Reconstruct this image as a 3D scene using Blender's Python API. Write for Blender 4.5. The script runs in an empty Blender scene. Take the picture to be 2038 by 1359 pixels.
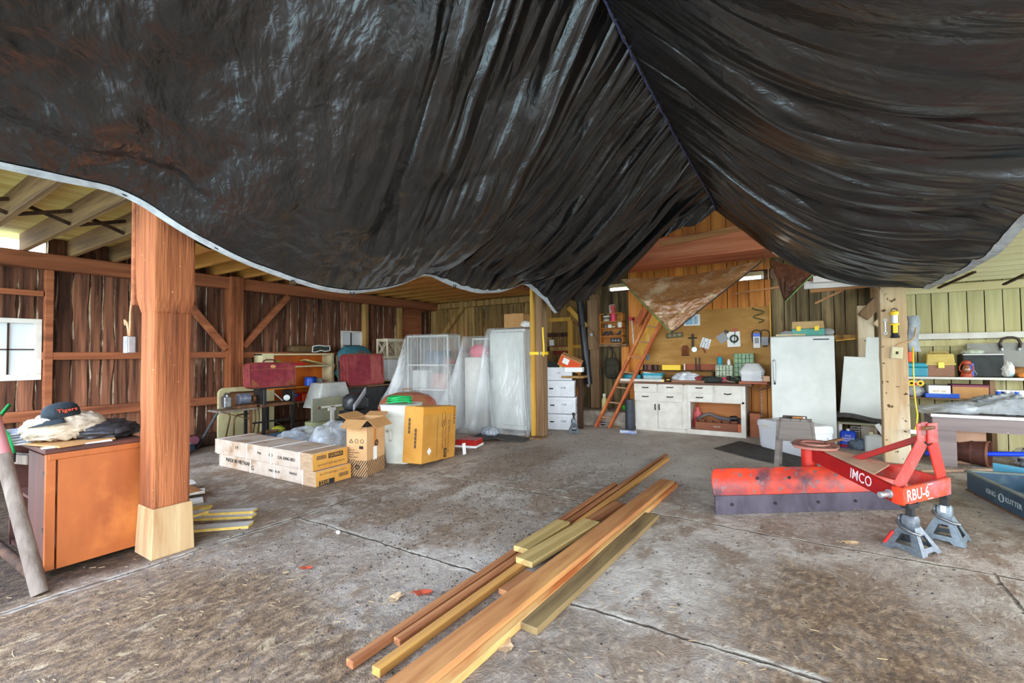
SKY_STRENGTH = 3.2
TUBE_E = 2.2
EXPOSURE = 1.75
import bpy, bmesh, math, random
from mathutils import Vector as V, Matrix as MX, noise as NZ
random.seed(7)
SC = bpy.context.scene
COL = SC.collection
PI = math.pi
def rad(a): return math.radians(a)
# ------------------------------------------------------------------ survey: sight lines of the camera, used to place things on real planes
FPX = 16/36*2038; EYE = V((0, 0, 1.45)); YAW = rad(32.6); PIT = rad(1.6); ROL = rad(.6)
FW = V((-math.sin(YAW)*math.cos(PIT), math.cos(YAW)*math.cos(PIT), math.sin(PIT)))
R0 = V((math.cos(YAW), math.sin(YAW), 0)); U0 = R0.cross(FW)
RT = R0*math.cos(ROL)-U0*math.sin(ROL); UP = U0*math.cos(ROL)+R0*math.sin(ROL)
def ray(x, y): return FW*FPX+RT*(x-1019)-UP*(y-679.5)
def AZ(x, y, z=0.0): d = ray(x, y); return EYE+d*((z-EYE.z)/d.z)
def AX(x, y, X): d = ray(x, y); return EYE+d*(X/d.x)
def AY(x, y, Y): d = ray(x, y); return EYE+d*(Y/d.y)
def BY(x0, y0, x1, y1, Y, d):
    "box seen through a pixel rectangle whose front face stands on the plane y=Y: centre, size"
    xm, ym = (x0+x1)/2, (y0+y1)/2
    a, b = AY(x0, ym, Y), AY(x1, ym, Y); t, u = AY(xm, y0, Y), AY(xm, y1, Y)
    return V(((a.x+b.x)/2, Y+d/2, (t.z+u.z)/2)), V((abs(b.x-a.x), d, abs(t.z-u.z)))
def BX(x0, y0, x1, y1, X, d):
    xm, ym = (x0+x1)/2, (y0+y1)/2
    a, b = AX(x0, ym, X), AX(x1, ym, X); t, u = AX(xm, y0, X), AX(xm, y1, X)
    return V((X-d/2, (a.y+b.y)/2, (t.z+u.z)/2)), V((d, abs(b.y-a.y), abs(t.z-u.z)))
# ------------------------------------------------------------------ mesh builder
def rotz(a): return MX.Rotation(a, 3, 'Z')
class MB:
    def __init__(s): s.v = []; s.f = []; s.m = []; s.mi = 0
    def add(s, vs, fs):
        b = len(s.v); s.v += [tuple(v) for v in vs]
        for f in fs: s.f.append([b+i for i in f]); s.m.append(s.mi)
        return s
    def box(s, c, d, rot=None, taper=None):
        c = V(c); hx, hy, hz = d[0]/2, d[1]/2, d[2]/2; vs = []
        for z in (-1, 1):
            k = (taper if (taper and z > 0) else 1)
            for x, y in ((-1, -1), (1, -1), (1, 1), (-1, 1)):
                p = V((x*hx*k, y*hy*k, z*hz))
                vs.append(c+(rot @ p if rot else p))
        return s.add(vs, [(3, 2, 1, 0), (4, 5, 6, 7), (0, 1, 5, 4), (1, 2, 6, 5), (2, 3, 7, 6), (3, 0, 4, 7)])
    def bar(s, a, b, w, h, up=(0, 0, 1), roll=0):
        a, b = V(a), V(b); z = (b-a); L = z.length; z.normalize(); u = V(up)
        if abs(z.dot(u)) > .98: u = V((1, 0, 0))
        x = z.cross(u).normalized(); y = x.cross(z).normalized()
        R = MX((x, y, z)).transposed()
        if roll: R = R @ rotz(roll)
        return s.box((a+b)/2, (w, h, L), R)
    def cyl(s, a, b, r, r2=None, n=16, cap=True):
        a, b = V(a), V(b); r2 = r if r2 is None else r2; z = (b-a).normalized(); u = V((0, 0, 1)) if abs(z.z) < .9 else V((1, 0, 0))
        x = z.cross(u).normalized(); y = z.cross(x); vs = []
        for q, rr in ((a, r), (b, r2)):
            for i in range(n):
                t = 2*PI*i/n; vs.append(q+x*(rr*math.cos(t))+y*(rr*math.sin(t)))
        fs = [(i, (i+1) % n, n+(i+1) % n, n+i) for i in range(n)]
        if cap: fs += [tuple(range(n))[::-1], tuple(range(n, 2*n))]
        return s.add(vs, fs)
    def tube(s, pts, r, n=8, closed=False):
        pts = [V(p) for p in pts]; vs = []; fs = []; N = len(pts); px = None
        for k, p in enumerate(pts):
            t = (pts[(k+1) % N]-pts[k-1]) if closed else (pts[min(k+1, N-1)]-pts[max(k-1, 0)])
            t.normalize()
            if px is None:
                u = V((0, 0, 1)) if abs(t.z) < .9 else V((1, 0, 0)); px = t.cross(u).normalized()
            else:
                px = (px-t*px.dot(t)).normalized()
            py = t.cross(px); rr = r(k/(N-1)) if callable(r) else r
            for i in range(n):
                a = 2*PI*i/n; vs.append(p+px*(rr*math.cos(a))+py*(rr*math.sin(a)))
        for k in range(N if closed else N-1):
            k2 = (k+1) % N
            for i in range(n): fs.append((k*n+i, k*n+(i+1) % n, k2*n+(i+1) % n, k2*n+i))
        if not closed: fs += [tuple(range(n)), tuple(range((N-1)*n, N*n))[::-1]]
        return s.add(vs, fs)
    def prism(s, poly, h, M=None):
        "polygon in local xy extruded by h along local z, placed by the 4x4 matrix M"
        n = len(poly); vs = [V((p[0], p[1], 0)) for p in poly]+[V((p[0], p[1], h)) for p in poly]
        if M is not None: vs = [M @ v for v in vs]
        return s.add(vs, [tuple(range(n))[::-1], tuple(range(n, 2*n))]+[(i, (i+1) % n, n+(i+1) % n, n+i) for i in range(n)])
    def loft(s, rings, cap=True, closed=True):
        n = len(rings[0]); vs = [p for r in rings for p in r]; fs = []
        for k in range(len(rings)-1):
            for i in range(n if closed else n-1): fs.append((k*n+i, k*n+(i+1) % n, (k+1)*n+(i+1) % n, (k+1)*n+i))
        if cap: fs += [tuple(range(n))[::-1], tuple(range((len(rings)-1)*n, len(rings)*n))]
        return s.add(vs, fs)
    def lathe(s, prof, c=(0, 0, 0), n=24, sx=1, sy=1, M=None, cap=True):
        rings = []
        for r, z in prof:
            ring = [V((r*sx*math.cos(2*PI*i/n), r*sy*math.sin(2*PI*i/n), z)) for i in range(n)]
            rings.append([(M @ p if M is not None else p+V(c)) for p in ring])
        return s.loft(rings, cap)
    def grid(s, fn, nu, nv):
        vs = [fn(i/nu, j/nv) for j in range(nv+1) for i in range(nu+1)]
        return s.add(vs, [(j*(nu+1)+i, j*(nu+1)+i+1, (j+1)*(nu+1)+i+1, (j+1)*(nu+1)+i) for j in range(nv) for i in range(nu)])
    def blob(s, c, d, amp=.15, fr=3, seed=0, flat=True, nu=36, nv=18, ridge=True, box=0):
        "lumpy ellipsoid: bags, bundles of cloth"
        c = V(c)
        def fn(u, v):
            a, b = 2*PI*u, PI*(v-.5)
            p = V((math.cos(a)*math.cos(b), math.sin(a)*math.cos(b), math.sin(b)))
            if box: p = V([math.copysign(abs(t)**(1-box), t) for t in p])
            q = p*fr+V((seed*7.3, seed*3.1, seed))
            k = NZ.noise(q)
            if ridge: k = (1-2*abs(k))*.55-.25+.45*NZ.noise(q*2.3)
            p = p*(1+amp*k)
            z = p.z*d[2]/2
            if flat: z = max(z, -d[2]*.36)
            return c+V((p.x*d[0]/2, p.y*d[1]/2, z))
        return s.grid(fn, nu, nv)
def obj(name, mb, mats, parent=None, loc=None, rz=None, smooth=False, bev=0, seg=1, solid=0, sub=0):
    me = bpy.data.meshes.new(name); me.from_pydata(mb.v, [], mb.f)
    mats = mats if isinstance(mats, (list, tuple)) else [mats]
    for m in mats: me.materials.append(m)
    for p, i in zip(me.polygons, mb.m): p.material_index = i; p.use_smooth = bool(smooth)
    if smooth and smooth is not True:
        me.set_sharp_from_angle(angle=rad(smooth))
    bm = bmesh.new(); bm.from_mesh(me); bmesh.ops.recalc_face_normals(bm, faces=bm.faces); bm.to_mesh(me); bm.free()
    o = bpy.data.objects.new(name, me); COL.objects.link(o)
    if parent is not None: o.parent = parent
    if loc is not None: o.location = loc
    if rz is not None: o.rotation_euler = (0, 0, rz) if not isinstance(rz, (tuple, list)) else rz
    if solid: md = o.modifiers.new('solid', 'SOLIDIFY'); md.thickness = solid; md.offset = 0
    if bev: md = o.modifiers.new('bev', 'BEVEL'); md.width = bev; md.segments = seg; md.limit_method = 'ANGLE'; md.angle_limit = rad(40)
    if sub: md = o.modifiers.new('sub', 'SUBSURF'); md.levels = sub; md.render_levels = sub
    return o
def tag(o, label, cat, group=None, kind=None):
    if label: o['label'] = label
    if cat: o['category'] = cat
    if group: o['group'] = group
    if kind: o['kind'] = kind
    return o
def thing(name, label, cat, loc=(0, 0, 0), rz=0, group=None):
    o = bpy.data.objects.new(name, None); o.empty_display_size = .1; COL.objects.link(o); o.location = loc
    o.rotation_euler = (0, 0, rz) if not isinstance(rz, (tuple, list)) else rz
    return tag(o, label, cat, group)
def one(name, label, cat, mb, mats, group=None, **k): return tag(obj(name, mb, mats, **k), label, cat, group)
def struct(name, mb, mats, label=None, cat=None, group=None, **k): return tag(obj(name, mb, mats, **k), label, cat, group, 'structure')
def bx(c, d, rot=None): return MB().box(c, d, rot)
def dup(o, parent=None, loc=None, rz=None, label=None):
    "a copy of a thing, its parts and sub-parts"
    c = o.copy(); COL.objects.link(c)
    if parent is not None: c.parent = parent
    if loc is not None: c.location = loc
    if rz is not None: c.rotation_euler = (0, 0, rz) if not isinstance(rz, (tuple, list)) else rz
    if label: c['label'] = label
    for ch in o.children: dup(ch, c)
    return c
FRONT = MX.Rotation(PI/2, 4, 'X')          # local xy -> facing -y
def face_mx(o, xdir, ydir):
    x = V(xdir).normalized(); y = V(ydir).normalized(); z = x.cross(y).normalized(); y = z.cross(x)
    M = MX((x, y, z)).transposed().to_4x4(); M.translation = V(o); return M
def text(name, s, size, m, parent, M, align='LEFT', ext=.0008, sx=1.0, bold=0):
    cu = bpy.data.curves.new(name, 'FONT'); cu.body = s; cu.size = size; cu.align_x = align; cu.align_y = 'CENTER'; cu.extrude = ext; cu.offset = bold; cu.resolution_u = 2
    t = bpy.data.objects.new(name+'_tmp', cu); COL.objects.link(t)
    dg = bpy.context.evaluated_depsgraph_get(); me = bpy.data.meshes.new_from_object(t.evaluated_get(dg))
    bpy.data.objects.remove(t); me.transform(M @ MX.Diagonal((sx, 1, 1, 1))); me.materials.clear(); me.materials.append(m); me.name = name
    o = bpy.data.objects.new(name, me); COL.objects.link(o); o.parent = parent; return o
def nail(o, p, q, r=.003, name='hanging_nail'):
    "a nail, hook or wire that carries the thing: from p to q in world space"
    c = obj(name, MB().cyl(V(p)-o.location, V(q)-o.location, r, n=6), NAILM[0], None); c.parent = o
    if o.type == 'MESH' and tuple(o.rotation_euler) != (0, 0, 0): c.matrix_parent_inverse = o.rotation_euler.to_matrix().to_4x4().inverted()
    return c
NAILM = []
# ------------------------------------------------------------------ materials (all procedural)
def S(r, g, b):
    f = lambda c: (c/255/12.92) if c <= 10.3 else ((c/255+.055)/1.055)**2.4
    return (f(r), f(g), f(b), 1)
def pm(name, c1, c2=None, scale=6, st=(1, 1, 1), rough=.7, metal=0, lo=.35, hi=.65, bump=0, bs=40, rnd=0, spots=None, spec=.4, c3=None, s3=2, lo3=.5, hi3=.65, det=5, bst=None, dist=.01, coat=0, alpha=None):
    m = bpy.data.materials.new(name); m.use_nodes = True; nt = m.node_tree; N = nt.nodes; L = nt.links
    b = N['Principled BSDF']; b.inputs['Roughness'].default_value = rough; b.inputs['Metallic'].default_value = metal
    b.inputs['Specular IOR Level'].default_value = spec
    if coat: b.inputs['Coat Weight'].default_value = coat; b.inputs['Coat Roughness'].default_value = .15
    tc = N.new('ShaderNodeTexCoord')
    def noise(sc, stretch, d=det):
        mp = N.new('ShaderNodeMapping'); mp.inputs['Scale'].default_value = stretch; L.new(tc.outputs['Object'], mp.inputs[0])
        n = N.new('ShaderNodeTexNoise'); n.inputs['Scale'].default_value = sc; n.inputs['Detail'].default_value = d; n.inputs['Roughness'].default_value = .62
        if rnd:
            g = N.new('ShaderNodeNewGeometry'); ad = N.new('ShaderNodeVectorMath'); ad.operation = 'MULTIPLY_ADD'; ad.inputs[1].default_value = (1, 1, 1)
            cx = N.new('ShaderNodeCombineXYZ'); mm = N.new('ShaderNodeMath'); mm.operation = 'MULTIPLY'; mm.inputs[1].default_value = 37
            L.new(g.outputs['Random Per Island'], mm.inputs[0])
            for i in range(3): L.new(mm.outputs[0], cx.inputs[i])
            L.new(mp.outputs[0], ad.inputs[0]); L.new(cx.outputs[0], ad.inputs[2]); L.new(ad.outputs[0], n.inputs['Vector'])
        else: L.new(mp.outputs[0], n.inputs['Vector'])
        return n.outputs['Fac']
    def ramp(f, a, z):
        r = N.new('ShaderNodeMapRange'); r.inputs[1].default_value = a; r.inputs[2].default_value = z; r.clamp = True; L.new(f, r.inputs[0]); return r.outputs[0]
    def mix(f, A, B, blend='MIX'):
        x = N.new('ShaderNodeMix'); x.data_type = 'RGBA'; x.blend_type = blend
        for sk, val in ((x.inputs[0], f), (x.inputs[6], A), (x.inputs[7], B)):
            if isinstance(val, (tuple, list, float, int)): sk.default_value = val
            else: L.new(val, sk)
        return x.outputs[2]
    out = c1
    if c2: out = mix(ramp(noise(scale, st), lo, hi), c1, c2)
    if c3: out = mix(ramp(noise(s3, (1, 1, 1) if not isinstance(st, tuple) else tuple(min(1, q*3) for q in st)), lo3, hi3), out, c3)
    if spots: out = mix(ramp(noise(spots[1], (1, 1, 1), 2), spots[2], spots[2]+.03), out, spots[0])
    if rnd:
        g = N.new('ShaderNodeNewGeometry'); r = N.new('ShaderNodeMapRange'); r.inputs[3].default_value = 1-rnd; r.inputs[4].default_value = 1+rnd*.6
        L.new(g.outputs['Random Per Island'], r.inputs[0]); out = mix(1.0, out, r.outputs[0], 'MULTIPLY')
    if isinstance(out, tuple): b.inputs['Base Color'].default_value = out
    else: L.new(out, b.inputs['Base Color'])
    if bump:
        bp = N.new('ShaderNodeBump'); bp.inputs['Strength'].default_value = bump; bp.inputs['Distance'].default_value = dist
        L.new(noise(bs, bst or st, 4), bp.inputs['Height']); L.new(bp.outputs[0], b.inputs['Normal'])
    if alpha is not None: b.inputs['Alpha'].default_value = alpha
    return m
def film(name, c, opac, rough=.22, fs=7, bump=.5, cl=.5, st=(1, 1, 1)):
    "thin plastic film: a see-through share, and glossy milky folds"
    m = bpy.data.materials.new(name); m.use_nodes = True; nt = m.node_tree; N = nt.nodes; L = nt.links
    b = N['Principled BSDF']; b.inputs['Base Color'].default_value = c; b.inputs['Roughness'].default_value = rough; b.inputs['Specular IOR Level'].default_value = .8
    tr = N.new('ShaderNodeBsdfTransparent'); mx = N.new('ShaderNodeMixShader')
    tc = N.new('ShaderNodeTexCoord'); n = N.new('ShaderNodeTexNoise'); n.inputs['Scale'].default_value = fs; n.inputs['Detail'].default_value = 5; mp = N.new('ShaderNodeMapping'); mp.inputs['Scale'].default_value = st; L.new(tc.outputs['Object'], mp.inputs[0]); L.new(mp.outputs[0], n.inputs['Vector'])
    r = N.new('ShaderNodeMapRange'); r.inputs[1].default_value = .3; r.inputs[2].default_value = .7; r.inputs[3].default_value = max(0, opac-cl*.5); r.inputs[4].default_value = min(1, opac+cl*.5)
    L.new(n.outputs['Fac'], r.inputs[0]); L.new(r.outputs[0], mx.inputs[0]); L.new(tr.outputs[0], mx.inputs[1]); L.new(b.outputs[0], mx.inputs[2])
    n2 = N.new('ShaderNodeTexNoise'); n2.inputs['Scale'].default_value = fs*2.2; n2.inputs['Detail'].default_value = 3; n2.inputs['Distortion'].default_value = 1.5; L.new(mp.outputs[0], n2.inputs['Vector'])
    bp = N.new('ShaderNodeBump'); bp.inputs['Strength'].default_value = bump; bp.inputs['Distance'].default_value = .03; L.new(n2.outputs['Fac'], bp.inputs['Height']); L.new(bp.outputs[0], b.inputs['Normal'])
    L.new(mx.outputs[0], N['Material Output'].inputs[0]); return m
def glow(name, c, e):
    m = bpy.data.materials.new(name); m.use_nodes = True; b = m.node_tree.nodes['Principled BSDF']; b.inputs['Base Color'].default_value = c; b.inputs['Emission Color'].default_value = c; b.inputs['Emission Strength'].default_value = e; return m
def flat(name, c, rough=.6, metal=0, spec=.4): return pm(name, c, rough=rough, metal=metal, spec=spec)
GZ, GX, GY = (1, 1, .05), (.05, 1, 1), (1, .05, 1)
W_WALL = pm('wall boards red brown', S(56, 36, 28), S(150, 98, 72), 13, GZ, .85, rnd=.55, lo=.36, hi=.68, bump=.6, bs=30, c3=S(176, 140, 110), s3=9, lo3=.62, hi3=.75, spec=.2)
W_WALLE = pm('wall board waney edges', S(206, 182, 152), S(96, 64, 48), 7, (1, 1, .5), .85, spec=.2, lo=.38, hi=.58)
W_BACK = pm('back wall boards tan', S(120, 88, 50), S(186, 146, 88), 12, GZ, .85, rnd=.4, bump=.4, bs=30, c3=S(112, 108, 72), s3=6, lo3=.55, hi3=.75, spec=.2)
W_RIGHT = pm('right boards pale green', S(208, 198, 150), S(180, 170, 120), 9, GZ, .8, rnd=.12, bump=.3, bs=30, c3=S(124, 104, 62), s3=5, lo3=.6, hi3=.78, spots=(S(70, 54, 34), 9, .74), spec=.2)
W_DARK = pm('dark old wood', S(48, 34, 26), S(88, 62, 44), 10, GZ, .85, bump=.3, spec=.2)
W_BACKD = pm('weathered grey boards', S(86, 74, 52), S(150, 130, 92), 11, GZ, .85, rnd=.35, bump=.4, bs=30, c3=S(58, 46, 34), s3=5, lo3=.5, hi3=.72, spec=.2)
W_ORANGE = pm('orange pine boards', S(196, 108, 34), S(236, 156, 66), 8, GZ, .6, rnd=.25, c3=S(140, 62, 22), s3=5, lo3=.6, hi3=.8)
W_POST = pm('orange brown post timber', S(122, 66, 38), S(174, 104, 64), 11, GZ, .8, bump=1.0, bs=30, dist=.02, c3=S(84, 48, 32), s3=5, lo3=.52, hi3=.75, spots=(S(214, 170, 130), 42, .72), spec=.2)
W_POST2 = pm('pale post timber', S(208, 184, 146), S(184, 150, 112), 7, GZ, .8, bump=.3, bs=26, c3=S(214, 200, 174), s3=3, spots=(S(92, 68, 50), 13, .665), spec=.2)
W_POSTB = pm('fresh post block', S(196, 168, 124), S(172, 134, 90), 7, GZ, .8, bump=.3, c3=S(150, 96, 56), s3=5, lo3=.58, hi3=.75)
W_POSTM = pm('grey brown post', S(150, 122, 92), S(112, 84, 58), 9, GZ, .85, bump=.5, bs=26, spec=.2)
W_PINE = pm('yellow pine', S(214, 170, 76), S(190, 136, 52), 10, GZ, .7, spec=.3, spots=(S(130, 80, 40), 14, .76))
W_BEAM = pm('plate beam red brown', S(130, 74, 48), S(176, 108, 72), 10, GY, .85, bump=.4, bs=26, spec=.2, c3=S(66, 40, 30), s3=3, lo3=.55, hi3=.75)
W_BEAMX = pm('tie beam red brown', S(176, 92, 60), S(214, 136, 98), 9, GX, .8, bump=.3, spec=.25, spots=(S(220, 190, 160), 40, .76))
W_JOIST = pm('joists amber', S(160, 96, 44), S(206, 150, 72), 8, GX, .8, rnd=.2, bump=.3, spec=.2, c3=S(104, 60, 34), s3=3, lo3=.5, hi3=.75)
W_JOISTD = pm('joists dark', S(98, 72, 50), S(160, 122, 78), 9, GX, .8, rnd=.2, bump=.4, spec=.2)
W_DECK = pm('roof boards yellow', S(244, 222, 140), S(226, 190, 104), 7, GY, .8, rnd=.1, c3=S(214, 160, 110), s3=3, lo3=.55, hi3=.8, spec=.2)
W_DECKR = pm('roof boards cream', S(232, 220, 180), S(206, 186, 132), 6, GX, .8, rnd=.08, c3=S(176, 130, 80), s3=4, lo3=.62, hi3=.75, spec=.2)
def lumber(n, a, b, c=None): return pm(n, a, b, 16, GX, .62, bump=.15, bs=40, c3=c, s3=5, lo3=.5, hi3=.75, spec=.35, lo=.38, hi=.62, spots=(S(84, 50, 28), 7.5, .745))
L_TAN = lumber('lumber tan orange', S(184, 128, 78), S(156, 98, 56), S(196, 144, 84))
L_RED = lumber('lumber red cedar', S(178, 120, 76), S(142, 86, 52))
L_YEL = lumber('lumber yellow', S(186, 158, 100), S(160, 128, 74), S(138, 122, 74))
L_OLI = lumber('lumber olive treated', S(134, 110, 72), S(96, 78, 52), S(150, 124, 80))
L_WHT = pm('white painted scrap boards', S(232, 228, 220), S(206, 198, 186), 12, GX, .6, spots=(S(120, 104, 84), 18, .7))
L_END = pm('sawn yellow edge', S(214, 184, 92), S(190, 150, 66), 14, (1, 1, 1), .7)
M_FLOOR = None
C_BOX = pm('brown cardboard', S(196, 150, 98), S(180, 132, 82), 3, (1, 1, 1), .8, spec=.2, spots=(S(150, 108, 68), 14, .72))
C_BOXO = pm('orange cardboard', S(206, 150, 70), S(186, 128, 52), 3, (1, 1, 1), .75, spec=.25, spots=(S(150, 100, 50), 14, .73), bump=.15, bs=8)
C_LONG = pm('dusty long carton', S(206, 190, 174), S(182, 158, 134), 4, (1, 1, 1), .7, spec=.3, bump=.25, bs=5, c3=S(160, 124, 92), s3=4, lo3=.55, hi3=.75, spots=(S(90, 74, 60), 60, .74))
C_WHT = pm('white file box', S(226, 228, 232), S(208, 210, 214), 4, (1, 1, 1), .7)
WHITE = pm('white enamel', S(216, 218, 212), S(198, 202, 195), 2.5, (1, 1, 1), .35, spots=(S(150, 140, 120), 26, .75))
WHITEP = pm('worn white paint', S(222, 218, 208), S(204, 198, 186), 5, (1, 1, 1), .55, spots=(S(120, 108, 92), 30, .74))
CREAM = pm('cream paint', S(222, 210, 168), S(196, 184, 140), 5, (1, 1, 1), .6)
BLACK = pm('black metal', S(26, 26, 28), S(42, 40, 40), 8, (1, 1, 1), .45, spec=.4)
BLACKP = pm('black plastic', S(34, 36, 40), S(52, 54, 58), 6, (1, 1, 1), .3, spec=.5)
DKGREY = pm('dark rubber', S(52, 50, 50), S(78, 74, 70), 8, (1, 1, 1), .8, bump=.3, bs=20)
NAILM.append(flat('nail steel', S(90, 88, 86), .5, .6))
STEEL = pm('grey steel', S(150, 152, 154), S(112, 114, 116), 12, (1, 1, 1), .35, metal=.8)
ALU = pm('dull aluminium', S(196, 198, 200), S(160, 162, 164), 10, (1, 1, 1), .4, metal=.6)
RUST = pm('rusty steel', S(92, 66, 48), S(134, 90, 56), 14, (1, 1, 1), .7, metal=.3)
RED = pm('red paint', S(186, 40, 32), S(160, 26, 24), 6, (1, 1, 1), .4)
ORANGE = pm('orange paint', S(226, 92, 36), S(206, 72, 28), 6, (1, 1, 1), .4)
YELLOW = flat('yellow plastic', S(248, 208, 40), .45)
BLUE = flat('blue plastic', S(30, 88, 200), .35)
TEAL = pm('teal plastic', S(44, 160, 180), S(36, 138, 160), 5, (1, 1, 1), .4)
GREEN = flat('green plastic', S(30, 170, 90), .4)
PINK = flat('pink plastic', S(226, 70, 104), .5)
WHT = flat('plain white', S(236, 236, 232), .5)
GREYP = flat('grey plastic', S(150, 152, 154), .5)
INK = flat('black ink', S(34, 30, 28), .7)
INKW = flat('white ink', S(240, 236, 228), .6)
INKB = flat('brown ink', S(96, 70, 48), .7)
LBLUE = pm('light blue plastic', S(126, 172, 206), S(104, 152, 190), 4, (1, 1, 1), .4)
MAROON = pm('maroon fabric', S(140, 44, 56), S(112, 34, 44), 9, (1, 1, 1), .75, c3=S(158, 74, 72), s3=3, lo3=.5, hi3=.75, bump=.2, bs=80)
BROWN = pm('brown leather', S(150, 80, 52), S(118, 58, 38), 9, (1, 1, 1), .6)
TAN = pm('canvas tan', S(206, 192, 170), S(176, 158, 134), 6, (1, 1, 1), .85, bump=.3, bs=14)
CLOTHG = pm('grey cloth', S(166, 170, 172), S(122, 126, 130), 7, (1, 1, 1), .85, bump=.2, bs=18)
GLASSM = film('window glass', S(206, 212, 214), .965, .3, 3, 0, .08)
FILM = film('clear poly film', S(236, 240, 240), .30, .12, 2.6, .6, .4, (1, 1, .3))
FILMB = film('clear bag film', S(222, 228, 234), .36, .10, 4, .8, .45)
FILMD = film('dusty film', S(222, 228, 234), .44, .2, 4, .5, .4)
XL, YB, XP, XR = -8.4, 9.3, -4.0, 1.0      # left wall, back wall, left post row, right post row
YF = -.45
# ------------------------------------------------------------------ camera, sky
cam = bpy.data.cameras.new('camera'); cam.lens = 16; cam.sensor_width = 36; cam.clip_start = .05; cam.clip_end = 300
camo = bpy.data.objects.new('camera', cam); COL.objects.link(camo)
CM = MX((RT, UP, -FW)).transposed().to_4x4(); CM.translation = EYE; camo.matrix_world = CM; SC.camera = camo
w = bpy.data.worlds.new('sky'); SC.world = w; w.use_nodes = True; nt = w.node_tree; bg = nt.nodes['Background']
tc = nt.nodes.new('ShaderNodeTexCoord'); sp = nt.nodes.new('ShaderNodeSeparateXYZ'); nt.links.new(tc.outputs['Generated'], sp.inputs[0])
cr = nt.nodes.new('ShaderNodeValToRGB'); nt.links.new(sp.outputs[2], cr.inputs[0])
cr.color_ramp.elements[0].position = .0; cr.color_ramp.elements[0].color = (.94, .97, 1.0, 1)
cr.color_ramp.elements[1].position = .75; cr.color_ramp.elements[1].color = (.42, .62, 1.0, 1)
e = cr.color_ramp.elements.new(.22); e.color = (.80, .90, 1.0, 1)
nt.links.new(cr.outputs[0], bg.inputs[0]); bg.inputs[1].default_value = SKY_STRENGTH
SC.view_settings.view_transform = 'Standard'; SC.view_settings.look = 'None'; SC.view_settings.gamma = 1; SC.view_settings.use_curve_mapping = False
SC.view_settings.exposure = EXPOSURE
SC.cycles.max_bounces = 8; SC.cycles.diffuse_bounces = 5; SC.cycles.glossy_bounces = 3; SC.cycles.transparent_max_bounces = 10; SC.cycles.transmission_bounces = 3
SC.cycles.sample_clamp_indirect = 6; SC.cycles.caustics_reflective = False; SC.cycles.caustics_refractive = False
SC.cycles.use_denoising = True; SC.cycles.use_adaptive_sampling = True; SC.cycles.adaptive_threshold = .02
def portal(name, loc, rot, sx, sy):
    l = bpy.data.lights.new(name, 'AREA'); l.shape = 'RECTANGLE'; l.size = sx; l.size_y = sy; l.cycles.is_portal = True
    o = bpy.data.objects.new(name, l); COL.objects.link(o); o.location = loc; o.rotation_euler = rot
portal('front_opening', (-1.2, YF-.02, 2.0), (PI/2, 0, 0), 14.4, 4.6)
portal('side_opening', (5.9, 4, 1.3), (PI/2, 0, PI/2), 10.5, 2.6)
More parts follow.
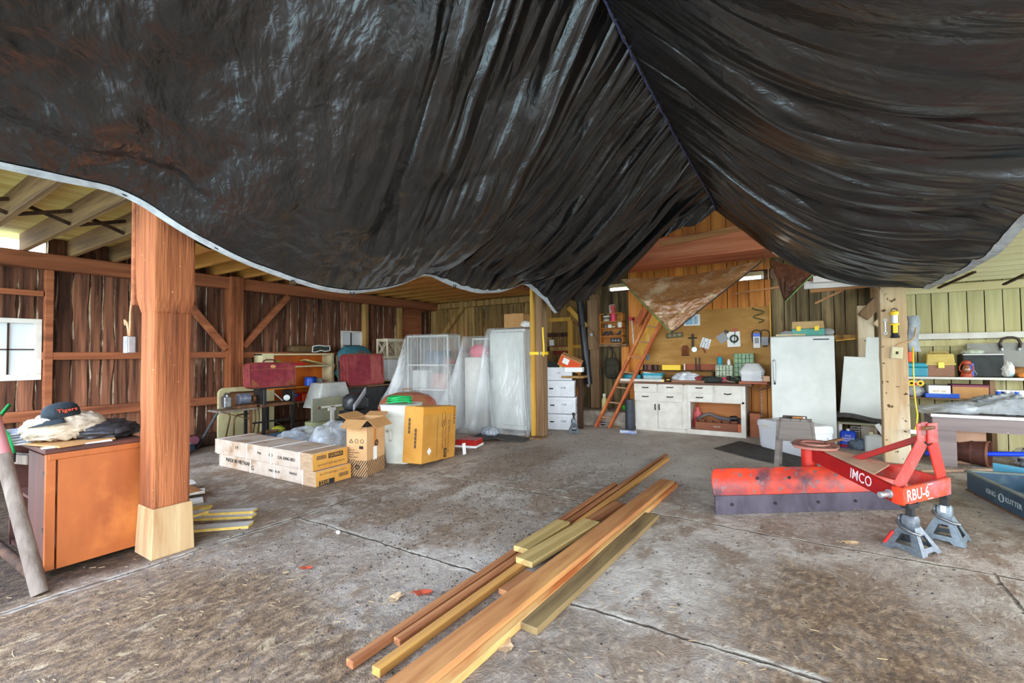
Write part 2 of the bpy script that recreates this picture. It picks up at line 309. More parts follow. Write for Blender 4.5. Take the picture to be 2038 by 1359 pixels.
# ------------------------------------------------------------------ floor
def floor_mat():
    m = bpy.data.materials.new('dirty concrete'); m.use_nodes = True; nt = m.node_tree; N = nt.nodes; L = nt.links; b = N['Principled BSDF']
    b.inputs['Roughness'].default_value = .75; b.inputs['Specular IOR Level'].default_value = .25
    tc = N.new('ShaderNodeTexCoord'); P = tc.outputs['Object']; sep = N.new('ShaderNodeSeparateXYZ'); L.new(P, sep.inputs[0])
    def noise(s, st=(1, 1, 1), d=6, dis=0, r=.6):
        mp = N.new('ShaderNodeMapping'); mp.inputs['Scale'].default_value = st; L.new(P, mp.inputs[0]); n = N.new('ShaderNodeTexNoise')
        n.inputs['Scale'].default_value = s; n.inputs['Detail'].default_value = d; n.inputs['Distortion'].default_value = dis; n.inputs['Roughness'].default_value = r; L.new(mp.outputs[0], n.inputs['Vector']); return n.outputs['Fac']
    def M(op, a, c=None, d=None):
        x = N.new('ShaderNodeMath'); x.operation = op
        for i, q in enumerate((a, c, d)):
            if q is None: continue
            if isinstance(q, (int, float)): x.inputs[i].default_value = q
            else: L.new(q, x.inputs[i])
        return x.outputs[0]
    def rmp(f, a, z, o0=0, o1=1):
        r = N.new('ShaderNodeMapRange'); r.interpolation_type = 'SMOOTHSTEP'
        for i, q in enumerate((a, z, o0, o1)): r.inputs[i+1].default_value = q
        L.new(f, r.inputs[0]); return r.outputs[0]
    def mix(f, A, B):
        x = N.new('ShaderNodeMix'); x.data_type = 'RGBA'
        for sk, val in ((x.inputs[0], f), (x.inputs[6], A), (x.inputs[7], B)):
            if isinstance(val, (tuple, float, int)): sk.default_value = val
            else: L.new(val, sk)
        return x.outputs[2]
    X, Y = sep.outputs[0], sep.outputs[1]; wob = noise(1.1, d=3)
    big = noise(.55, d=5); mid = noise(2.6, (1, .6, 1)); fine = noise(26, (1, .5, 1), 5)
    col = mix(rmp(big, .38, .62), S(188, 176, 162), S(128, 113, 98))
    col = mix(M('MULTIPLY', rmp(noise(5, (.8, .8, 1), 7, 1.0, .66), .5, .6), .5), col, S(206, 196, 182)); col = mix(M('MULTIPLY', rmp(mid, .47, .6), .85), col, S(136, 114, 94))
    col = mix(M('MULTIPLY', rmp(fine, .52, .68), .55), col, S(204, 192, 172))
    col = mix(M('MULTIPLY', rmp(noise(40, (1, .5, 1), 3), .58, .7), .6), col, S(98, 80, 64))
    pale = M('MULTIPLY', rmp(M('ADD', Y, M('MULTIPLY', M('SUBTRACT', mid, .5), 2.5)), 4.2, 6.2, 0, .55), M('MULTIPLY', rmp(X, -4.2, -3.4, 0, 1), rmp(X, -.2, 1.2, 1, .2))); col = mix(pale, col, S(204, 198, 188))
    # earth: under the left aisle, and tracked-in patches
    def patch(cx, cy, rx, ry, amt):
        a = M('MULTIPLY', M('SUBTRACT', X, cx), 1/rx); c = M('MULTIPLY', M('SUBTRACT', Y, cy), 1/ry)
        d = M('ADD', M('SQRT', M('ADD', M('MULTIPLY', a, a), M('MULTIPLY', c, c))), M('MULTIPLY', M('SUBTRACT', mid, .5), 1.6))
        return rmp(d, .45, 1.15, amt, 0)
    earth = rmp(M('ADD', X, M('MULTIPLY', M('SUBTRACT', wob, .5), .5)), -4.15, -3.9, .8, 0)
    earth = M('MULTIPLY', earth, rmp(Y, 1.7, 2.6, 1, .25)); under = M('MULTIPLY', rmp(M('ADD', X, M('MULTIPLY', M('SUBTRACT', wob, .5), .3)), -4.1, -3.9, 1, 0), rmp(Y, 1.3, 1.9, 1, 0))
    for p in ((-1, .5, 5, 1.3, .85), (-1.5, 1.7, 4, .9, .4), (-2.9, 1.1, 1.5, .9, .8), (-1.6, .6, 1.6, .8, .45), (.25, 2.6, .8, 1.4, .7), (-.3, 6.2, .9, .6, .4), (-2.6, 3.1, 1.2, .5, .45), (-3.3, 5.4, .5, 1.2, .55), (1.4, 2.9, .8, 1, .5), (-5.4, 3.9, 1.2, .9, .35)):
        earth = M('MAXIMUM', earth, patch(*p))
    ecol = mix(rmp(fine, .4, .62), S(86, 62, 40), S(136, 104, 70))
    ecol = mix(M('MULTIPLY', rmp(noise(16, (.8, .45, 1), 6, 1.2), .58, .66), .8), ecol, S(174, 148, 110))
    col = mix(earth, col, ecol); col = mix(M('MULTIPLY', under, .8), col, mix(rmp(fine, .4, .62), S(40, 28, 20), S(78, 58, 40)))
    # joints cast into the slab, with a crumbled pale lip
    def joint(f, c, wdt):
        return M('ABSOLUTE', M('SUBTRACT', M('ADD', f, M('ADD', M('MULTIPLY', M('SUBTRACT', wob, .5), .12), M('MULTIPLY', M('SUBTRACT', noise(9, d=3), .5), .04))), c))
    jn = None; lip = None
    for f, c, g, lo, hi in ((X, -3.88, Y, -5, 30), (Y, 2.45, X, -3.9, 30), (Y, 4.16, X, -3.9, 30), (X, 1.0, Y, -5, 4.2)):
        d = joint(f, c, 0); k = M('MULTIPLY', rmp(d, .004, .014, 1, 0), M('MULTIPLY', M('GREATER_THAN', g, lo), M('LESS_THAN', g, hi)))
        l2 = M('MULTIPLY', rmp(d, .02, .05, 1, 0), M('MULTIPLY', M('GREATER_THAN', g, lo), M('LESS_THAN', g, hi)))
        jn = k if jn is None else M('MAXIMUM', jn, k); lip = l2 if lip is None else M('MAXIMUM', lip, l2)
    col = mix(M('MULTIPLY', M('MULTIPLY', lip, rmp(noise(5), .4, .6)), .7), col, S(206, 196, 178))
    col = mix(M('MULTIPLY', M('MULTIPLY', jn, rmp(noise(7), .32, .55)), .75), col, S(66, 54, 44))
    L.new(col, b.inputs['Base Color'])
    h = M('ADD', M('ADD', M('MULTIPLY', noise(14, (.7, .5, 1), 6, .8, .68), 1.2), M('MULTIPLY', noise(60, d=3), .25)), M('MULTIPLY', jn, -1.2))
    bp = N.new('ShaderNodeBump'); bp.inputs['Strength'].default_value = .75; bp.inputs['Distance'].default_value = .028; L.new(h, bp.inputs['Height']); L.new(bp.outputs[0], b.inputs['Normal'])
    return m
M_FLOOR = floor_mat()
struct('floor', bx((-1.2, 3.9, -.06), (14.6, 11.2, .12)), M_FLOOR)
struct('ground', bx((0, -20, -.2), (120, 120, .14)), pm('pale gravel and grass yard', S(206, 206, 190), S(170, 182, 150), 1, (1, 1, 1), .9))
# ------------------------------------------------------------------ plank walls
def planks(mb, a0, a1, z0, z1, place, wmin=.13, wmax=.21, holes=(), jag=.012, ztop=None, gap=.004, th=.024):
    "rough vertical boards from a0 to a1; place(a, depth, z) gives the world point; holes are (a0, a1, z0, z1)"
    a = a0
    while a < a1-.02:
        wd = min(random.uniform(wmin, wmax), a1-a); dp = random.uniform(0, .016); sd = random.random()*90
        top = ztop(a+wd/2) if ztop else z1
        spans = [(z0, top)]
        for h in holes:
            if a+wd > h[0]+.015 and a < h[1]-.015:
                spans = [q for s in spans for q in ((s[0], min(s[1], h[2])), (max(s[0], h[3]), s[1])) if q[1]-q[0] > .03]
        for s0, s1 in spans:
            n = max(2, int((s1-s0)/.16)); cols = [[], [], [], []]
            for i in range(n+1):
                z = s0+(s1-s0)*i/n; k = i/n
                l = a+gap/2+jag*NZ.noise(V((z*2.1, sd, 0))); r = a+wd-gap/2+jag*NZ.noise(V((z*2.1, sd+40, 0)))
                cl = .003+max(0, jag*.75*(.2+NZ.noise(V((z*2.7, sd, 9))))); cr_ = .003+max(0, jag*.75*(.2+NZ.noise(V((z*2.7, sd+20, 9)))))
                for c, (aa, dd) in zip(cols, ((l, 0), (l+cl, th+dp), (r-cr_, th+dp), (r, 0))): c.append(place(aa, dd, z))
            vs = [p for c in cols for p in c]; m = n+1; fs = []; mi = []
            for c in range(3):
                for i in range(n): fs.append((c*m+i, (c+1)*m+i, (c+1)*m+i+1, c*m+i+1)); mi.append(0 if c == 1 else 1)
            b = len(mb.v); mb.v += [tuple(v) for v in vs]
            for f, q in zip(fs, mi): mb.f.append([b+i for i in f]); mb.m.append(q)
        a += wd
    return mb
def win(px0, py0, px1, py1, X):
    a, b = AX(px0, (py0+py1)/2, X), AX(px1, (py0+py1)/2, X); t, u = AX((px0+px1)/2, py0, X), AX((px0+px1)/2, py1, X); return (a.y, b.y, u.z, t.z)
w1 = win(0, 634, 81, 757, XL); w1 = (w1[1]-1.05, w1[1], w1[2], w1[3])
w2 = win(677, 659, 719, 716, XL)
w3 = win(797, 616, 836, 676, XL)
PLZ = AX(300, 548, XL).z                      # centre of the wall plate
ZW = PLZ+.10                                  # its top = underside of the joists
gap_end = AX(92, 500, XL).y
mb = planks(MB(), YF, YB, -.1, ZW+.02, lambda a, d, z: V((XL+d, a, z)), .12, .2, (w1, w2), .03)
planks(mb, gap_end, YB, ZW+.02, ZW+.24, lambda a, d, z: V((XL+d, a, z)), .12, .2, (), .02)
def skin(mb, a0, a1, z0, z1, holes, place, t=.03):
    xs = sorted({a0, a1, *[h[0] for h in holes], *[h[1] for h in holes]}); zs = sorted({z0, z1, *[h[2] for h in holes], *[h[3] for h in holes]})
    mb.mi = 2
    for i in range(len(xs)-1):
        for j in range(len(zs)-1):
            xm, zm = (xs[i]+xs[i+1])/2, (zs[j]+zs[j+1])/2
            if any(h[0] < xm < h[1] and h[2] < zm < h[3] for h in holes): continue
            place(mb, xs[i], xs[i+1], zs[j], zs[j+1], t)
    mb.mi = 0; return mb
skl = lambda mb, a, b, c, d, t: mb.box((XL-t/2, (a+b)/2, (c+d)/2), (t, b-a, d-c))
skin(mb, YF, YB, -.1, ZW, (w1, w2), skl); skin(mb, gap_end, YB, ZW, ZW+.24, (), skl)
struct('wall_left', mb, [W_WALL, W_WALLE, W_DARK])
def window(name, h, cols, rows, X, label, frame=.06, mat=None):
    t = struct(name, MB(), CREAM, label, 'window') if False else None
    y0, y1, z0, z1 = h; mat = mat or WHITEP
    f = MB(); d = .07
    for a, b, c, e in ((y0, y0+frame, z0+frame*1.3, z1-frame), (y1-frame, y1, z0+frame*1.3, z1-frame), (y0, y1, z1-frame, z1), (y0, y1, z0, z0+frame*1.3)): f.box((X+.02, (a+b)/2, (c+e)/2), (d, b-a, e-c))
    fo = struct(name, f, mat, label, 'window', bev=.004)
    g = MB(); s = frame
    for i in range(1, cols): y = y0+s+(y1-y0-2*s)*i/cols; g.box((X, y, (z0+z1)/2), (.025, .016, z1-z0-2*s))
    for j in range(1, rows): z = z0+s+(z1-z0-2*s)*j/rows; g.box((X, (y0+y1)/2, z), (.025, y1-y0-2*s, .016))
    obj('muntins', g, W_DARK, fo)
    obj('glass', bx((X-.012, (y0+y1)/2, (z0+z1)/2), (.004, y1-y0-2*s, z1-z0-2*s)), GLASSM, fo); return fo
window('window_1', w1, 4, 2, XL, 'dusty four-light barn window in a white frame at the left end of the plank wall')
window('window_2', w2, 2, 2, XL, 'small bright window in the left wall behind the teal cushion', .035)
hb = MB(); hb.box((XL+.05, (w3[0]+w3[1])/2, w3[3]), (.05, w3[1]-w3[0]+.12, .07)); hb.box((XL+.05, (w3[0]+w3[1])/2, w3[2]), (.05, w3[1]-w3[0]+.12, .05))
hb.box((XL+.04, (w3[0]+w3[1])/2, (w3[2]+w3[3])/2), (.02, w3[1]-w3[0], w3[3]-w3[2]))
struct('window_3', hb, W_BEAM, 'boarded-up window near the corner of the left wall', 'window')
# framing on the left wall: plate, rails, posts, braces
def wl(px, py, dx=0): p = AX(px, py, XL+.1); return V((XL+.1+dx, p.y, p.z))
struct('plate_beam', MB().box((XL+.13, (YF+YB)/2, PLZ), (.18, YB-YF, .2)), W_BEAM, 'long red brown plate beam along the top of the left plank wall', 'beam', bev=.012)
RZ = wl(480, 706).z
ypl = wl(462, 700).y
rail = MB().box((XL+.08, (w1[1]+ypl-.1)/2, RZ), (.09, ypl-.1-w1[1], .10))
struct('mid_rail', rail, W_BEAM, 'horizontal rail at mid height between the left window and the wall post', 'beam', bev=.006)
rail = MB().box((XL+.08, (w2[0]+ypl+.1)/2, RZ), (.09, w2[0]-ypl-.1, .10))
struct('mid_rail', rail, W_BEAM, 'horizontal rail at mid height right of the wall post, behind the cream bookcase', 'beam', bev=.006)
lz = wl(200, 816).z
struct('low_rail', MB().box((XL+.08, (YF+ypl)/2, lz), (.10, ypl-YF-.12, .13)), W_BEAM, 'lower horizontal rail of the left wall, behind the cap and canvas bundle', 'beam', bev=.008)
struct('sill_log', MB().box((XL+.1, (YF+YB)/2, .1), (.2, YB-YF, .2)), W_DARK, 'dark sill timber along the foot of the left wall', 'beam', bev=.02)
struct('window_rail', MB().box((XL+.07, w1[1]-.55, wl(40, 581).z), (.07, 1.1, .07)), W_BEAM, 'short rail above the left window', 'beam', bev=.005)
struct('window_stud', MB().box((XL+.08, w1[1]+.05, PLZ/2), (.1, .08, PLZ-.2)), W_BEAM, 'stud at the right side of the left window', 'post', bev=.005)
struct('wall_post', MB().box((XL+.16, ypl, PLZ/2+.02), (.22, .22, PLZ+.18)), W_POST, 'square red brown post on the left wall between two diagonal braces', 'post', bev=.012)
a, b = wl(368, 600), wl(447, 694); struct('wall_brace', MB().bar(a+V((.05, 0, 0)), b+V((.05, 0, 0)), .10, .10, (1, 0, 0)), W_BEAM, 'diagonal brace left of the wall post, falling to the right', 'brace', bev=.006)
a, b = wl(570, 590), wl(480, 690); struct('wall_brace', MB().bar(a+V((.05, 0, 0)), b+V((.05, 0, 0)), .10, .10, (1, 0, 0)), W_BEAM, 'diagonal brace right of the wall post, rising to the right', 'brace', bev=.006)
for px, lab in ((727, 'wall stud right of the small window'), (795, 'wall stud left of the boarded-up window')):
    q = wl(px, 650); struct('wall_stud', MB().box((XL+.09, q.y, PLZ/2), (.12, .1, PLZ-.2)), W_BACK, lab, 'post', bev=.006)
struct('corner_post', MB().box((XL+.12, YB-.12, PLZ/2), (.2, .2, PLZ)), W_BACK, 'corner post where the left and back walls meet', 'post', bev=.01)
# ------------------------------------------------------------------ back wall
pb = lambda a, d, z: V((a, YB-d, z))
skb = lambda mb, a, b, c, d, t: mb.box(((a+b)/2, YB+t/2, (c+d)/2), (b-a, t, d-c))
mb = planks(MB(), XL, XP-.1, -.1, ZW+.22, pb, .14, .24, (), .012); skin(mb, XL, XP-.1, -.1, ZW+.22, (), skb)
struct('wall_back_left', mb, [W_BACK, W_WALLE, W_DARK])
ro = lambda x: 3.0+min(x-(XP-.1), XR+.1-x)*.8
xs1 = AY(1535, 600, YB).x
mb = planks(MB(), XP-.1, -3.05, -.1, 3, pb, .14, .22, (), .006, ro); skin(mb, XP-.1, XR+.1, -.1, 3, (), skb)
mb.mi = 2; mb.prism([(XP-.1, 3), (XR+.1, 3), ((XP+XR)/2, 3+.8*(XR-XP+.2)/2)], .03, MX.Translation((0, YB+.03, 0)) @ FRONT); mb.mi = 0
planks(mb, xs1, XR+.1, -.1, 3, pb, .15, .24, (), .006, ro)
struct('wall_back_center', mb, [W_BACKD, W_DARK, W_DARK])
mb = planks(MB(), -3.05, xs1, -.1, 3, pb, .17, .3, (), .003, ro, .003); struct('wall_back_panel', mb, [W_ORANGE, W_DARK])
CZ = AY(1900, 566, YB).z
mb = planks(MB(), XR+.1, 5.9, -.1, CZ+.25, pb, .17, .2, (), .004); skin(mb, XR+.1, 5.9, -.1, CZ+.25, (), skb)
struct('wall_back_right', mb, [W_RIGHT, W_DARK, W_DARK])
mb = planks(MB(), 8.9, YB, -.1, CZ+.25, lambda a, d, z: V((5.9-d, a, z)), .17, .2); mb.mi = 1; mb.box((5.92, 3.8, CZ+.12), (.04, 11, .3)); mb.mi = 0
struct('wall_right', mb, [W_RIGHT, W_DARK])
# ------------------------------------------------------------------ left aisle roof: joists, bridging, boards
JH = .23; SK = .035
def joist(y, x0, x1, z, m, lab, grp, w=.055, h=JH, tilt=0):
    L = x1-x0; o = one('roof_joist', lab, 'joist', bx((0, 0, h/2), (L, w, h)), m, grp, loc=((x0+x1)/2, y, z), rz=(0, 0, tilt), bev=.004); o['kind'] = 'structure'; return o
y = AX(45, 503, XL+.05).y-4*.44; ys = []
while y < YB-.1: ys.append(y); y += .44
ys = [y for y in ys if y > YF]
for i, y in enumerate(ys):
    joist(y, XL+.02, XP+.25, ZW, W_JOISTD if y < 2.4 else W_JOIST, 'roof joist over the left aisle, spanning from the plank wall to the post row', 'roof joists of the left aisle')
for i in range(0, 9):
    y0, y1 = ys[i], ys[i+1]
    for s in (1, -1):
        a, b = (ZW+.02, ZW+.15) if s > 0 else (ZW+.15, ZW+.02)
        o = struct('bridging_strut', MB().bar((-6.3+s*.02, y0+.03, a), (-6.3+s*.02, y1-.03, b), .035, .02, (1, 0, 0)), W_DARK, 'thin dark bridging strut between two roof joists of the left aisle', 'strut', 'bridging struts between joists')
rb = MB(); x = XL-.4
while x < XP+.2: rb.box((x+.09, (YF+YB)/2, ZW+JH+.015), (.176, YB-YF, .026)); x += .18
struct('roof_left', rb, W_DECK)
struct('purlin_beam', MB().box((XP-.12, (1.75+YB)/2, ZW-.11), (.2, YB-1.85, .21)), W_POST, 'long beam carried by the left row of posts', 'beam', bev=.01)
# right aisle
y = YF+.2; ysr = []
while y < YB-.1: ysr.append(y); y += .46
for y in ysr: joist(y, XR+(.1 if y > 7.4 else .42), 5.88, CZ, W_DECKR, 'cream roof joist over the right aisle', 'roof joists of the right aisle', .05, .16)
rb = MB(); x = XR-.15
while x < 5.9: rb.box((x+.1, (YF+YB)/2, CZ+.175), (.197, YB-YF, .025)); x += .2
struct('roof_right', rb, W_DECKR)
for (a, b) in (((1868, 573), (1940, 541)), ((1998, 566), (2040, 546))):
    p, q = AY(*a, 8.55), AY(*b, 7.9); struct('bridging_strut', MB().bar(p, q, .035, .022), W_DARK, 'dark strut under the cream joists of the right aisle', 'strut', 'struts of the right aisle')
struct('purlin_beam', MB().box((XR+.02, 8.35, CZ-.1+.05), (.2, 1.7, .2)), W_POST2, 'long beam carried by the right row of posts', 'beam', bev=.01)
# nave roof
for s, nm in ((-1, 'roof_nave_left'), (1, 'roof_nave_right')):
    xa = XP-.1 if s < 0 else XR+.1; xm = (XP+XR)/2; za = 3.0; zm = 3.0+.8*abs(xm-xa)
    struct(nm, MB().add([V((xa, YF, za)), V((xm, YF, zm)), V((xm, YB, zm)), V((xa, YB, za)), V((xa, YF, za+.03)), V((xm, YF, zm+.03)), V((xm, YB, zm+.03)), V((xa, YB, za+.03))], [(0, 1, 2, 3), (7, 6, 5, 4), (0, 4, 5, 1), (3, 2, 6, 7)]), W_JOISTD)
    struct('wall_nave_'+('left' if s < 0 else 'right'), MB().box((xa, (YF+YB)/2, 3.01), (.03, YB-YF, .12)), W_DARK)
# ------------------------------------------------------------------ tie beam and boards above the bench
ZB = AY(1400, 508, 7.7).z
xa, xb = XP+.1, XR
struct('tie_beam', MB().box(((xa+xb)/2, 7.86, ZB+.19), (xb-xa, .28, .38)), W_BEAMX, 'heavy red brown tie beam across the nave above the brown tarp', 'beam', bev=.012)
struct('soffit_board', MB().box(((xa+xb)/2, 8.36, ZB+.05), (xb-xa, .68, .05)), W_BEAMX, 'dark board running behind the tie beam', 'board', bev=.006)
z2 = AY(1412, 466, 7.6).z
struct('collar_board', MB().bar(AY(1352, 480, 7.72)+V((-.3, 0, -.01)), AY(1462, 452, 7.72)+V((.5, 0, .0)), .05, .10, (0, 0, 1)), L_TAN, 'pale plank above the tie beam under the tarp peak', 'board', bev=.004)
# ------------------------------------------------------------------ posts of the nave
def post_prism(mb, secs):
    "secs: (z, x0, x1, y0, y1) stacked sections"
    mb.loft([[V((x0, y0, z)), V((x1, y0, z)), V((x1, y1, z)), V((x0, y1, z))] for z, x0, x1, y0, y1 in secs]); return mb
# near left post: fresh block at the foot, hewn shaft, wider spliced head
t = thing('timber_post', 'massive hewn orange brown post beside the orange cabinet at the left', 'post', (-4.1, 1.5, 0))
obj('base_block', post_prism(MB(), [(0, -.145, .15, -.13, .15), (.355, -.135, .135, -.115, .14)]), W_POSTB, t, bev=.006)
sh = MB(); secs = []
for i in range(13):
    z = .35+i*.13; j = .008*NZ.noise(V((0, 0, i*.9))); secs.append((z, -.125+j, .118+.006*NZ.noise(V((5, 0, i))), -.115+j, .13))
post_prism(sh, secs); obj('shaft', sh, W_POST, t, bev=.018, seg=2)
hd = MB(); post_prism(hd, [(1.78, -.12, .125, -.115, .13), (1.9, -.19, .15, -.125, .14), (2.1, -.21, .15, -.128, .14), (2.74, -.215, .155, -.128, .14)])
obj('spliced_head', hd, W_POST, t, bev=.015, seg=2)
sp = MB(); sp.box((-.225, -.04, 2.28), (.05, .2, .85)); obj('side_plank', sp, W_BEAM, t, bev=.008)
# its junction box and wire
q = AY(267, 686, 1.385)
t = thing('junction_box', 'grey metal electrical box on the side of the massive left post', 'electrical box', (q.x, 1.385, q.z))
obj('box_body', bx((0, -.025, 0), (.075, .05, .125)), ALU, t, bev=.006, seg=2)
obj('cover', bx((0, -.053, 0), (.08, .006, .13)), STEEL, t, bev=.003)
obj('toggle', bx((-.045, -.03, -.01), (.02, .012, .012)), BLACK, t)
wm = pm('tan cable', S(196, 150, 106), S(160, 116, 80), 9, (1, 1, 1), .6)
ww = MB(); ww.tube([(-.01, -.03, .06), (-.01, -.035, .12), (-.02, -.04, .17), (-.045, -.045, .19), (-.06, -.04, .17), (-.045, -.04, .15)], .008)
ww.tube([(.012, -.03, .06), (.014, -.03, .15), (.008, -.028, .24), (-.01, -.015, .33), (-.012, 0, .45), (-.015, 0, .6)], .008); obj('cable', ww, wm, t, smooth=True)
# middle post
t = thing('timber_post', 'post beside the row of white file boxes, wrapped with a yellow strap', 'post', (-3.9, 6.97, 0))
obj('shaft', bx((0.02, .05, 1.37), (.15, .18, 2.7)), W_POSTM, t, bev=.012)
obj('sister_plank', bx((-.085, -.03, 1.36), (.06, .15, 2.66)), W_PINE, t, bev=.004)
obj('foot_board', bx((-.06, -.1, .015), (.4, .3, .03)), W_POSTM, t, bev=.004)
zs = AY(1075, 703, 6.93).z
t2 = thing('ratchet_strap', 'bright yellow ratchet strap around the middle post', 'strap', (-3.9, 6.97, zs))
b = MB(); b.box((-.03, -.115, 0), (.185, .004, .05)); b.box((.1, .05, 0), (.004, .2, .05)); b.box((.05, -.052, 0), (.1, .004, .05)); b.box((-.119, -.02, 0), (.004, .19, .05))
obj('webbing', b, YELLOW, t2)
obj('ratchet', bx((.06, -.065, 0), (.05, .03, .06)), ALU, t2, bev=.005)
tl = MB(); pts = [(.105, -.03, .02), (.115, -.05, -.05), (.13, -.06, .0), (.125, -.05, .12), (.11, -.04, .25), (.10, -.035, .45)]
for a, c in zip(pts, pts[1:]): tl.bar(a, c, .03, .004, (0, 1, 0))
obj('loose_tail', tl, YELLOW, t2)
# back post on the stone ledge
q = AY(1182, 700, 9.02)
t = thing('timber_post', 'grey post standing on the stone ledge right of the black pipe', 'post', (q.x, 9.05, .3))
obj('shaft', bx((0, .06, 1.2), (.20, .16, 2.4)), W_POSTM, t, bev=.012)
obj('head_plank', bx((-.01, -.045, 1.75), (.22, .05, 1.05)), W_POSTM, t, bev=.006)
# right post
t = thing('timber_post', 'broad pale post with a lantern and an outlet, right of the white panel', 'post', (1.0, 7.68, 0))
secs = []
for i in range(15):
    z = i*.172; secs.append((z, -.145+.006*NZ.noise(V((1, i*.8, 0))), .12+.008*NZ.noise(V((2, i*.8, 0))), -.10, .12))
obj('shaft', post_prism(MB(), secs), W_POST2, t, bev=.012, seg=2)
# posts and knee braces on the right part of the back wall
q0, q1 = AY(1708, 700, 9.0), AY(1741, 700, 9.0)
st = struct('wall_post', bx(((q0.x+q1.x)/2, 9.08, 1.08), (q1.x-q0.x, .17, 2.16)), W_POST2, 'pale square post at the back wall behind the broad right post', 'post', bev=.008)
a, b = AY(1706, 655, 8.98), AY(1768, 566, 8.98)
struct('knee_brace', MB().bar(AY(1716, 632, 9.02), AY(1790, 556, 9.02), .16, .18, (0, 1, 0)), W_POSTM, 'thick knee brace rising to the right from the pale wall post', 'brace', bev=.01)
struct('knee_brace', MB().bar(AY(1742, 648, 8.98), AY(1800, 596, 8.98), .10, .10, (0, 1, 0)), W_POST2, 'thinner knee brace between the pale wall post and the broad right post', 'brace', bev=.008)
struct('wall_plate', MB().box(((XR+5.9)/2, YB-.1, CZ-.06), (5.9-XR, .1, .12)), W_DECKR, 'cream beam along the top of the pale back wall', 'beam', bev=.006)
a, b = AY(880, 672, 9.2), AY(925, 604, 9.2)
struct('wall_brace', MB().bar(AY(876, 676, 9.2), AY(928, 602, 9.2), .11, .1, (0, 1, 0)), W_BACK, 'diagonal brace on the back wall right of the corner', 'brace', bev=.006)
struct('wall_plate', MB().box(((XL+XP)/2, YB-.1, ZW-.08), (XP-XL-.3, .12, .14)), W_BACK, 'plate along the top of the back wall in the left corner', 'beam', bev=.006)
struct('mid_rail', MB().box((AY(1000, 696, 9.2).x, 9.22, AY(940, 697, 9.2).z), (2.6, .08, .1)), W_DARK, 'dark rail of the back wall behind the plastic-covered fridge', 'beam', bev=.006)
# ------------------------------------------------------------------ black tarp
def interp(tab, y):
    if y <= tab[0][0]: return tab[0][1]
    for (a, p), (b, q) in zip(tab, tab[1:]):
        if y <= b:
            k = (y-a)/(b-a); return p+(q-p)*k
    return tab[-1][1]
def smooth_tab(tab, n=3):
    return lambda y: sum(interp(tab, y+d*.06) for d in range(-n, n+1))/(2*n+1)
YE = 7.15                                                                  # far end of the tarp
LE = [(AX(x, y, -3.72).y, AX(x, y, -3.72).z) for x, y in ((0, 330), (130, 360), (245, 380), (310, 425), (380, 470), (470, 515), (560, 550), (640, 575), (700, 583), (760, 575), (800, 565), (848, 543), (900, 568), (950, 582), (1000, 580), (1045, 562))]
pc = AY(1105, 625, YE); LE += [(YE-.3, 2.35), (YE, pc.z)]
LE = [(-1.6, 2.62), (-.6, 2.46)]+LE
le = smooth_tab(LE, 2)
XRG = AY(1424, 424, YE).x; ZRG = AY(1424, 424, YE).z
RG = [(-1.6, 4.25)]+[(AX(x, y, XRG).y, AX(x, y, XRG).z) for x, y in ((1205, 0), (1260, 110), (1305, 195), (1345, 270), (1380, 330), (1420, 400))]+[(YE, ZRG)]
rg = smooth_tab(RG, 3)
RE = [(-1.6, 2.45), (.5, 2.3), (2.3, 2.42), (3.8, 2.32)]+[(AX(x, y, 1.28).y, AX(x, y, 1.28).z) for x, y in ((2038, 445), (2010, 478), (1990, 500), (1930, 534), (1875, 560))]
re_ = smooth_tab(RE, 2)
EL = [(AY(x, y, YE).x, AY(x, y, YE).z) for x, y in ((1105, 625), (1200, 590), (1310, 520), (1390, 455), (1424, 424))]
ER = [(AY(x, y, YE).x, AY(x, y, YE).z) for x, y in ((1424, 424), (1470, 470), (1530, 510), (1600, 535), (1700, 552), (1790, 560), (1875, 563))]
def ridged(v): return 1-2*abs(NZ.noise(v))
def sst(a, b, x):
    k = min(1, max(0, (x-a)/(b-a))); return k*k*(3-2*k)
def folds_l(x, y, u):
    d = (x-XRG)                                     # 0 at the ridge, negative to the left
    q = y+.46*d; far = sst(2.2, 4.2, y+.2*d)
    a = ridged(V((q*2.3, d*.35, 3.1))); b = ridged(V((q*5.2+1.7, d*.5, 8.4))); c = NZ.noise(V((q*11, d*1.3, 1.2)))
    big = ridged(V((x*.55+.3, y*.6, 5.5)))
    f = far*(.10*max(0,a)**2+.036*a+.042*b+.012*c)+(1-far)*(.05*big+.035*ridged(V((x*1.3+y*.5, y*1.5-x*.7, 2)))+.018*NZ.noise(V((x*4, y*4, 3)))+.008*NZ.noise(V((x*9, y*9, 3))))
    return f
def folds_r(x, y):
    d = (x-XRG)
    q = y-.22*d*(1-.25*d); a = ridged(V((q*2.0, d*.3, 13.1))); b = ridged(V((q*4.6, d*.45, 18.4))); c = NZ.noise(V((q*12, d*.9, 11.2)))
    k = sst(1.5, 4.5, y)
    cr = .05*max(0, 1-abs(y-.9*d*.35-2.7)/.16)*sst(.5, 1.1, d)
    return (.35+.65*k)*(.060*max(0,a)**2+.034*a+.028*b+.009*c)+(1-k)*.02*NZ.noise(V((x*1.1, y*1.4, 6)))-cr
NV = 330
ys_ = [YF+(YE-YF)*(j/NV) for j in range(NV+1)]
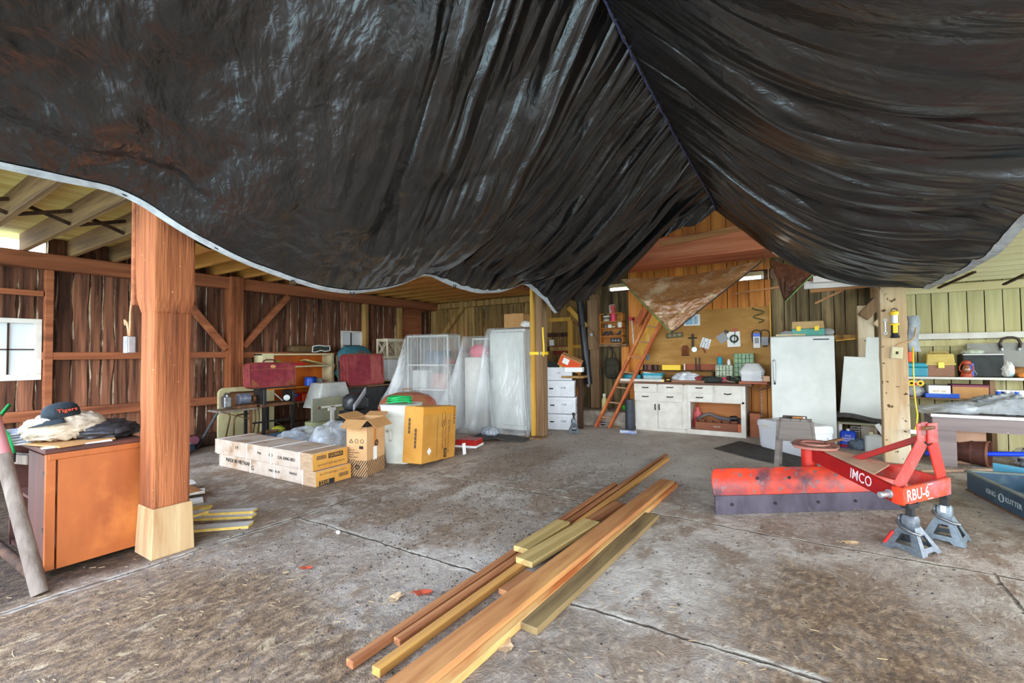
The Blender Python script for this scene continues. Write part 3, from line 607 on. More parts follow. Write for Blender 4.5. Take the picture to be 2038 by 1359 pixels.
def tarp_left(u, v):
    y = YF+(YE-YF)*v; xe = -3.72+.05*sst(6.2, YE, y)+(pc.x+3.67)*sst(6.6, YE, y); ze = le(y); zr = rg(y)
    x = xe+(XRG-xe)*u; k = sst(5.6, YE, y)
    w_ = 1-u; zc = zr+(ze-zr)*(1-(1-w_)**1.32) if False else ze+(zr-ze)*(u**(1.75-.25*k))
    ed = min(1, u*9)*min(1, (1-u)*5+.15)
    zc += folds_l(x, y, u)*1.7*ed-.04*math.sin(PI*u)*(1-k)
    ye = y
    return V((x, ye, zc))
def tarp_right(u, v):
    y = YF+(YE-YF)*v; xe = 1.28; ze = re_(y) if y < 7 else re_(7); zr = rg(y); x = XRG+(xe-XRG)*u
    k = sst(6.2, YE, y)
    zc = zr+(ze-zr)*(1-(1-u)**2.1)
    zc += folds_r(x, y)*1.5*min(1, u*6+.1)*min(1, (1-u)*9)-.06*math.sin(PI*u)
    return V((x, y+.1*u*k, zc))
def tarp_mat(name, dx, dy, sc, c0, c1, k_):
    m = bpy.data.materials.new(name); m.use_nodes = True; nt = m.node_tree; N = nt.nodes; L = nt.links; b = N['Principled BSDF']
    b.inputs['Roughness'].default_value = .30; b.inputs['Specular IOR Level'].default_value = 1.0
    tc = N.new('ShaderNodeTexCoord'); P = tc.outputs['Object']
    def dot(v, k):
        d = N.new('ShaderNodeVectorMath'); d.operation = 'DOT_PRODUCT'; d.inputs[1].default_value = V(v)*k; L.new(P, d.inputs[0]); return d.outputs['Value']
    def tex(al, ac, scale, det, dis=0.0, rough=.6):
        c = N.new('ShaderNodeCombineXYZ'); L.new(dot((dx, dy, 0), al), c.inputs[0]); L.new(dot((-dy, dx, 0), ac), c.inputs[1]); L.new(dot((0, 0, 1), al), c.inputs[2])
        n = N.new('ShaderNodeTexNoise'); n.inputs['Scale'].default_value = scale; n.inputs['Detail'].default_value = det; n.inputs['Distortion'].default_value = dis; n.inputs['Roughness'].default_value = rough; L.new(c.outputs[0], n.inputs['Vector']); return n.outputs['Fac']
    mx = N.new('ShaderNodeMix'); mx.data_type = 'RGBA'; mx.inputs[6].default_value = S(20, 20, 21); mx.inputs[7].default_value = S(36, 34, 33); L.new(tex(1, 1, 1.3, 4), mx.inputs[0]); 
    sp = N.new('ShaderNodeMapRange'); sp.inputs[1].default_value = .775; sp.inputs[2].default_value = .80; L.new(tex(1, 1, 44, 2), sp.inputs[0])
    m2 = N.new('ShaderNodeMix'); m2.data_type = 'RGBA'; L.new(sp.outputs[0], m2.inputs[0]); L.new(mx.outputs[2], m2.inputs[6]); m2.inputs[7].default_value = S(150, 146, 138); L.new(m2.outputs[2], b.inputs['Base Color'])
    def bump(h, st, dist, prev=None):
        q = N.new('ShaderNodeBump'); q.inputs['Strength'].default_value = st; q.inputs['Distance'].default_value = dist; L.new(h, q.inputs['Height'])
        if prev: L.new(prev, q.inputs['Normal'])
        return q.outputs[0]
    ms = N.new('ShaderNodeMapRange'); ms.inputs[1].default_value = c0; ms.inputs[2].default_value = c1; L.new(dot((-dy, dx, 0), 1), ms.inputs[0])
    def gain(h, k):
        g = N.new('ShaderNodeMath'); g.operation = 'MULTIPLY'; g.inputs[1].default_value = k; L.new(h, g.inputs[0]); return g.outputs[0]
    def rdg(h):
        a = N.new('ShaderNodeMath'); a.operation = 'SUBTRACT'; a.inputs[1].default_value = .5; L.new(h, a.inputs[0]); q = N.new('ShaderNodeMath'); q.operation = 'ABSOLUTE'; L.new(a.outputs[0], q.inputs[0]); return gain(q.outputs[0], k_)
    mm = N.new('ShaderNodeMix'); mm.data_type = 'FLOAT'; L.new(ms.outputs[0], mm.inputs[0]); L.new(gain(tex(.55, 1, 3.0, 4, .3, .5), .36), mm.inputs[2]); L.new(rdg(tex(.10, 1, sc, 2.6, .35, .55)), mm.inputs[3])
    n1 = bump(mm.outputs[0], 1.0, .30); n2 = bump(tex(.6, 1, 14, 3, .8), .45, .022, n1); L.new(n2, b.inputs['Normal']); return m
TARP = tarp_mat('black poly tarp', .908, -.418, 2.7, .5, 1.9, 2.8); TARP2 = tarp_mat('black poly tarp right', .97, .24, 2.4, 1.0, 3.0, 1.25)
mb = MB(); mb.grid(tarp_left, 130, NV); mb.mi = 1
mb.grid(tarp_right, 120, NV)
tarp = one('black_tarp', 'huge black tarp slung under the roof from post row to post row', 'tarp', mb, [TARP, TARP2], smooth=True)
HEM = pm('grey hem webbing', S(206, 208, 210), S(170, 172, 176), 14, (1, 1, 1), .6)
hm = MB()
def strip(f, n, wd):
    L = [f(i/n) for i in range(n+1)]
    vs = []; 
    for p, q in L: vs += [p, q]
    hm.add(vs, [(2*i, 2*i+1, 2*i+3, 2*i+2) for i in range(n)])
strip(lambda v: (tarp_left(0, v)+V((-.006, 0, -.012)), tarp_left(.018, v)+V((0, 0, -.008))), 260, .05)
obj('left_hem', hm, HEM, tarp, solid=.003)
hm = MB(); strip(lambda v: (tarp_right(1, v)+V((.006, 0, -.012)), tarp_right(.975, v)+V((0, 0, -.008))), 200, .05); obj('right_hem', hm, HEM, tarp, solid=.003)
for px, py in ((250, 382), (433, 489), (583, 563), (701, 582), (905, 569)):
    g = AX(px, py, -3.70); mbg = MB(); mbg.tube([g+V((0, .022*math.cos(a*PI/6), .022*math.sin(a*PI/6)-.0)) for a in range(12)], .006, 6, True); obj('grommet', mbg, BLACK, tarp, smooth=True)
# under-layer flaps that show below the tarp's edge
fl = MB()
A, B, Cc, D = AY(1690, 548, 7.30), AY(1880, 545, 7.30), AY(1868, 563, 7.34), AY(1700, 556, 7.34)
fl.grid(lambda u, v: (A*(1-u)+B*u)*(1-v)+(D*(1-u)+Cc*u)*v+V((0, 0, -.03*math.sin(PI*u)*v)), 16, 3)
fo = one('tarp_flap', 'folded strip of black tarp with a grey end above the broad right post', 'tarp', fl, TARP, smooth=True, solid=.004)
obj('end_hem', MB().bar(B+V((.02, -.006, .02)), Cc+V((.02, -.006, -.015)), .004, .07, (0, 1, 0)), HEM, fo)
nail(fo, A, A+V((0, .02, .1)), .005, 'hanging_cord')
# rope along the ridge
rp = MB(); rp.tube([V((XRG, ys_[j], rg(ys_[j])-.02-.012*math.sin(j*.7))) for j in range(0, NV+1, 3)], .009, 6)
one('ridge_rope', 'dark blue rope holding up the peak of the black tarp', 'rope', rp, pm('navy rope', S(40, 44, 96), S(110, 112, 150), 60, (1, 1, 1), .8), smooth=True)
# brown tarps
BT = pm('brown poly tarp', S(176, 120, 74), S(150, 96, 56), 3, (1, 1, 1), .25, spec=1.0, bump=.9, bs=11, bst=(1, 1, 1), dist=.03, c3=S(206, 168, 128), s3=3)
P0, P1, P2, P3 = AY(1236, 556, 7.55), AY(1522, 516, 7.75), AY(1338, 662, 7.28), AY(1300, 505, 7.78)
def btf(u, v):
    # top edge P0..P1, converging to the tip P2
    top = P0*(1-u)+P1*u; top = top+V((0, .12*math.sin(PI*u), -.02*math.sin(PI*u)))
    k = v**.9; p = top*(1-k)+P2*k
    n = NZ.noise(V((u*3.2+v*2, v*7, 2)))*.03+ridged(V((u*9+v*4, v*16, 5)))*.022*sst(.25, .5, v)+.035*ridged(V((u*1.2, v*3.4, 4)))
    return p+V((0, -.12*math.sin(PI*k)*math.sin(PI*u)-n, -.04*math.sin(PI*u)*(1-k)))
mb = MB(); mb.grid(btf, 60, 60); bt = one('brown_tarp', 'crinkled brown tarp hanging as a pointed flap before the plywood board', 'tarp', mb, BT, smooth=True)
GREENC = pm('green edge cord', S(120, 138, 70), S(90, 104, 60), 20, (1, 1, 1), .7)
hb = MB(); hb.tube([btf(0, i/30)+V((-.008, -.012, 0)) for i in range(31)], .014, 6); obj('edge_hem', hb, GREENC, bt, smooth=True)
hb = MB(); hb.tube([btf(1, i/30)+V((.008, -.012, 0)) for i in range(31)], .010, 6); obj('edge_hem', hb, pm('dark edge', S(60, 46, 34), rough=.7), bt, smooth=True)
Q0, Q1, Q2 = AY(1533, 518, 7.9), AY(1624, 540, 7.9), AY(1561, 602, 7.6)
def b2(u, v):
    p = (Q0*(1-u)+Q1*u)*(1-v)+Q2*v; return p+V((0, -.05*math.sin(PI*v)-.02*ridged(V((u*5, v*8, 1))), 0))
nail(bt, btf(0, 0)+V((0, 0, .0)), btf(0, 0)+V((-.05, .05, .5)), .005, 'hanging_cord'); nail(bt, btf(1, 0), btf(1, 0)+V((0, .05, .3)), .005, 'hanging_cord')
mb = MB(); mb.grid(b2, 26, 26); b2o = one('brown_tarp', 'small dark brown tarp corner hanging right of the large brown tarp', 'tarp', mb, pm('dark brown tarp', S(92, 56, 36), S(74, 44, 28), 8, (1, 1, 1), .5, spec=.3, bump=.6, bs=14, dist=.02), smooth=True)
hb = MB(); hb.tube([b2(1, i/20)+V((.004, -.01, 0)) for i in range(21)], .010, 6); obj('edge_hem', hb, GREENC, b2o, smooth=True)
nail(b2o, b2(0, 0), b2(0, 0)+V((0, .03, .4)), .005, 'hanging_cord'); nail(b2o, b2(1, 0), b2(1, 0)+V((0, .03, .3)), .005, 'hanging_cord')
# ------------------------------------------------------------------ orange cabinet at the left and what lies on it
ORC = pm('orange veneer', S(178, 96, 42), S(150, 76, 32), 2.2, (1, 1, .5), .5, c3=S(190, 110, 50), s3=1.5, spots=(S(110, 56, 26), 24, .76), spec=.35)
ORD = pm('dark veneer', S(92, 48, 34), S(66, 36, 28), 5, (1, 1, .1), .6)
CZT = AX(180, 880, -4.25).z
CX0, CX1, CY0, CY1 = -5.2, -4.25, .89, 1.42
t = thing('cabinet', 'orange brown wooden cabinet standing against the massive left post', 'cabinet', (CX1, CY0, 0))
Wd, Dp = CX1-CX0, CY1-CY0
obj('side_panel', bx((-.012, Dp/2+.03, (CZT-.06)/2+.03), (.024, Dp-.06, CZT-.09)), ORC, t)
obj('front_stile', bx((-.014, .025, (CZT-.06)/2+.03), (.03, .05, CZT-.09)), ORC, t, bev=.003)
obj('top_board', bx((-Wd/2, Dp/2, CZT-.03), (Wd+.02, Dp+.02, .03)), ORD, t, bev=.006)
obj('top_rail', bx((-.01, Dp/2, CZT-.065), (.03, Dp-.02, .05)), ORC, t, bev=.006)
obj('side_panel', bx((-Wd+.012, Dp/2, CZT/2), (.024, Dp, CZT-.06)), ORD, t)
obj('bottom_board', bx((-Wd/2, Dp/2, .05), (Wd-.06, Dp-.02, .025)), ORD, t)
obj('back_panel', bx((-Wd/2, Dp-.012, CZT/2), (Wd-.05, .02, CZT-.08)), ORD, t)
obj('shelf', bx((-Wd/2, Dp/2, CZT*.52), (Wd-.06, Dp-.04, .02)), ORD, t)
dr = obj('door', bx((-.30, .03, CZT/2), (.44, .022, CZT-.14)), [ORD], t, bev=.003)
obj('door_edge', bx((-.052, .018, CZT/2), (.03, .012, CZT-.12)), pm('bright orange edge', S(214, 84, 24), S(190, 66, 20), 5, (1, 1, 1), .5), t)
for z in (.34, .78): obj('hinge', bx((-.085, .015, CZT*z), (.05, .012, .03)), BLACK, dr)
# lying on the cabinet
def topz(k=0): return CZT-.015+k
mb = MB(); mb.blob((0, 0, .05), (.5, .42, .16), .3, 2.2, 3, nu=48, nv=26)
q = AX(215, 850, -4.55); one('folded_sheet', 'black folded plastic sheet on the right end of the orange cabinet', 'sheet', mb, pm('black poly', S(38, 36, 38), S(58, 56, 58), 8, (1, 1, 1), .4, bump=.6, bs=9, dist=.02), smooth=True, loc=(-4.60, q.y-.02, topz()))
mb = MB(); mb.box((0, 0, .006), (.5, .33, .012)); one('cardboard_sheet', 'loose brown cardboard sheet on the front edge of the orange cabinet', 'cardboard', mb, C_BOX, loc=(-4.52, 1.05, topz(.004)), rz=.25)
mb = MB(); mb.box((0, 0, .004), (.05, .36, .008)); one('paper_strip', 'white paper strip along the edge of the orange cabinet top', 'paper', mb, WHT, loc=(-4.30, 1.06, topz(.003)), rz=-.05)
# canvas bundle: many folds
mb = MB()
def bundle(u, v):
    a, b = 2*PI*u, PI*(v-.5); p = V((math.cos(a)*math.cos(b), math.sin(a)*math.cos(b), math.sin(b)))
    q = V((p.x*2.2, p.y*3.1+p.z*2.5, p.z*3.5)); k = .5*ridged(q*1.1)+.35*ridged(q*2.3+V((4, 1, 2)))
    p = p*(1+.20*k); return V((p.x*.19, p.y*.215, max(p.z*.105, -.07)+.022*ridged(V((p.x*4, p.y*6, 3)))))
mb.grid(bundle, 72, 40)
q = AX(125, 848, -4.6); one('canvas_bundle', 'folded pale canvas bundle on the orange cabinet, under the black cap', 'canvas', mb, TAN, smooth=True, loc=(-4.62, q.y+.02, topz(.085)), rz=.1)
mb = MB()
for i in range(5): mb.box((-.02*i, -.05+.012*i, .012+.016*i), (.34, .20+.02*i, .013), rotz(.1*i-.2))
one('folded_rags', 'pile of folded white and blue grey rags at the left end of the orange cabinet', 'rag', mb, pm('rag stripes', S(214, 210, 204), S(150, 158, 172), 30, (1, .1, 1), .9), loc=(-4.78, AX(30, 885, -4.7).y+.05, topz()), bev=.006)
# cap
CAPM = pm('dark navy cap', S(26, 34, 40), S(40, 48, 54), 20, (1, 1, 1), .85)
q = AX(120, 815, -4.55)
t = thing('baseball_cap', 'black baseball cap with orange lettering lying on the canvas bundle', 'cap', (-4.56, q.y+.01, q.z-.055), (.12, -.1, .15))
cr_ = MB(); cr_.lathe([(.0005, .105), (.035, .103), (.062, .094), (.083, .074), (.092, .045), (.094, .0)][::-1], n=28, sy=1.12); obj('crown', cr_, CAPM, t, smooth=True, solid=.003)
br = MB()
def brim(u, v):
    a = rad(-62+124*u); r = .09+.075*v; x = r*math.sin(a)*1.0; y = -r*math.cos(a)*1.12; return V((-y*.25+x*.95, y*.95+x*.25-.0, -.004-.028*v-.10*(x*x)*2))
br.grid(brim, 16, 5); obj('brim', br, CAPM, t, smooth=True, solid=.004)
obj('button', MB().lathe([(.0005, .112), (.008, .108), (.009, .102)], n=10), CAPM, t)
patch = MB(); patch.grid(lambda u, v: V((.094*math.cos(rad(-36+72*u))*(1-.13*v*v)+.003, .094*1.12*math.sin(rad(-36+72*u)), .022+.045*v)), 10, 3); obj('badge_panel', patch, pm('badge', S(20, 22, 24), rough=.8), t, solid=.002)
text('lettering', 'Tigers', .034, flat('orange thread', S(236, 84, 50), .7), t, face_mx((.0995, 0, .046), (0, 1, 0), (-.08, 0, 1)), 'CENTER', .001, 1.35)
# log trestle, hose and tool at the extreme left
LOG = pm('weathered log', S(136, 122, 108), S(96, 80, 68), 12, (1, 1, .08), .85, bump=.8, bs=18, spots=(S(86, 66, 52), 16, .72))
pb_ = AZ(80, 1182); pt_ = AY(6, 905, pb_.y-.10)
t = thing('log_trestle', 'weathered grey log trestle leaning at the far left before the orange cabinet', 'trestle', (0, 0, 0))
mb = MB(); n = 9; mb.tube([pb_+(pt_-pb_)*(i/n)+V((.006*NZ.noise(V((i, 1, 0))), 0, 0)) for i in range(n+1)], lambda k: .042-.004*k, 12); obj('leg', mb, LOG, t, smooth=50)
pt2 = pt_+(pt_-pb_)*.35
a = AZ(70, 1148, .06); b = AZ(-60, 1040, .12); mb = MB(); mb.tube([a+(b-a)*(i/4) for i in range(5)], .032, 10); obj('foot_rail', mb, W_DARK, t, smooth=50)
mb = MB(); mb.tube([pt_+V((0, .01, -.02)), pt2], .036, 12); obj('painted_end', mb, pm('faded pink paint', S(172, 96, 96), S(150, 112, 104), 9, (1, 1, .2), .6), t, smooth=50)
a = AY(24, 918, .85); obj('cross_block', MB().box(a+V((-.1, .05, 0)), (.32, .07, .07), rotz(.3)), LOG, t, bev=.006)
h0, h1, h2 = AY(-8, 838, .80), AY(14, 866, .78), AY(27, 905, .80)
mb = MB(); mb.tube([h0+V((-.2, .1, .1)), h0, (h0+h1)/2+V((.012, 0, .004)), h1, (h1+h2)/2+V((.012, 0, .0)), h2], .013, 10)
ho = one('garden_hose', 'bright green hose end drooping over the log trestle at the far left', 'hose', mb, GREEN, smooth=True)
obj('hose_end', MB().cyl(h2+V((0, 0, .012)), h2+V((.004, 0, -.05)), .012, .010, 12), BLACK, ho)
# ------------------------------------------------------------------ floor behind the massive post
A, B = AZ(360, 911), AZ(407, 884); B = A+(B-A)*.55
t = thing('parts_case', 'light blue plastic case on the floor between the massive post and the left wall', 'case', (A.x, A.y, 0), math.atan2(B.y-A.y, B.x-A.x)-.0)
L = (B-A).length; obj('case_body', bx((L/2-.05, .17, .06), (L+.15, .34, .12)), LBLUE, t, bev=.012, seg=2)
obj('case_lid', bx((L/2-.05, .17, .125), (L+.17, .36, .018)), pm('pale blue lid', S(196, 206, 214), S(160, 186, 206), 9, (1, 1, 1), .5), t, bev=.006)
obj('carry_handle', MB().tube([(L+.02, .1, .08), (L+.07, .1, .08), (L+.07, .22, .08), (L+.02, .22, .08)], .012), pm('dark maroon', S(80, 30, 40), rough=.5), t)
mb = MB(); mb.cyl(B+V((.06, -.03, .17)), B+V((.13, -.06, .17)), .07, n=20); ro_ = one('cable_reel', 'small maroon reel lying at the right end of the light blue case', 'reel', mb, pm('maroon plastic', S(84, 30, 44), rough=.5), bev=.006)
mb = MB(); mb.bar(V((-8.05, AX(400, 868, -8.05).y-.06, .015)), AX(436, 816, -7.75), .03, .03); one('metal_rod', 'dark grey rod leaning against the shop stand behind the light blue case', 'rod', mb, BLACKP)
# scrap boards
def board(label, a, b, wd, th, mat, name='scrap_board', cat='board', group=None, z=0, ext=0, endm=None):
    a, b = V(a), V(b); d = (b-a); d.z = 0; L = d.length; rz = math.atan2(d.y, d.x)
    mb = MB().box((L/2-ext/2, 0, th/2), (L+ext, wd, th))
    if endm: mb.m = [0, 0, 1, 1, 1, 1]
    o = one(name, label, cat, mb, [mat]+([endm] if endm else []), group, loc=(a.x, a.y, z), rz=(0, math.atan2(-(b.z-a.z), L) if abs(b.z-a.z) > 1e-4 else 0, rz), bev=.002); return o
G_ = 'scrap boards beside the massive post'
for i, (x0, y0, x1, y1, z, w_, m, lab, ext) in enumerate((
    (380, 1055, 500, 1046, .0, .13, L_WHT, 'lowest front scrap board with a sawn point, right of the massive post', .35),
    (380, 1034, 506, 1028, .0, .10, L_WHT, 'second scrap board from the front, flat on the floor right of the massive post', .3),
    (385, 1024, 508, 1018, .02, .10, L_WHT, 'longest white scrap board at the back of the front pile', .35),
    (372, 1030, 408, 1019, .045, .11, L_WHT, 'short white scrap board lying on top of the front pile', .25),
    (372, 1015, 420, 1011, .04, .07, L_END, 'short yellow scrap board behind the front pile', .3))):
    a, b = AZ(x0, y0, z), AZ(x1, y1, z); board(lab, a, b, w_, .022, m, group=None, z=z, ext=ext, endm=L_END)
for i, (x0, y0, x1, y1, z, lab) in enumerate((
    (362, 1003, 404, 996, .0, 'bottom white scrap board of the far pile behind the massive post'), (360, 985, 408, 978, .03, 'wide white scrap board in the middle of the far pile'),
    (360, 972, 388, 984, .055, 'brown edged scrap board across the far pile'), (358, 965, 386, 960, .07, 'top scrap board of the far pile behind the massive post'))):
    a, b = AZ(x0, y0, z), AZ(x1, y1, z); board(lab, a, b, .16, .022, L_WHT if i != 2 else L_TAN, z=z, ext=.35, endm=L_WHT)
# ------------------------------------------------------------------ cartons
def carton_frame(A, B, C):
    "near corner B, left corner A, right corner C on the floor: location, angle of the B->C edge, length along it, depth towards A"
    e = C-B; return B, math.atan2(e.y, e.x), e.length, (A-B).length
A, B, Cc = AZ(436, 926), AZ(628, 970), AZ(685, 948)
ang = math.atan2((B-A).y, (B-A).x); LL = (B-A).length; DW = (Cc-B).length
def long_carton(label, z, h, dx, dy, da, end_txt, side_txt, ends):
    t = thing('long_carton', label, 'box', (A.x+dx, A.y+dy, z), ang+da)
    nx = 26
    body = MB(); body.loft([[V((x, 0, .0)), V((x, DW, 0)), V((x, DW, h+.006*NZ.noise(V((i*.7, 3, z))))), V((x, 0, h+.006*NZ.noise(V((i*.7, 9, z)))))] for i, x in ((i, LL*i/nx) for i in range(nx+1))])
    obj('carton_body', body, C_LONG, t, bev=.004)
    obj('end_panel', bx((LL+.002, DW/2, h/2), (.006, DW-.006, h-.006)), C_BOXO, t)
    obj('tape_end', MB().box((LL-.125, DW/2, h/2), (.23, DW+.004, h+.004)), pm('strapped brown end', S(176, 140, 104), S(196, 168, 138), 30, (.2, 1, 1), .4, spec=.5), t)
    for x in (.08, LL*.37, LL*.62, LL-.23):
        obj('strap', MB().box((x, DW/2, h/2), (.018, DW+.009, h+.009)), WHT, t)
    M1 = lambda x, z_: face_mx((x, -.0035, z_), (1, 0, 0), (0, 0, 1))
    for x, z_, s, sz in side_txt: text('lettering', s, sz, INK, t, M1(x, z_))
    M2 = lambda y, z_: face_mx((LL+.006, y, z_), (0, 1, 0), (0, 0, 1))
    for y, z_, s, sz, inv in end_txt:
        if inv: obj('printed_patch', bx((LL+.005, y+.09, z_), (.004, .20, .055)), INK, t); text('lettering', s, sz, C_BOXO, t, face_mx((LL+.0075, y, z_), (0, 1, 0), (0, 0, 1)))
        else: text('lettering', s, sz, INKB, t, M2(y, z_))
    bc = MB(); y = ends[0]
    while y < ends[0]+.13: wd = random.choice((.004, .007, .01)); bc.box((LL+.0055, y+wd/2, ends[1]), (.003, wd, .045)); y += wd+.005
    obj('barcode', bc, INKB, t)
    return t
H1 = AZ(628, 970).z+.165; H2 = .19
long_carton('lower of the two long flat cartons on the floor, light side with a brown end', 0, H1, 0, 0, 0, ((.05, .03, '2210', .06, True), (.05, .125, 'PLATFORM BED 2 OF 3', .034, False)), ((.18, .10, 'MADE IN VIETNAM', .07), (.78, .06, 'G', .08), (1.16, .08, 'THIS SIDE UP', .04), (1.58, .10, 'FRAGILE', .04)), (.30, .07))
c2 = AZ(625, 943, H1)-AZ(628, 970); 
long_carton('upper of the two long flat cartons, strapped with white bands and dusty on top', H1+.004, H2, -.05, -.03, .012, ((.215, .135, 'GORRO', .050, True), (.06, .05, 'QN PLATFORM BED WHITE', .030, False)), ((.5, .12, '1 V', .05), (1.0, .10, 'PO#', .04), (1.24, .10, 'GO', .05), (1.42, .09, 'CAL-KING BED', .05)), (.05, .135))
# tall open carton
A, B, Cc = AZ(692, 945), AZ(731, 949), AZ(766, 933)
BXM = pm('kraft carton', S(206, 164, 118), S(192, 148, 100), 3, (1, 1, 1), .75, spec=.2)
e1 = (A-B); e2 = (Cc-B); wA, wB = e1.length, max(e2.length, .30)
hB = AX(731, 836, B.x).z
angb = math.atan2(e2.y, e2.x)
t = thing('open_carton', 'tall open kraft carton with flaps out and striped foot, before the white bin', 'box', (B.x, B.y, 0), angb)
wA = max(wA, .27)
th = .006; bd = MB()
for c, d in (((wB/2, th/2, hB/2), (wB, th, hB)), ((wB/2, wA-th/2, hB/2), (wB, th, hB)), ((th/2, wA/2, hB/2), (th, wA, hB)), ((wB-th/2, wA/2, hB/2), (th, wA, hB)), ((wB/2, wA/2, th/2), (wB, wA, th))): bd.box(c, d)
obj('carton_body', bd, BXM, t)
bn = MB(); z0 = hB-.085; 
for c, d in (((wB/2, -.002, z0+.035), (wB+.004, .003, .07)), ((-.002, wA/2, z0+.035), (.003, wA+.004, .07))): bn.box(c, d)
obj('black_band', bn, INK, t)
def flap(name, hinge_a, hinge_b, out, L, skew=.04):
    a, b = V(hinge_a), V(hinge_b); u = (b-a).normalized(); o = V(out)*L
    mb = MB(); mb.add([a, b, b+o-u*skew*.2, a+o+u*skew*.2], [(0, 1, 2, 3)]); return obj(name, mb, C_BOX, t, solid=.006)
flap('flap', (0, 0, hB), (wB, 0, hB), V((.02, -.62, -.55)), .17); flap('flap', (0, 0, hB), (0, wA, hB), V((-.80, .0, -.50)), .17)
flap('flap', (0, wA, hB), (wB, wA, hB), V((0, .75, .35)), .16); flap('flap', (wB, 0, hB), (wB, wA, hB), V((.8, .1, .25)), .16)
st = MB()
def stripes(face):
    n = 15; 
    for i in range(n):
        Wf = wB if face == 0 else wA; x = (i-4)*(Wf/9); hs = .185
        poly = [(x, 0), (x+Wf/22, 0), (x+Wf/22+hs*.75, hs), (x+hs*.75, hs)]
        out = []
        k0 = lambda p: max(.004, min(Wf-.004, p[0]))
        # clip by walking the edges in height
        zs = [hs*j/6 for j in range(7)]; L = [(max(.0, min(Wf, x+z*.75)), z) for z in zs]; R = [(max(.0, min(Wf, x+Wf/22+z*.75)), z) for z in zs]
        for j in range(6):
            q = [L[j], R[j], R[j+1], L[j+1]]
            if R[j][0]-L[j][0] < 1e-4 and R[j+1][0]-L[j+1][0] < 1e-4: continue
            if face == 0: st.add([V((p[0], -.0025, p[1]+.004)) for p in q], [(0, 1, 2, 3)])
            else: st.add([V((-.0025, Wf-p[0], p[1]+.004)) for p in q], [(0, 1, 2, 3)])
stripes(0); stripes(1); obj('printed_stripes', st, INK, t)
F0 = lambda x, z: face_mx((x, -.003, z), (1, 0, 0), (0, 0, 1)); F1 = lambda y, z: face_mx((-.003, y, z), (0, -1, 0), (0, 0, 1))
obj('tape', bx((wB*.42, -.002, hB*.66), (.05, .002, hB*.45)), pm('brown tape', S(190, 124, 62), rough=.3), t)
ring = MB(); ring.prism([(.04*math.cos(a*PI/12), .04*math.sin(a*PI/12)) for a in range(24)], .002, F0(wB*.5, hB*.55)); obj('printed_logo', ring, INK, t); text('lettering', 'G', .06, BXM, t, face_mx((wB*.5, -.006, hB*.55), (1, 0, 0), (0, 0, 1)), 'CENTER')
ring = MB(); ring.prism([(.03*math.cos(a*PI/12), .03*math.sin(a*PI/12)) for a in range(24)], .002, F1(wA*.45, .11)); obj('printed_logo', ring, INK, t); text('lettering', 'G', .045, BXM, t, face_mx((-.006, wA*.45, .11), (0, -1, 0), (0, 0, 1)), 'CENTER')
obj('shipping_label', bx((wB*.42, -.004, hB*.38), (.075, .003, .16)), WHT, t)
ic = MB()
for k, y in enumerate((.22, .15, .08)):
    ic = MB()
    if k == 0:
        p = [(-.024, -.02), (.024, -.02), (0, .022)]
        for i in range(3):
            a, b = p[i], p[(i+1) % 3]; ic.bar(V((-.003, wA*.9-.04-a[0], hB*.62+a[1])), V((-.003, wA*.9-.04-b[0], hB*.62+b[1])), .006, .002, (1, 0, 0))
    else: ic.tube([V((-.003, wA*.9-.04-k*.075-.022*math.cos(a*PI/6), hB*.62+.022*math.sin(a*PI/6))) for a in range(12)], .0025, 4, True)
    obj('printed_icon', ic, INK, t)
obj('printed_patch', bx((-.003, wA*.28, hB*.51), (.002, .055, .035)), INK, t)
for i, s in enumerate(('Pack: 1 of 1', 'Item contents listed', 'Keep dry', 'Handle with care', 'This way up')): text('lettering', s, .018, INKB, t, F1(wA*.88, hB*.46-i*.028))
# white plastic bin with hose on top
q = AZ(790, 926); q = q+V((-.14, .22, 0))
zt = AY(790, 806, q.y-.18).z
t = thing('plastic_bin', 'tall off-white plastic bin with a recessed handle, between two cartons', 'bin', (q.x, q.y, 0), rad(18))
BINM = pm('aged white plastic', S(214, 214, 200), S(226, 228, 218), 3, (1, 1, 1), .45, c3=S(190, 178, 140), s3=2, lo3=.55, hi3=.8, spots=(S(90, 84, 70), 40, .76))
def rr(w, d, z, r=.05, n=4):
    o = []
    for cx, cy, a0 in ((w/2-r, d/2-r, 0), (-w/2+r, d/2-r, 90), (-w/2+r, -d/2+r, 180), (w/2-r, -d/2+r, 270)):
        for i in range(n+1): a = rad(a0+90*i/n); o.append(V((cx+r*math.cos(a), cy+r*math.sin(a), z)))
    return o
mb = MB(); mb.loft([rr(.33, .33, 0, .06), rr(.34, .34, .02, .06), rr(.38, .38, zt-.19, .06), rr(.385, .385, zt-.18, .06), rr(.43, .43, zt-.15, .07), rr(.46, .46, zt-.02, .08), rr(.475, .475, zt, .08), rr(.44, .44, zt, .07), rr(.40, .40, zt-.12, .06), rr(.34, .34, .05, .05)]); obj('bin_body', mb, BINM, t, smooth=40)
obj('bin_lid', MB().loft([rr(.43, .43, zt-.025, .07), rr(.43, .43, zt-.005, .07)]), BINM, t, smooth=40)
mb = MB(); mb.tube([(-.12, -.178, zt-.36), (-.12, -.200, zt-.34), (-.06, -.205, zt-.33), (-.055, -.200, zt-.45), (-.07, -.185, zt-.48)], .02, 8); obj('recessed_handle', mb, BINM, t, smooth=True)
mb = MB(); pts = []
for i in range(90): a = i*.36; pts.append(V((.16*math.cos(a)*(1+.12*math.sin(i*.7)), .15*math.sin(a)*(1+.1*math.cos(i*.5)), .014+.0009*i+.006*math.sin(i*.9))))
mb.tube(pts, .011, 7); one('hose_coil', 'coil of bright green hose on top of the off-white bin', 'hose', mb, GREEN, smooth=True, loc=(q.x-.06, q.y+.02, zt+.0))
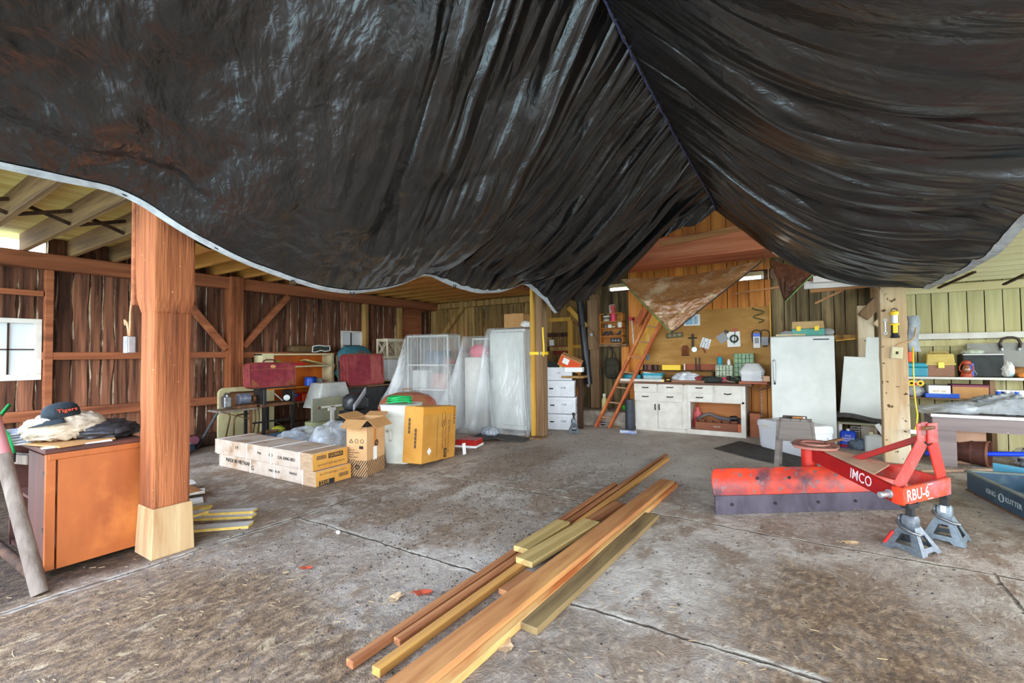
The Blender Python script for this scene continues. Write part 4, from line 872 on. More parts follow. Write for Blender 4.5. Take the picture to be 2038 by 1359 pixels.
# leaning orange carton
A, B, Cc = AZ(810, 922), AZ(838, 936), AZ(905, 908)
B, ang_, l2, l1 = carton_frame(A, B, Cc); l2 = max(l2, .66)
hL = AY(852, 822, B.y+.06).z/math.cos(rad(6))
t = thing('leaning_carton', 'orange brown carton tilted to the right beside the off-white bin', 'box', (B.x, B.y, .0), ang_)
rt = MX.Rotation(rad(5), 4, 'Y')
def rbx(c, d): return MB().box(rt @ V(c), d, rt.to_3x3())
l1 = max(l1*.62, .2)
zo = .0
obj('carton_body', rbx((l2/2, l1/2, hL/2), (l2, l1, hL)), C_BOXO, t, bev=.006)
t.location.z = max(0, l2*math.sin(rad(5)))*1.0
obj('top_tape', rbx((l2/2, l1/2, hL+.001), (l2+.004, .05, .004)), pm('clear brown tape', S(206, 140, 54), S(220, 170, 90), 20, (1, 1, 1), .25), t)
obj('corner_tape', rbx((l2*.5, -.001, hL-.06), (l2*.98, .003, .09)), pm('orange tape', S(214, 146, 46), rough=.25), t)
Fm = lambda x, z, xd=(1, 0, 0), yd=(0, 0, 1): face_mx(rt @ V((x, -.0035, z)), rt.to_3x3() @ V(xd), rt.to_3x3() @ V(yd))
text('lettering', 'GORRO', .075, INKB, t, Fm(l2*.93, hL*.82, (0, 0, -1), (1, 0, 0)), 'CENTER')
for i, (s, sz) in enumerate((('SKU 7250 DINING CHAIR SET', .035), ('MADE IN VIETNAM  MADE FOR ASSEMBLY', .028), ('SEE INSTRUCTION SHEET', .028))): text('lettering', s, sz, INKB, t, Fm(l2*(.76-.09*i), hL*.42, (0, 0, -1), (1, 0, 0)), 'CENTER')
obj('printed_patch', rbx((l2*.68, -.002, hL*.12), (.07, .003, .12)), INK, t)
text('lettering', 'GO', .06, C_BOXO, t, face_mx(rt @ V((l2*.68, -.005, hL*.12)), rt.to_3x3() @ V((0, 0, -1)), rt.to_3x3() @ V((1, 0, 0))), 'CENTER')
dm = MB(); dm.box(rt @ V((l2*.2, -.003, hL*.2)), (.07, .003, .07), (rt @ MX.Rotation(rad(45), 4, 'Y')).to_3x3()); obj('white_sticker', dm, WHT, t)
ln = MB()
for x, z0, z1 in ((l2*.42, .06, .8), (l2*.8, .5, .85)): ln.box(rt @ V((x, -.003, hL*(z0+z1)/2)), (.004, .002, hL*(z1-z0)), rt.to_3x3())
ch = [(.55, .88), (.55, .62), (.6, .75), (.62, .62), (.65, .86), (.6, .9)]
for a, b in zip(ch, ch[1:]): ln.bar(rt @ V((l2*a[0], -.003, hL*a[1])), rt @ V((l2*b[0], -.003, hL*b[1])), .005, .002, rt.to_3x3() @ V((0, 1, 0)))
obj('printed_drawing', ln, INKB, t)
sd = MB()
for y, z0, n in ((l1*.7, .55, 4), (l1*.35, .3, 5)):
    for i in range(n): sd.box(rt @ V((-.003, y, hL*(z0+.07*i))), (.003, .03, .045), rt.to_3x3())
obj('side_print', sd, INKB, t)
# ------------------------------------------------------------------ kettle grill behind the bin
q = AY(812, 812, 5.15)
t = thing('barbecue_grill', 'round red barbecue grill with a dusty domed lid behind the off-white bin', 'grill', (q.x, q.y, 0), .3)
gz = q.z+.0; gm = pm('dusty red enamel', S(160, 120, 84), S(172, 70, 56), 3.5, (1, 1, 1), .35, c3=S(196, 176, 130), s3=2)
obj('lid', MB().lathe([(.42, gz), (.425, gz+.02), (.39, gz+.12), (.30, gz+.20), (.16, gz+.245), (.0005, gz+.25)], n=36, sx=1.1), gm, t, smooth=True)
obj('lid_handle', MB().tube([(-.09, 0, gz+.235), (-.09, 0, gz+.30), (.07, 0, gz+.30), (.07, 0, gz+.235)], .011), W_POSTM, t)
obj('bowl', MB().lathe([(.0005, gz-.32), (.18, gz-.31), (.32, gz-.22), (.41, gz-.08), (.425, gz-.005)], n=36, sx=1.1), RED, t, smooth=True)
obj('name_plate', MB().box((.19, -.40, gz-.035), (.22, .012, .03), rotz(.42)), pm('silver trim', S(190, 160, 160), rough=.3), t)
for a in (40, 160, 280): obj('leg', MB().cyl((.2*math.cos(rad(a)), .2*math.sin(rad(a)), gz-.26), (.34*math.cos(rad(a)), .34*math.sin(rad(a)), 0), .011, n=10), BLACK, t)
# ------------------------------------------------------------------ clutter along the left wall
# folding table on edge
t = thing('folding_table', 'cream folding table standing on edge against the left wall, legs folded', 'folding table', (-8.08, 0, 0))
y0, y1, zt = AX(431, 830, -8.0).y, AX(562, 830, -8.0).y, AX(490, 770, -8.0).z
mb = MB(); ring = rr(y1-y0-.16, zt, 0, .1, 5); P_ = [(p.x, p.y) for p in ring]
mb.prism(P_, .035, face_mx((0, (y0+y1)/2-.04, zt/2+.005), (0, 1, 0), (0, 0, 1))); obj('table_top', mb, pm('aged cream laminate', S(206, 196, 150), S(180, 170, 126), 4, (1, 1, 1), .55, spots=(S(110, 96, 66), 22, .72)), t, bev=.008)
BRZ = pm('bronze tube', S(130, 96, 60), S(96, 68, 40), 9, (1, 1, 1), .4, metal=.5)
def zy(px, py, X=-7.93): p = AX(px, py, X); return V((X+8.08, p.y, p.z))
obj('leg', MB().tube([zy(449, 872), zy(458, 830), zy(452, 800), zy(452, 786), zy(460, 781), zy(505, 779)], .013, 8), BRZ, t, smooth=True)
obj('leg', MB().tube([zy(465, 872), zy(466, 835), zy(472, 826), zy(500, 822)], .013, 8), BRZ, t, smooth=True)
obj('leg', MB().tube([zy(502, 872), zy(508, 835), zy(506, 800)], .013, 8), BRZ, t, smooth=True); obj('leg', MB().tube([zy(512, 872), zy(516, 835), zy(513, 800)], .013, 8), BRZ, t, smooth=True)
mbm = MB(); mbm.box(((zy(480, 798)).x-.03, zy(480, 798).y, zy(480, 798).z), (.02, .5, .28)); obj('brown_panel', mbm, pm('rusty panel', S(150, 104, 60), S(110, 74, 44), 6, (1, 1, 1), .6), t, bev=.02)
# shop stand with motor and grinder
XS = -7.3
def s3(px, py, X=XS): return AX(px, py, X)
zc = s3(500, 812).z
t = thing('shop_stand', 'old steel shop stand carrying a belt motor, before the folding table', 'machine stand', (0, 0, 0))
obj('bench_board', MB().box((XS-.05, (s3(428, 815).y+s3(505, 810).y)/2, zc), (.36, s3(505, 810).y-s3(428, 815).y, .03)), pm('zinc board', S(150, 140, 128), S(110, 92, 74), 8, (1, 1, 1), .5, metal=.3), t, bev=.004)
obj('machine_bed', MB().box((XS-.08, (s3(512, 800).y+s3(578, 800).y)/2, zc+.03), (.4, s3(578, 800).y-s3(512, 800).y, .05)), RUST, t, bev=.004)
fr = MB(); yl, yr_ = s3(515, 790).y, s3(577, 790).y
fr.box((XS, yl+.02, zc+.16), (.3, .05, .26)); fr.box((XS, yr_-.02, zc+.14), (.3, .05, .2)); fr.box((XS-.1, (yl+yr_)/2, zc+.3), (.32, yr_-yl+.1, .03)); obj('machine_frame', fr, BLACK, t, bev=.006)
a, b = s3(546, 783, XS+.16), s3(562, 797, XS+.16)
obj('crank_arm', MB().bar(a, b, .02, .012), ALU, t); wl_ = s3(570, 791, XS+.17); obj('hand_wheel', MB().cyl(wl_, wl_+V((.03, -.01, 0)), .05, n=20), ALU, t, bev=.004)
c = s3(488, 793); obj('motor', MB().cyl(c+V((0, -.11, 0)), c+V((.0, .06, 0)), .085, n=22), pm('grey motor', S(140, 148, 166), S(104, 108, 120), 9, (1, 1, 1), .4, metal=.4), t, bev=.012, seg=2)
obj('motor_foot', MB().box((c.x, c.y, zc+.04), (.2, .26, .05)), RUST, t, bev=.006)
obj('pulley', MB().cyl(c+V((.0, .10, -.01)), c+V((.0, .15, -.01)), .05, n=20), RUST, t, bev=.008)
bl = MB(); bl.bar(c+V((0, .13, .04)), V((XS, yl+.1, zc+.2)), .02, .01); bl.bar(c+V((0, .13, -.055)), V((XS, yl+.1, zc+.13)), .02, .01); obj('motor_belt', bl, BLACK, t)
c = s3(450, 800); obj('grinder_head', MB().box(c+V((0, 0, -.0)), (.12, .1, .16)).cyl(c+V((0, -.02, .08)), c+V((0, .02, .08)), .06, n=14), STEEL, t, bev=.01)
for px, pz in ((493, 874), (519, 884), (577, 864)):
    p = s3(px, 830); obj('leg', MB().box((XS+.08, p.y, zc/2), (.04, .04, zc)), RUST if px == 493 else BLACK, t); 
obj('leg', MB().box((XS-.24, s3(548, 830).y, zc/2), (.04, .04, zc)), BLACK, t); obj('leg', MB().box((XS-.24, s3(505, 830).y, zc/2), (.04, .04, zc)), BLACK, t)
for z in (.42, .2):
    mb = MB(); mb.bar((XS+.08, s3(493, 830).y, z*zc/.65), (XS+.08, s3(577, 830).y, z*zc/.65), .025, .025); obj('cross_rail', mb, BLACK, t)
obj('lower_shelf', MB().box((XS-.08, (s3(519, 830).y+s3(577, 830).y)/2, .17*zc/.65), (.34, .6, .015)), BLACK, t)
obj('brace', MB().bar((XS+.07, s3(540, 830).y, .42*zc/.65), (XS+.07, s3(577, 830).y, .2*zc/.65), .02, .012), BLACK, t)
obj('brace', MB().bar((XS+.07, s3(440, 830).y, zc-.02), (XS+.07, s3(493, 830).y, zc-.16), .02, .012), BRZ, t)
q = V((XS-.1, s3(560, 850).y, .18*zc/.65)); mb = MB(); mb.blob((0, 0, .05), (.22, .2, .12), .2, 3, 5); one('ball_of_rope', 'yellow green ball on the lower shelf of the shop stand', 'ball', mb, pm('lime ball', S(196, 196, 60), S(150, 150, 50), 8, (1, 1, 1), .7), smooth=True, loc=q+V((.02, 0, .01)))
mb = MB()
for i in range(6): mb.bar(V((-.1+.03*i, -.15+.05*(i % 3), .02+.012*i)), V((.05+.02*i, .1+.03*(i % 2), .03+.01*i)), .03, .02)
one('scrap_iron', 'heap of rusty scrap iron on the lower shelf of the shop stand', 'scrap', mb, RUST, loc=(XS-.08, s3(535, 860).y, .18*zc/.65))
# wine suitcase on the machine
def suitcase(label, p0, p1, zb, zt, X, thk, tilt, panel, corners):
    y0, y1 = p0, p1; W = y1-y0; H = zt-zb
    t = thing('suitcase', label, 'suitcase', (X, (y0+y1)/2, zb), (tilt, 0, rad(90)))
    r = rr(W, H, 0, .06, 5); P_ = [(p.x, p.y) for p in r]
    M_ = lambda d: face_mx((0, d, H/2), (1, 0, 0), (0, 0, 1))
    obj('case_body', MB().prism(P_, thk, M_(thk/2)), MAROON, t, bev=.012, seg=2)
    for d in (thk*.5+.004, thk*.1, -thk*.3):
        mb = MB(); mb.tube([V((p.x*1.004, -d, p.y*1.006+H/2)) for p in r], .0065, 6, True); obj('piping', mb, BROWN, t, smooth=True)
    obj('front_panel', bx((-.0, -thk/2-.002, H*panel[0]), (W*.93, .006, .012)), BROWN, t)
    if corners:
        for s in (-1, 1):
            mb = MB(); mb.prism([(s*W*.47, -H*.44), (s*W*.27, -H*.46), (s*W*.46, -H*.12)], .004, M_(-thk/2-.001)); obj('corner_patch', mb, BROWN, t)
        mb = MB(); mb.lathe([(.0005, 0.003), (.045, .003), (.045, 0)], n=20, sx=1, sy=.6, M=face_mx((0, -thk/2-.002, H*.84), (1, 0, 0), (0, 0, 1))); obj('oval_badge', mb, pm('tan badge', S(206, 150, 96), rough=.5), t)
    else:
        obj('worn_patch', bx((W*.28, -thk/2-.001, H*.5), (W*.3, .003, H*.9)), pm('worn maroon', S(162, 84, 76), S(140, 62, 60), 8, (1, 1, 1), .8), t)
    mb = MB(); mb.tube([V((-.10, 0, H)), V((-.09, 0, H+.035)), V((-.05, 0, H+.05)), V((.05, 0, H+.05)), V((.09, 0, H+.035)), V((.10, 0, H))], .011, 8); obj('handle', mb, BROWN if not corners else pm('dark red handle', S(88, 36, 34), rough=.5), t, smooth=True)
    return t
a, b = s3(497, 750, -7.1), s3(588, 742, -7.1); zb = zc+.32
suitcase('maroon suitcase with tan corner patches standing on the shop machine', a.y, b.y, zb, AX(545, 722, -7.1).z, -7.2, .2, rad(-3), (.74,), True)
# cream bookcase
XB = -8.02
bz0, bz1 = .0, AX(590, 703, XB).z; by0, by1 = AX(521, 750, XB).y, AX(659, 750, XB).y
t = thing('bookcase', 'cream bookcase with orange back against the left wall, behind the suitcase', 'bookcase', (XB-.13, 0, 0))
s1, s2, s3_ = AX(600, 729, XB).z, AX(600, 770, XB).z, AX(600, 800, XB).z
obj('back_panel', bx((-.13, (by0+by1)/2, (bz1+s3_)/2), (.015, by1-by0, bz1-s3_)), pm('orange hardboard', S(210, 110, 24), S(176, 82, 20), 4, (1, 1, .3), .6), t)
for z, m in ((bz1-.02, CREAM), (s1, CREAM), (s2, W_ORANGE), (s3_, W_POSTM)): obj('shelf', bx((0, (by0+by1)/2, z), (.27, by1-by0, .03)), m, t, bev=.003)
obj('end_panel', bx((0, by0+.015, bz1/2), (.27, .03, bz1)), CREAM, t, bev=.003); obj('end_panel', bx((0, by1-.015, bz1/2), (.27, .03, bz1)), CREAM, t, bev=.003)
obj('face_frame', bx((.142, by0+.10, (s1+bz1)/2), (.02, .2, bz1-s1)), CREAM, t); obj('face_frame', bx((.142, by1+.02, (s3_+bz1)/2), (.02, .06, bz1-s3_)), CREAM, t)
def onshelf(px, py, z, dx=0): p = AX(px, py, XB-.05+dx); return V((XB-.05+dx, p.y, z+.016))
q = onshelf(551, 715, s1); mb = MB(); mb.tube([V((0, .10*math.cos(i*.4)*(1-.003*i), .05+.04*math.sin(i*.4))) for i in range(50)], .014, 6); one('hose_coil', 'small coil of green hose on the top shelf of the cream bookcase', 'hose', mb, pm('lime hose', S(120, 160, 40), rough=.5), smooth=True, loc=q)
q = onshelf(588, 724, s1); mb = MB().box((0, 0, .03), (.2, .26, .06)); one('flat_box', 'flat red box on the top shelf of the cream bookcase', 'box', mb, RED, loc=q, bev=.004)
q = onshelf(622, 722, s1, .04); mb = MB(); mb.grid(lambda u, v: V((.14*(v-.5)*2, .36*(u-.5), .09*(1-u)*(1-.2*abs(v-.5))+.012*ridged(V((u*5, v*2, 3)))+.012)), 24, 10)
one('folded_tarp', 'folded tan tarp sagging on the top shelf of the cream bookcase', 'tarp', mb, pm('olive tan canvas', S(178, 150, 96), S(206, 184, 120), 5, (1, 1, 1), .8), smooth=True, loc=q, solid=.02)
q = onshelf(618, 760, s2, .03); r_ = abs(AX(628, 755, XB).y-AX(607, 755, XB).y)/2
t2 = thing('canister', 'blue canister on the middle shelf of the cream bookcase', 'canister', q); obj('can_body', MB().lathe([(r_*.92, 0), (r_, .01), (r_*.9, .13), (r_, .14)], n=24), BLUE, t2, smooth=40); obj('can_lid', MB().lathe([(r_, .14), (r_, .16), (r_*.6, .17), (.0005, .17)], n=24), flat('dark blue', S(20, 60, 150), .4), t2)
q = onshelf(636, 760, s2, .05); mb = MB(); mb.lathe([(.05, 0), (.075, .05), (.07, .10), (.04, .13), (.035, .14)], n=20); t2 = one('watering_jug', 'small grey jug right of the blue canister', 'jug', mb, GREYP, smooth=True, loc=q); obj('spout', MB().cyl((0, .06, .05), (0, .15, .02), .012, .008, 8), GREYP, t2)
q = onshelf(590, 760, s2); mb = MB().box((0, 0, .16), (.05, .04, .3)); mb.cyl((.0, -.03, .28), (0, .03, .28), .04, n=14); one('angle_bracket', 'grey hardware bracket standing behind the maroon suitcase', 'bracket', mb, GREYP, loc=(q.x-.06, q.y-.05, s2+.016))
RB = ORANGE
for nm, lab, px0, py0, px1, py1, tx in (('tool_box', 'wide red tool box with white lettering on the lower shelf of the bookcase', 603, 777, 644, 800, 'Tool Box'), ('tool_box', 'smaller red box left of the lettered tool box', 580, 779, 601, 798, None)):
    c, d = BX(px0, py0, px1, py1, XB, .2); z0 = s3_+.016; t2 = thing(nm, lab, 'tool box', (XB-.1, c.y, z0)); obj('box_body', bx((0, 0, .06), (.18, d.y, .12)), RED if tx is None else ORANGE, t2, bev=.008); obj('box_lid', bx((0, 0, .135), (.18, d.y, .03)), RED, t2, bev=.006)
    if tx: text('lettering', tx, .075, INKW, t2, face_mx((.092, -d.y*.35, .10), (0, 1, 0), (0, .06, 1)))
    else: obj('clasp', bx((.095, 0, .12), (.012, .04, .04)), BLUE, t2)
c = onshelf(586, 790, s3_, .14); mb = MB(); mb.box((0, 0, .06), (.012, .025, .16)).box((0, 0, .15), (.014, .06, .025)); one('spring_clamp', 'bright green clamp hanging before the small red box', 'clamp', mb, flat('neon green', S(60, 230, 70), .4), loc=(XB+.02, c.y, s3_-.06), bev=.003)
q = AX(587, 798, XB); mb = MB().box((0, 0, .045), (.16, .2, .09)); one('wooden_crate', 'small orange wooden crate under the green clamp', 'crate', mb, W_ORANGE, loc=(XB-.12, q.y+.02, s3_+.016))
# rolled awning on the bookcase
q = AX(617, 690, XB-.12); W = .62
AWN = pm('brown striped awning', S(110, 84, 44), S(70, 54, 34), 30, (.02, 1, .5), .7)
t2 = thing('rolled_awning', 'brown striped roll of awning cloth with a white edged end, on the bookcase', 'awning', (XB-.13, q.y-.05, bz1+.005))
mb = MB(); mb.blob((0, -.03, .075), (.26, .72, .16), .05, 2, 2, box=.45, nu=40, nv=20); obj('cloth_roll', mb, AWN, t2, smooth=True)
mb = MB(); pts = [V((.13, .02, .02)), V((.135, .03, .13)), V((.135, .15, .15)), V((.135, .30, .135)), V((.135, .40, .14)), V((.135, .41, .05)), V((.135, .3, .03)), V((.135, .2, .05)), V((.135, .1, .02))]; mb.tube(pts, .010, 6, True); obj('white_edging', mb, WHT, t2, smooth=True)
mb = MB(); mb.prism([(p.y, p.z) for p in pts], .01, face_mx((.12, 0, 0), (0, 1, 0), (0, 0, 1))); obj('end_flap', mb, pm('dark green cloth', S(46, 56, 44), rough=.7), t2)
# teal cushion behind the second suitcase
q = AX(706, 712, -7.75); mb = MB(); mb.lathe([(.40, -.3), (.42, .02), (.38, .12), (.30, .20), (.20, .245), (.0005, .25)], n=30, sx=.45); one('chair_cushion', 'rounded teal cushioned chair back below the small bright window', 'cushion', mb, pm('teal vinyl', S(40, 92, 106), S(62, 116, 126), 9, (1, 1, 1), .6, bump=.2, bs=60), smooth=True, loc=(-7.75, q.y, q.z))
mb = MB().box((0, 0, (q.z-.3)/2), (.3, .5, q.z-.3)); one('pedestal_stand', 'dark stand below the teal cushion', 'stand', mb, W_DARK, loc=(-7.78, q.y, 0))
# black chest with second suitcase on it
XK = -6.95
y0, y1 = AX(690, 780, XK).y, AX(792, 780, XK).y; zk = AX(740, 766, XK).z
t2 = thing('black_chest', 'black painted chest carrying the second maroon suitcase', 'chest', (XK-.25, (y0+y1)/2, 0)); obj('chest_body', bx((0, 0, (zk-.04)/2), (.48, y1-y0, zk-.04)), BLACK, t2, bev=.008); obj('chest_lid', bx((0, 0, zk-.02), (.5, y1-y0+.03, .04)), W_DARK, t2, bev=.006)
obj('lid_strip', bx((.252, .15, zk-.015), (.006, .6, .014)), W_POSTM, t2)
a, b = AX(692, 735, -7.0), AX(764, 735, -7.0)
suitcase('maroon suitcase with a worn front on the black chest, under the teal cushion', a.y, b.y, zk+.002, AX(728, 705, -7.0).z, -7.1, .22, rad(-4), (.98,), False)
mb = MB(); mb.box((0, 0, .30), (.025, .03, .6)); mb.box((0, -.12, .30), (.02, .025, .56), MX.Rotation(.12, 3, 'X')); mb.tube([V((0, -.28, .0)), V((0, -.22, .1)), V((0, -.25, .25)), V((0, -.2, .42))], .018, 6)
one('broken_chair', 'thin wooden chair frame standing left of the second maroon suitcase', 'chair frame', mb, W_POSTM, loc=(-7.35, AX(684, 740, -7.35).y, AX(684, 768, -7.35).z))
mb = MB().tube([V((0, 0, 0)), V((0, .03, .1)), V((0, -.04, .22)), V((0, .02, .34)), V((0, 0, .44))], .03, 8); one('cloth_strip', 'twisted teal cloth strip hanging beside the second maroon suitcase', 'cloth', mb, pm('teal cloth', S(30, 84, 96), S(200, 210, 200), 9, (1, 1, 1), .8, lo=.6, hi=.7), smooth=True, loc=(-7.4, AX(673, 760, -7.4).y, AX(673, 765, -7.4).z))
# milk crates with the speckled box
XC = -7.25
c, d = BX(768, 674, 804, 714, XC, .33)
def lattice(t, W, D, H, z0, m):
    b = MB()
    for y in (-1, 1):
        for k in (0, 1):
            b.box((0, y*W/2, z0+(.03 if k == 0 else H-.03)), (D, .012, .06))
    for x in (-1, 1):
        for k in (0, 1): b.box((x*D/2, 0, z0+(.03 if k == 0 else H-.03)), (.012, W, .06))
        for y in (-1, 1): b.box((x*D/2, y*W/2, z0+H/2), (.03, .03, H))
    n = 9
    for i in range(n):
        for s in (-1, 1):
            a = -W/2+W*i/n; e = a+s*H*.55; 
            if -W/2 <= e <= W/2: b.bar((D/2, a, z0+.06), (D/2, e, z0+H-.06), .008, .008); b.bar((-D/2, a, z0+.06), (-D/2, e, z0+H-.06), .008, .008)
            a = -D/2+D*i/n; e = a+s*H*.55
            if -D/2 <= e <= D/2: b.bar((a, W/2, z0+.06), (e, W/2, z0+H-.06), .008, .008); b.bar((a, -W/2, z0+.06), (e, -W/2, z0+H-.06), .008, .008)
    b.box((0, 0, z0+.006), (D, W, .012)); return obj('crate_walls', b, m, t)
CRM = pm('cream crate plastic', S(214, 204, 178), S(150, 120, 84), 5, (1, 1, 1), .6, lo=.55, hi=.8)
zsp = AX(785, 755, XC).z
mb = MB(); 
t2 = thing('speckled_box', 'white speckled box under the cream milk crate', 'box', (XC-.12, c.y+.02, zsp)); obj('box_body', bx((0, 0, (c.z-d.z/2-zsp)/2-.004), (.28, d.y*.9, c.z-d.z/2-zsp-.008)), pm('speckled white', S(228, 228, 226), spots=None, c2=S(150, 150, 150), scale=60, lo=.6, hi=.64, rough=.6), t2, bev=.004)
t2 = thing('milk_crate', 'cream lattice milk crate topmost left of the plastic-covered racks', 'crate', (XC-.14, c.y+.03, c.z-d.z/2)); lattice(t2, d.y, .30, d.z, 0, CRM)
t2 = thing('jar_stand', 'small dark stand of jars under the speckled box', 'stand', (XC-.12, c.y+.02, 0)); jz = zsp-.002
b = MB(); b.box((0, 0, jz-.012), (.32, .42, .024)); b.box((0, 0, jz-.26), (.34, .44, .03)); obj('stand_shelf', b, CREAM, t2); b = MB()
for x in (-.13, .13):
    for y in (-.17, .17): b.box((x, y, jz/2-.01), (.03, .03, jz-.03))
obj('stand_frame', b, BLACK, t2)
for i in range(3):
    mb = MB(); mb.lathe([(.05, 0), (.055, .02), (.055, .14), (.045, .16), (.045, .18), (.0005, .18)], n=16); one('glass_jar', 'dark jar on the stand under the speckled box, '+('left', 'middle', 'right')[i]+' of three', 'jar', mb, pm('dark glass', S(44, 38, 34), rough=.15, spec=.8), smooth=40, loc=(XC-.06, c.y-.10+.12*i, jz-.244))
# olive desk panel with a white T bracket
XD = -6.45
t2 = thing('desk_stand', 'olive grey metal panel with a white T bracket, tipped among clear bags', 'metal stand', (0, 0, 0))
OLV = pm('olive grey enamel', S(142, 142, 120), S(122, 124, 104), 3, (1, 1, 1), .5, c3=S(150, 140, 100), s3=2)
c, d = BX(621, 791, 690, 836, XD, .03); obj('panel', MB().box(c, d), OLV, t2, bev=.006)
yc = c.y; mb = MB(); zb_ = AX(655, 850, XD).z; mb.prism([((d.y/2)*math.cos(a*PI/12)*1.0, .16*math.sin(a*PI/12)-.0) for a in range(24)], .03, face_mx((0, 0, 0), (1, 0, 0), (0, 1, 0)) if False else MX.Translation((XD-.2, yc, zb_)) @ MX.Rotation(PI/2, 4, 'Z')); 
mb2 = MB(); mb2.lathe([(.26, -.11), (.27, -.02), (.27, .10)], n=30, sx=.65, sy=1.15); obj('drum', mb2, pm('olive drum', S(150, 152, 92), S(122, 124, 96), 3, (1, 1, 1), .35), t2, smooth=40, loc=(XD-.2, yc+.02, zb_))
a = AX(638, 811, XD+.02); b_ = AX(676, 811, XD+.02); mb = MB(); mb.box((XD+.02, (a.y+b_.y)/2+.01, a.z), (.02, b_.y-a.y+.08, .035)); mb.box((XD+.02, (a.y+b_.y)/2+.04, a.z-.2), (.02, .07, .42)); mb.box((XD+.02, (a.y+b_.y)/2+.03, a.z-.045), (.018, .15, .05)); obj('t_bracket', mb, WHITEP, t2, bev=.005)
obj('bolt_head', MB().cyl((XD+.02, a.y-.03, a.z), (XD+.045, a.y-.03, a.z), .022, n=12), RUST, t2)
obj('pedestal', MB().box((XD-.2, yc, (zb_-.1)/2), (.25, .3, zb_-.1)), BLACK, t2)
# translucent bin behind it
XT = -6.85
c, d = BX(632, 766, 702, 800, XT, .3); z0 = c.z-d.z/2-.06
t2 = thing('storage_tub', 'smoky translucent tub tipped behind the olive metal panel', 'tub', (XT-.2, c.y, 0)); mb = MB(); mb.loft([rr(.34, d.y*.72, z0+d.z+.10, .05), rr(.46, d.y*1.05, z0-.02, .06)]); obj('tub_shell', mb, pm('smoky plastic', S(150, 152, 148), S(176, 176, 170), 4, (1, 1, 1), .25, spec=.6), t2, smooth=40)
obj('tub_crate', bx((0, 0, (z0-.04)/2), (.36, .5, z0-.04)), W_DARK, t2)
# grey and black machine housing
c = AX(708, 800, -6.3); t2 = thing('machine_housing', 'black and grey plastic machine housing tilted right of the olive metal panel', 'machine', (c.x, c.y, 0), (0, 0, .2))
mb = MB(); mb.blob((0, 0, c.z), (.26, .44, .3), .1, 2, 4, box=.4); obj('housing', mb, BLACKP, t2, smooth=True)
mb = MB(); mb.grid(lambda u, v: V((.14+.01*math.sin(PI*u), -.22+.30*u, c.z-.12+.26*u*1.05+.10*v)), 8, 3); obj('grey_cowl', mb, GREYP, t2, smooth=True, solid=.02)
obj('hub', MB().cyl((.05, .16, c.z+.12), (.13, .16, c.z+.12), .06, n=18), BLACK, t2, bev=.01); obj('stand', bx((-.05, 0, (c.z-.13)/2), (.3, .35, c.z-.13)), BLACK, t2)
# clear bags
for i, (px, py, w_, h_, X, lab) in enumerate(((600, 880, .80, .50, -6.1, 'left clear plastic bag behind the long cartons'), (668, 885, .70, .62, -5.5, 'large clear plastic bag left of the tall open carton'), (640, 895, .42, .38, -5.7, 'small blue grey plastic bag between the two larger clear bags'))):
    q = AX(px, py, X); mb = MB(); mb.blob((0, 0, h_*.36), (w_*.8, w_, h_), .28, 1.8, 10+i, nu=54, nv=30); one('plastic_bag', lab, 'bag', mb, [FILMB, FILMB, film('blue bag film', S(184, 196, 216), .75, .2, 5, .6, .3)][i], smooth=True, loc=(X, q.y, 0))
    mb = MB(); mb.blob((0, 0, h_*.25), (w_*.55, w_*.7, h_*.6), .2, 2.5, 20+i); one('bag_contents', 'pale stuffing seen through '+('the left clear bag', 'the large clear bag', 'the small bag')[i], 'contents', mb, pm('bag stuffing %d' % i, S(150, 150, 148) if i != 1 else S(164, 158, 140), S(112, 114, 118), 6, (1, 1, 1), .9), smooth=True, loc=(X, q.y, 0))
c = AX(565, 876, -6.6); t2 = thing('wash_tub', 'blue grey tub behind the left clear bag', 'tub', (-6.75, c.y-.02, 0), .2); mb = MB(); mb.loft([rr(.34, .62, 0, .1), rr(.42, .74, c.z+.06, .1), rr(.46, .78, c.z+.06, .1), rr(.46, .78, c.z+.04, .1)]); obj('tub_shell', mb, pm('slate blue plastic', S(84, 108, 132), S(66, 88, 110), 4, (1, 1, 1), .4), t2, smooth=40); obj('tub_filling', bx((0, 0, c.z), (.38, .68, .02)), W_DARK, t2)
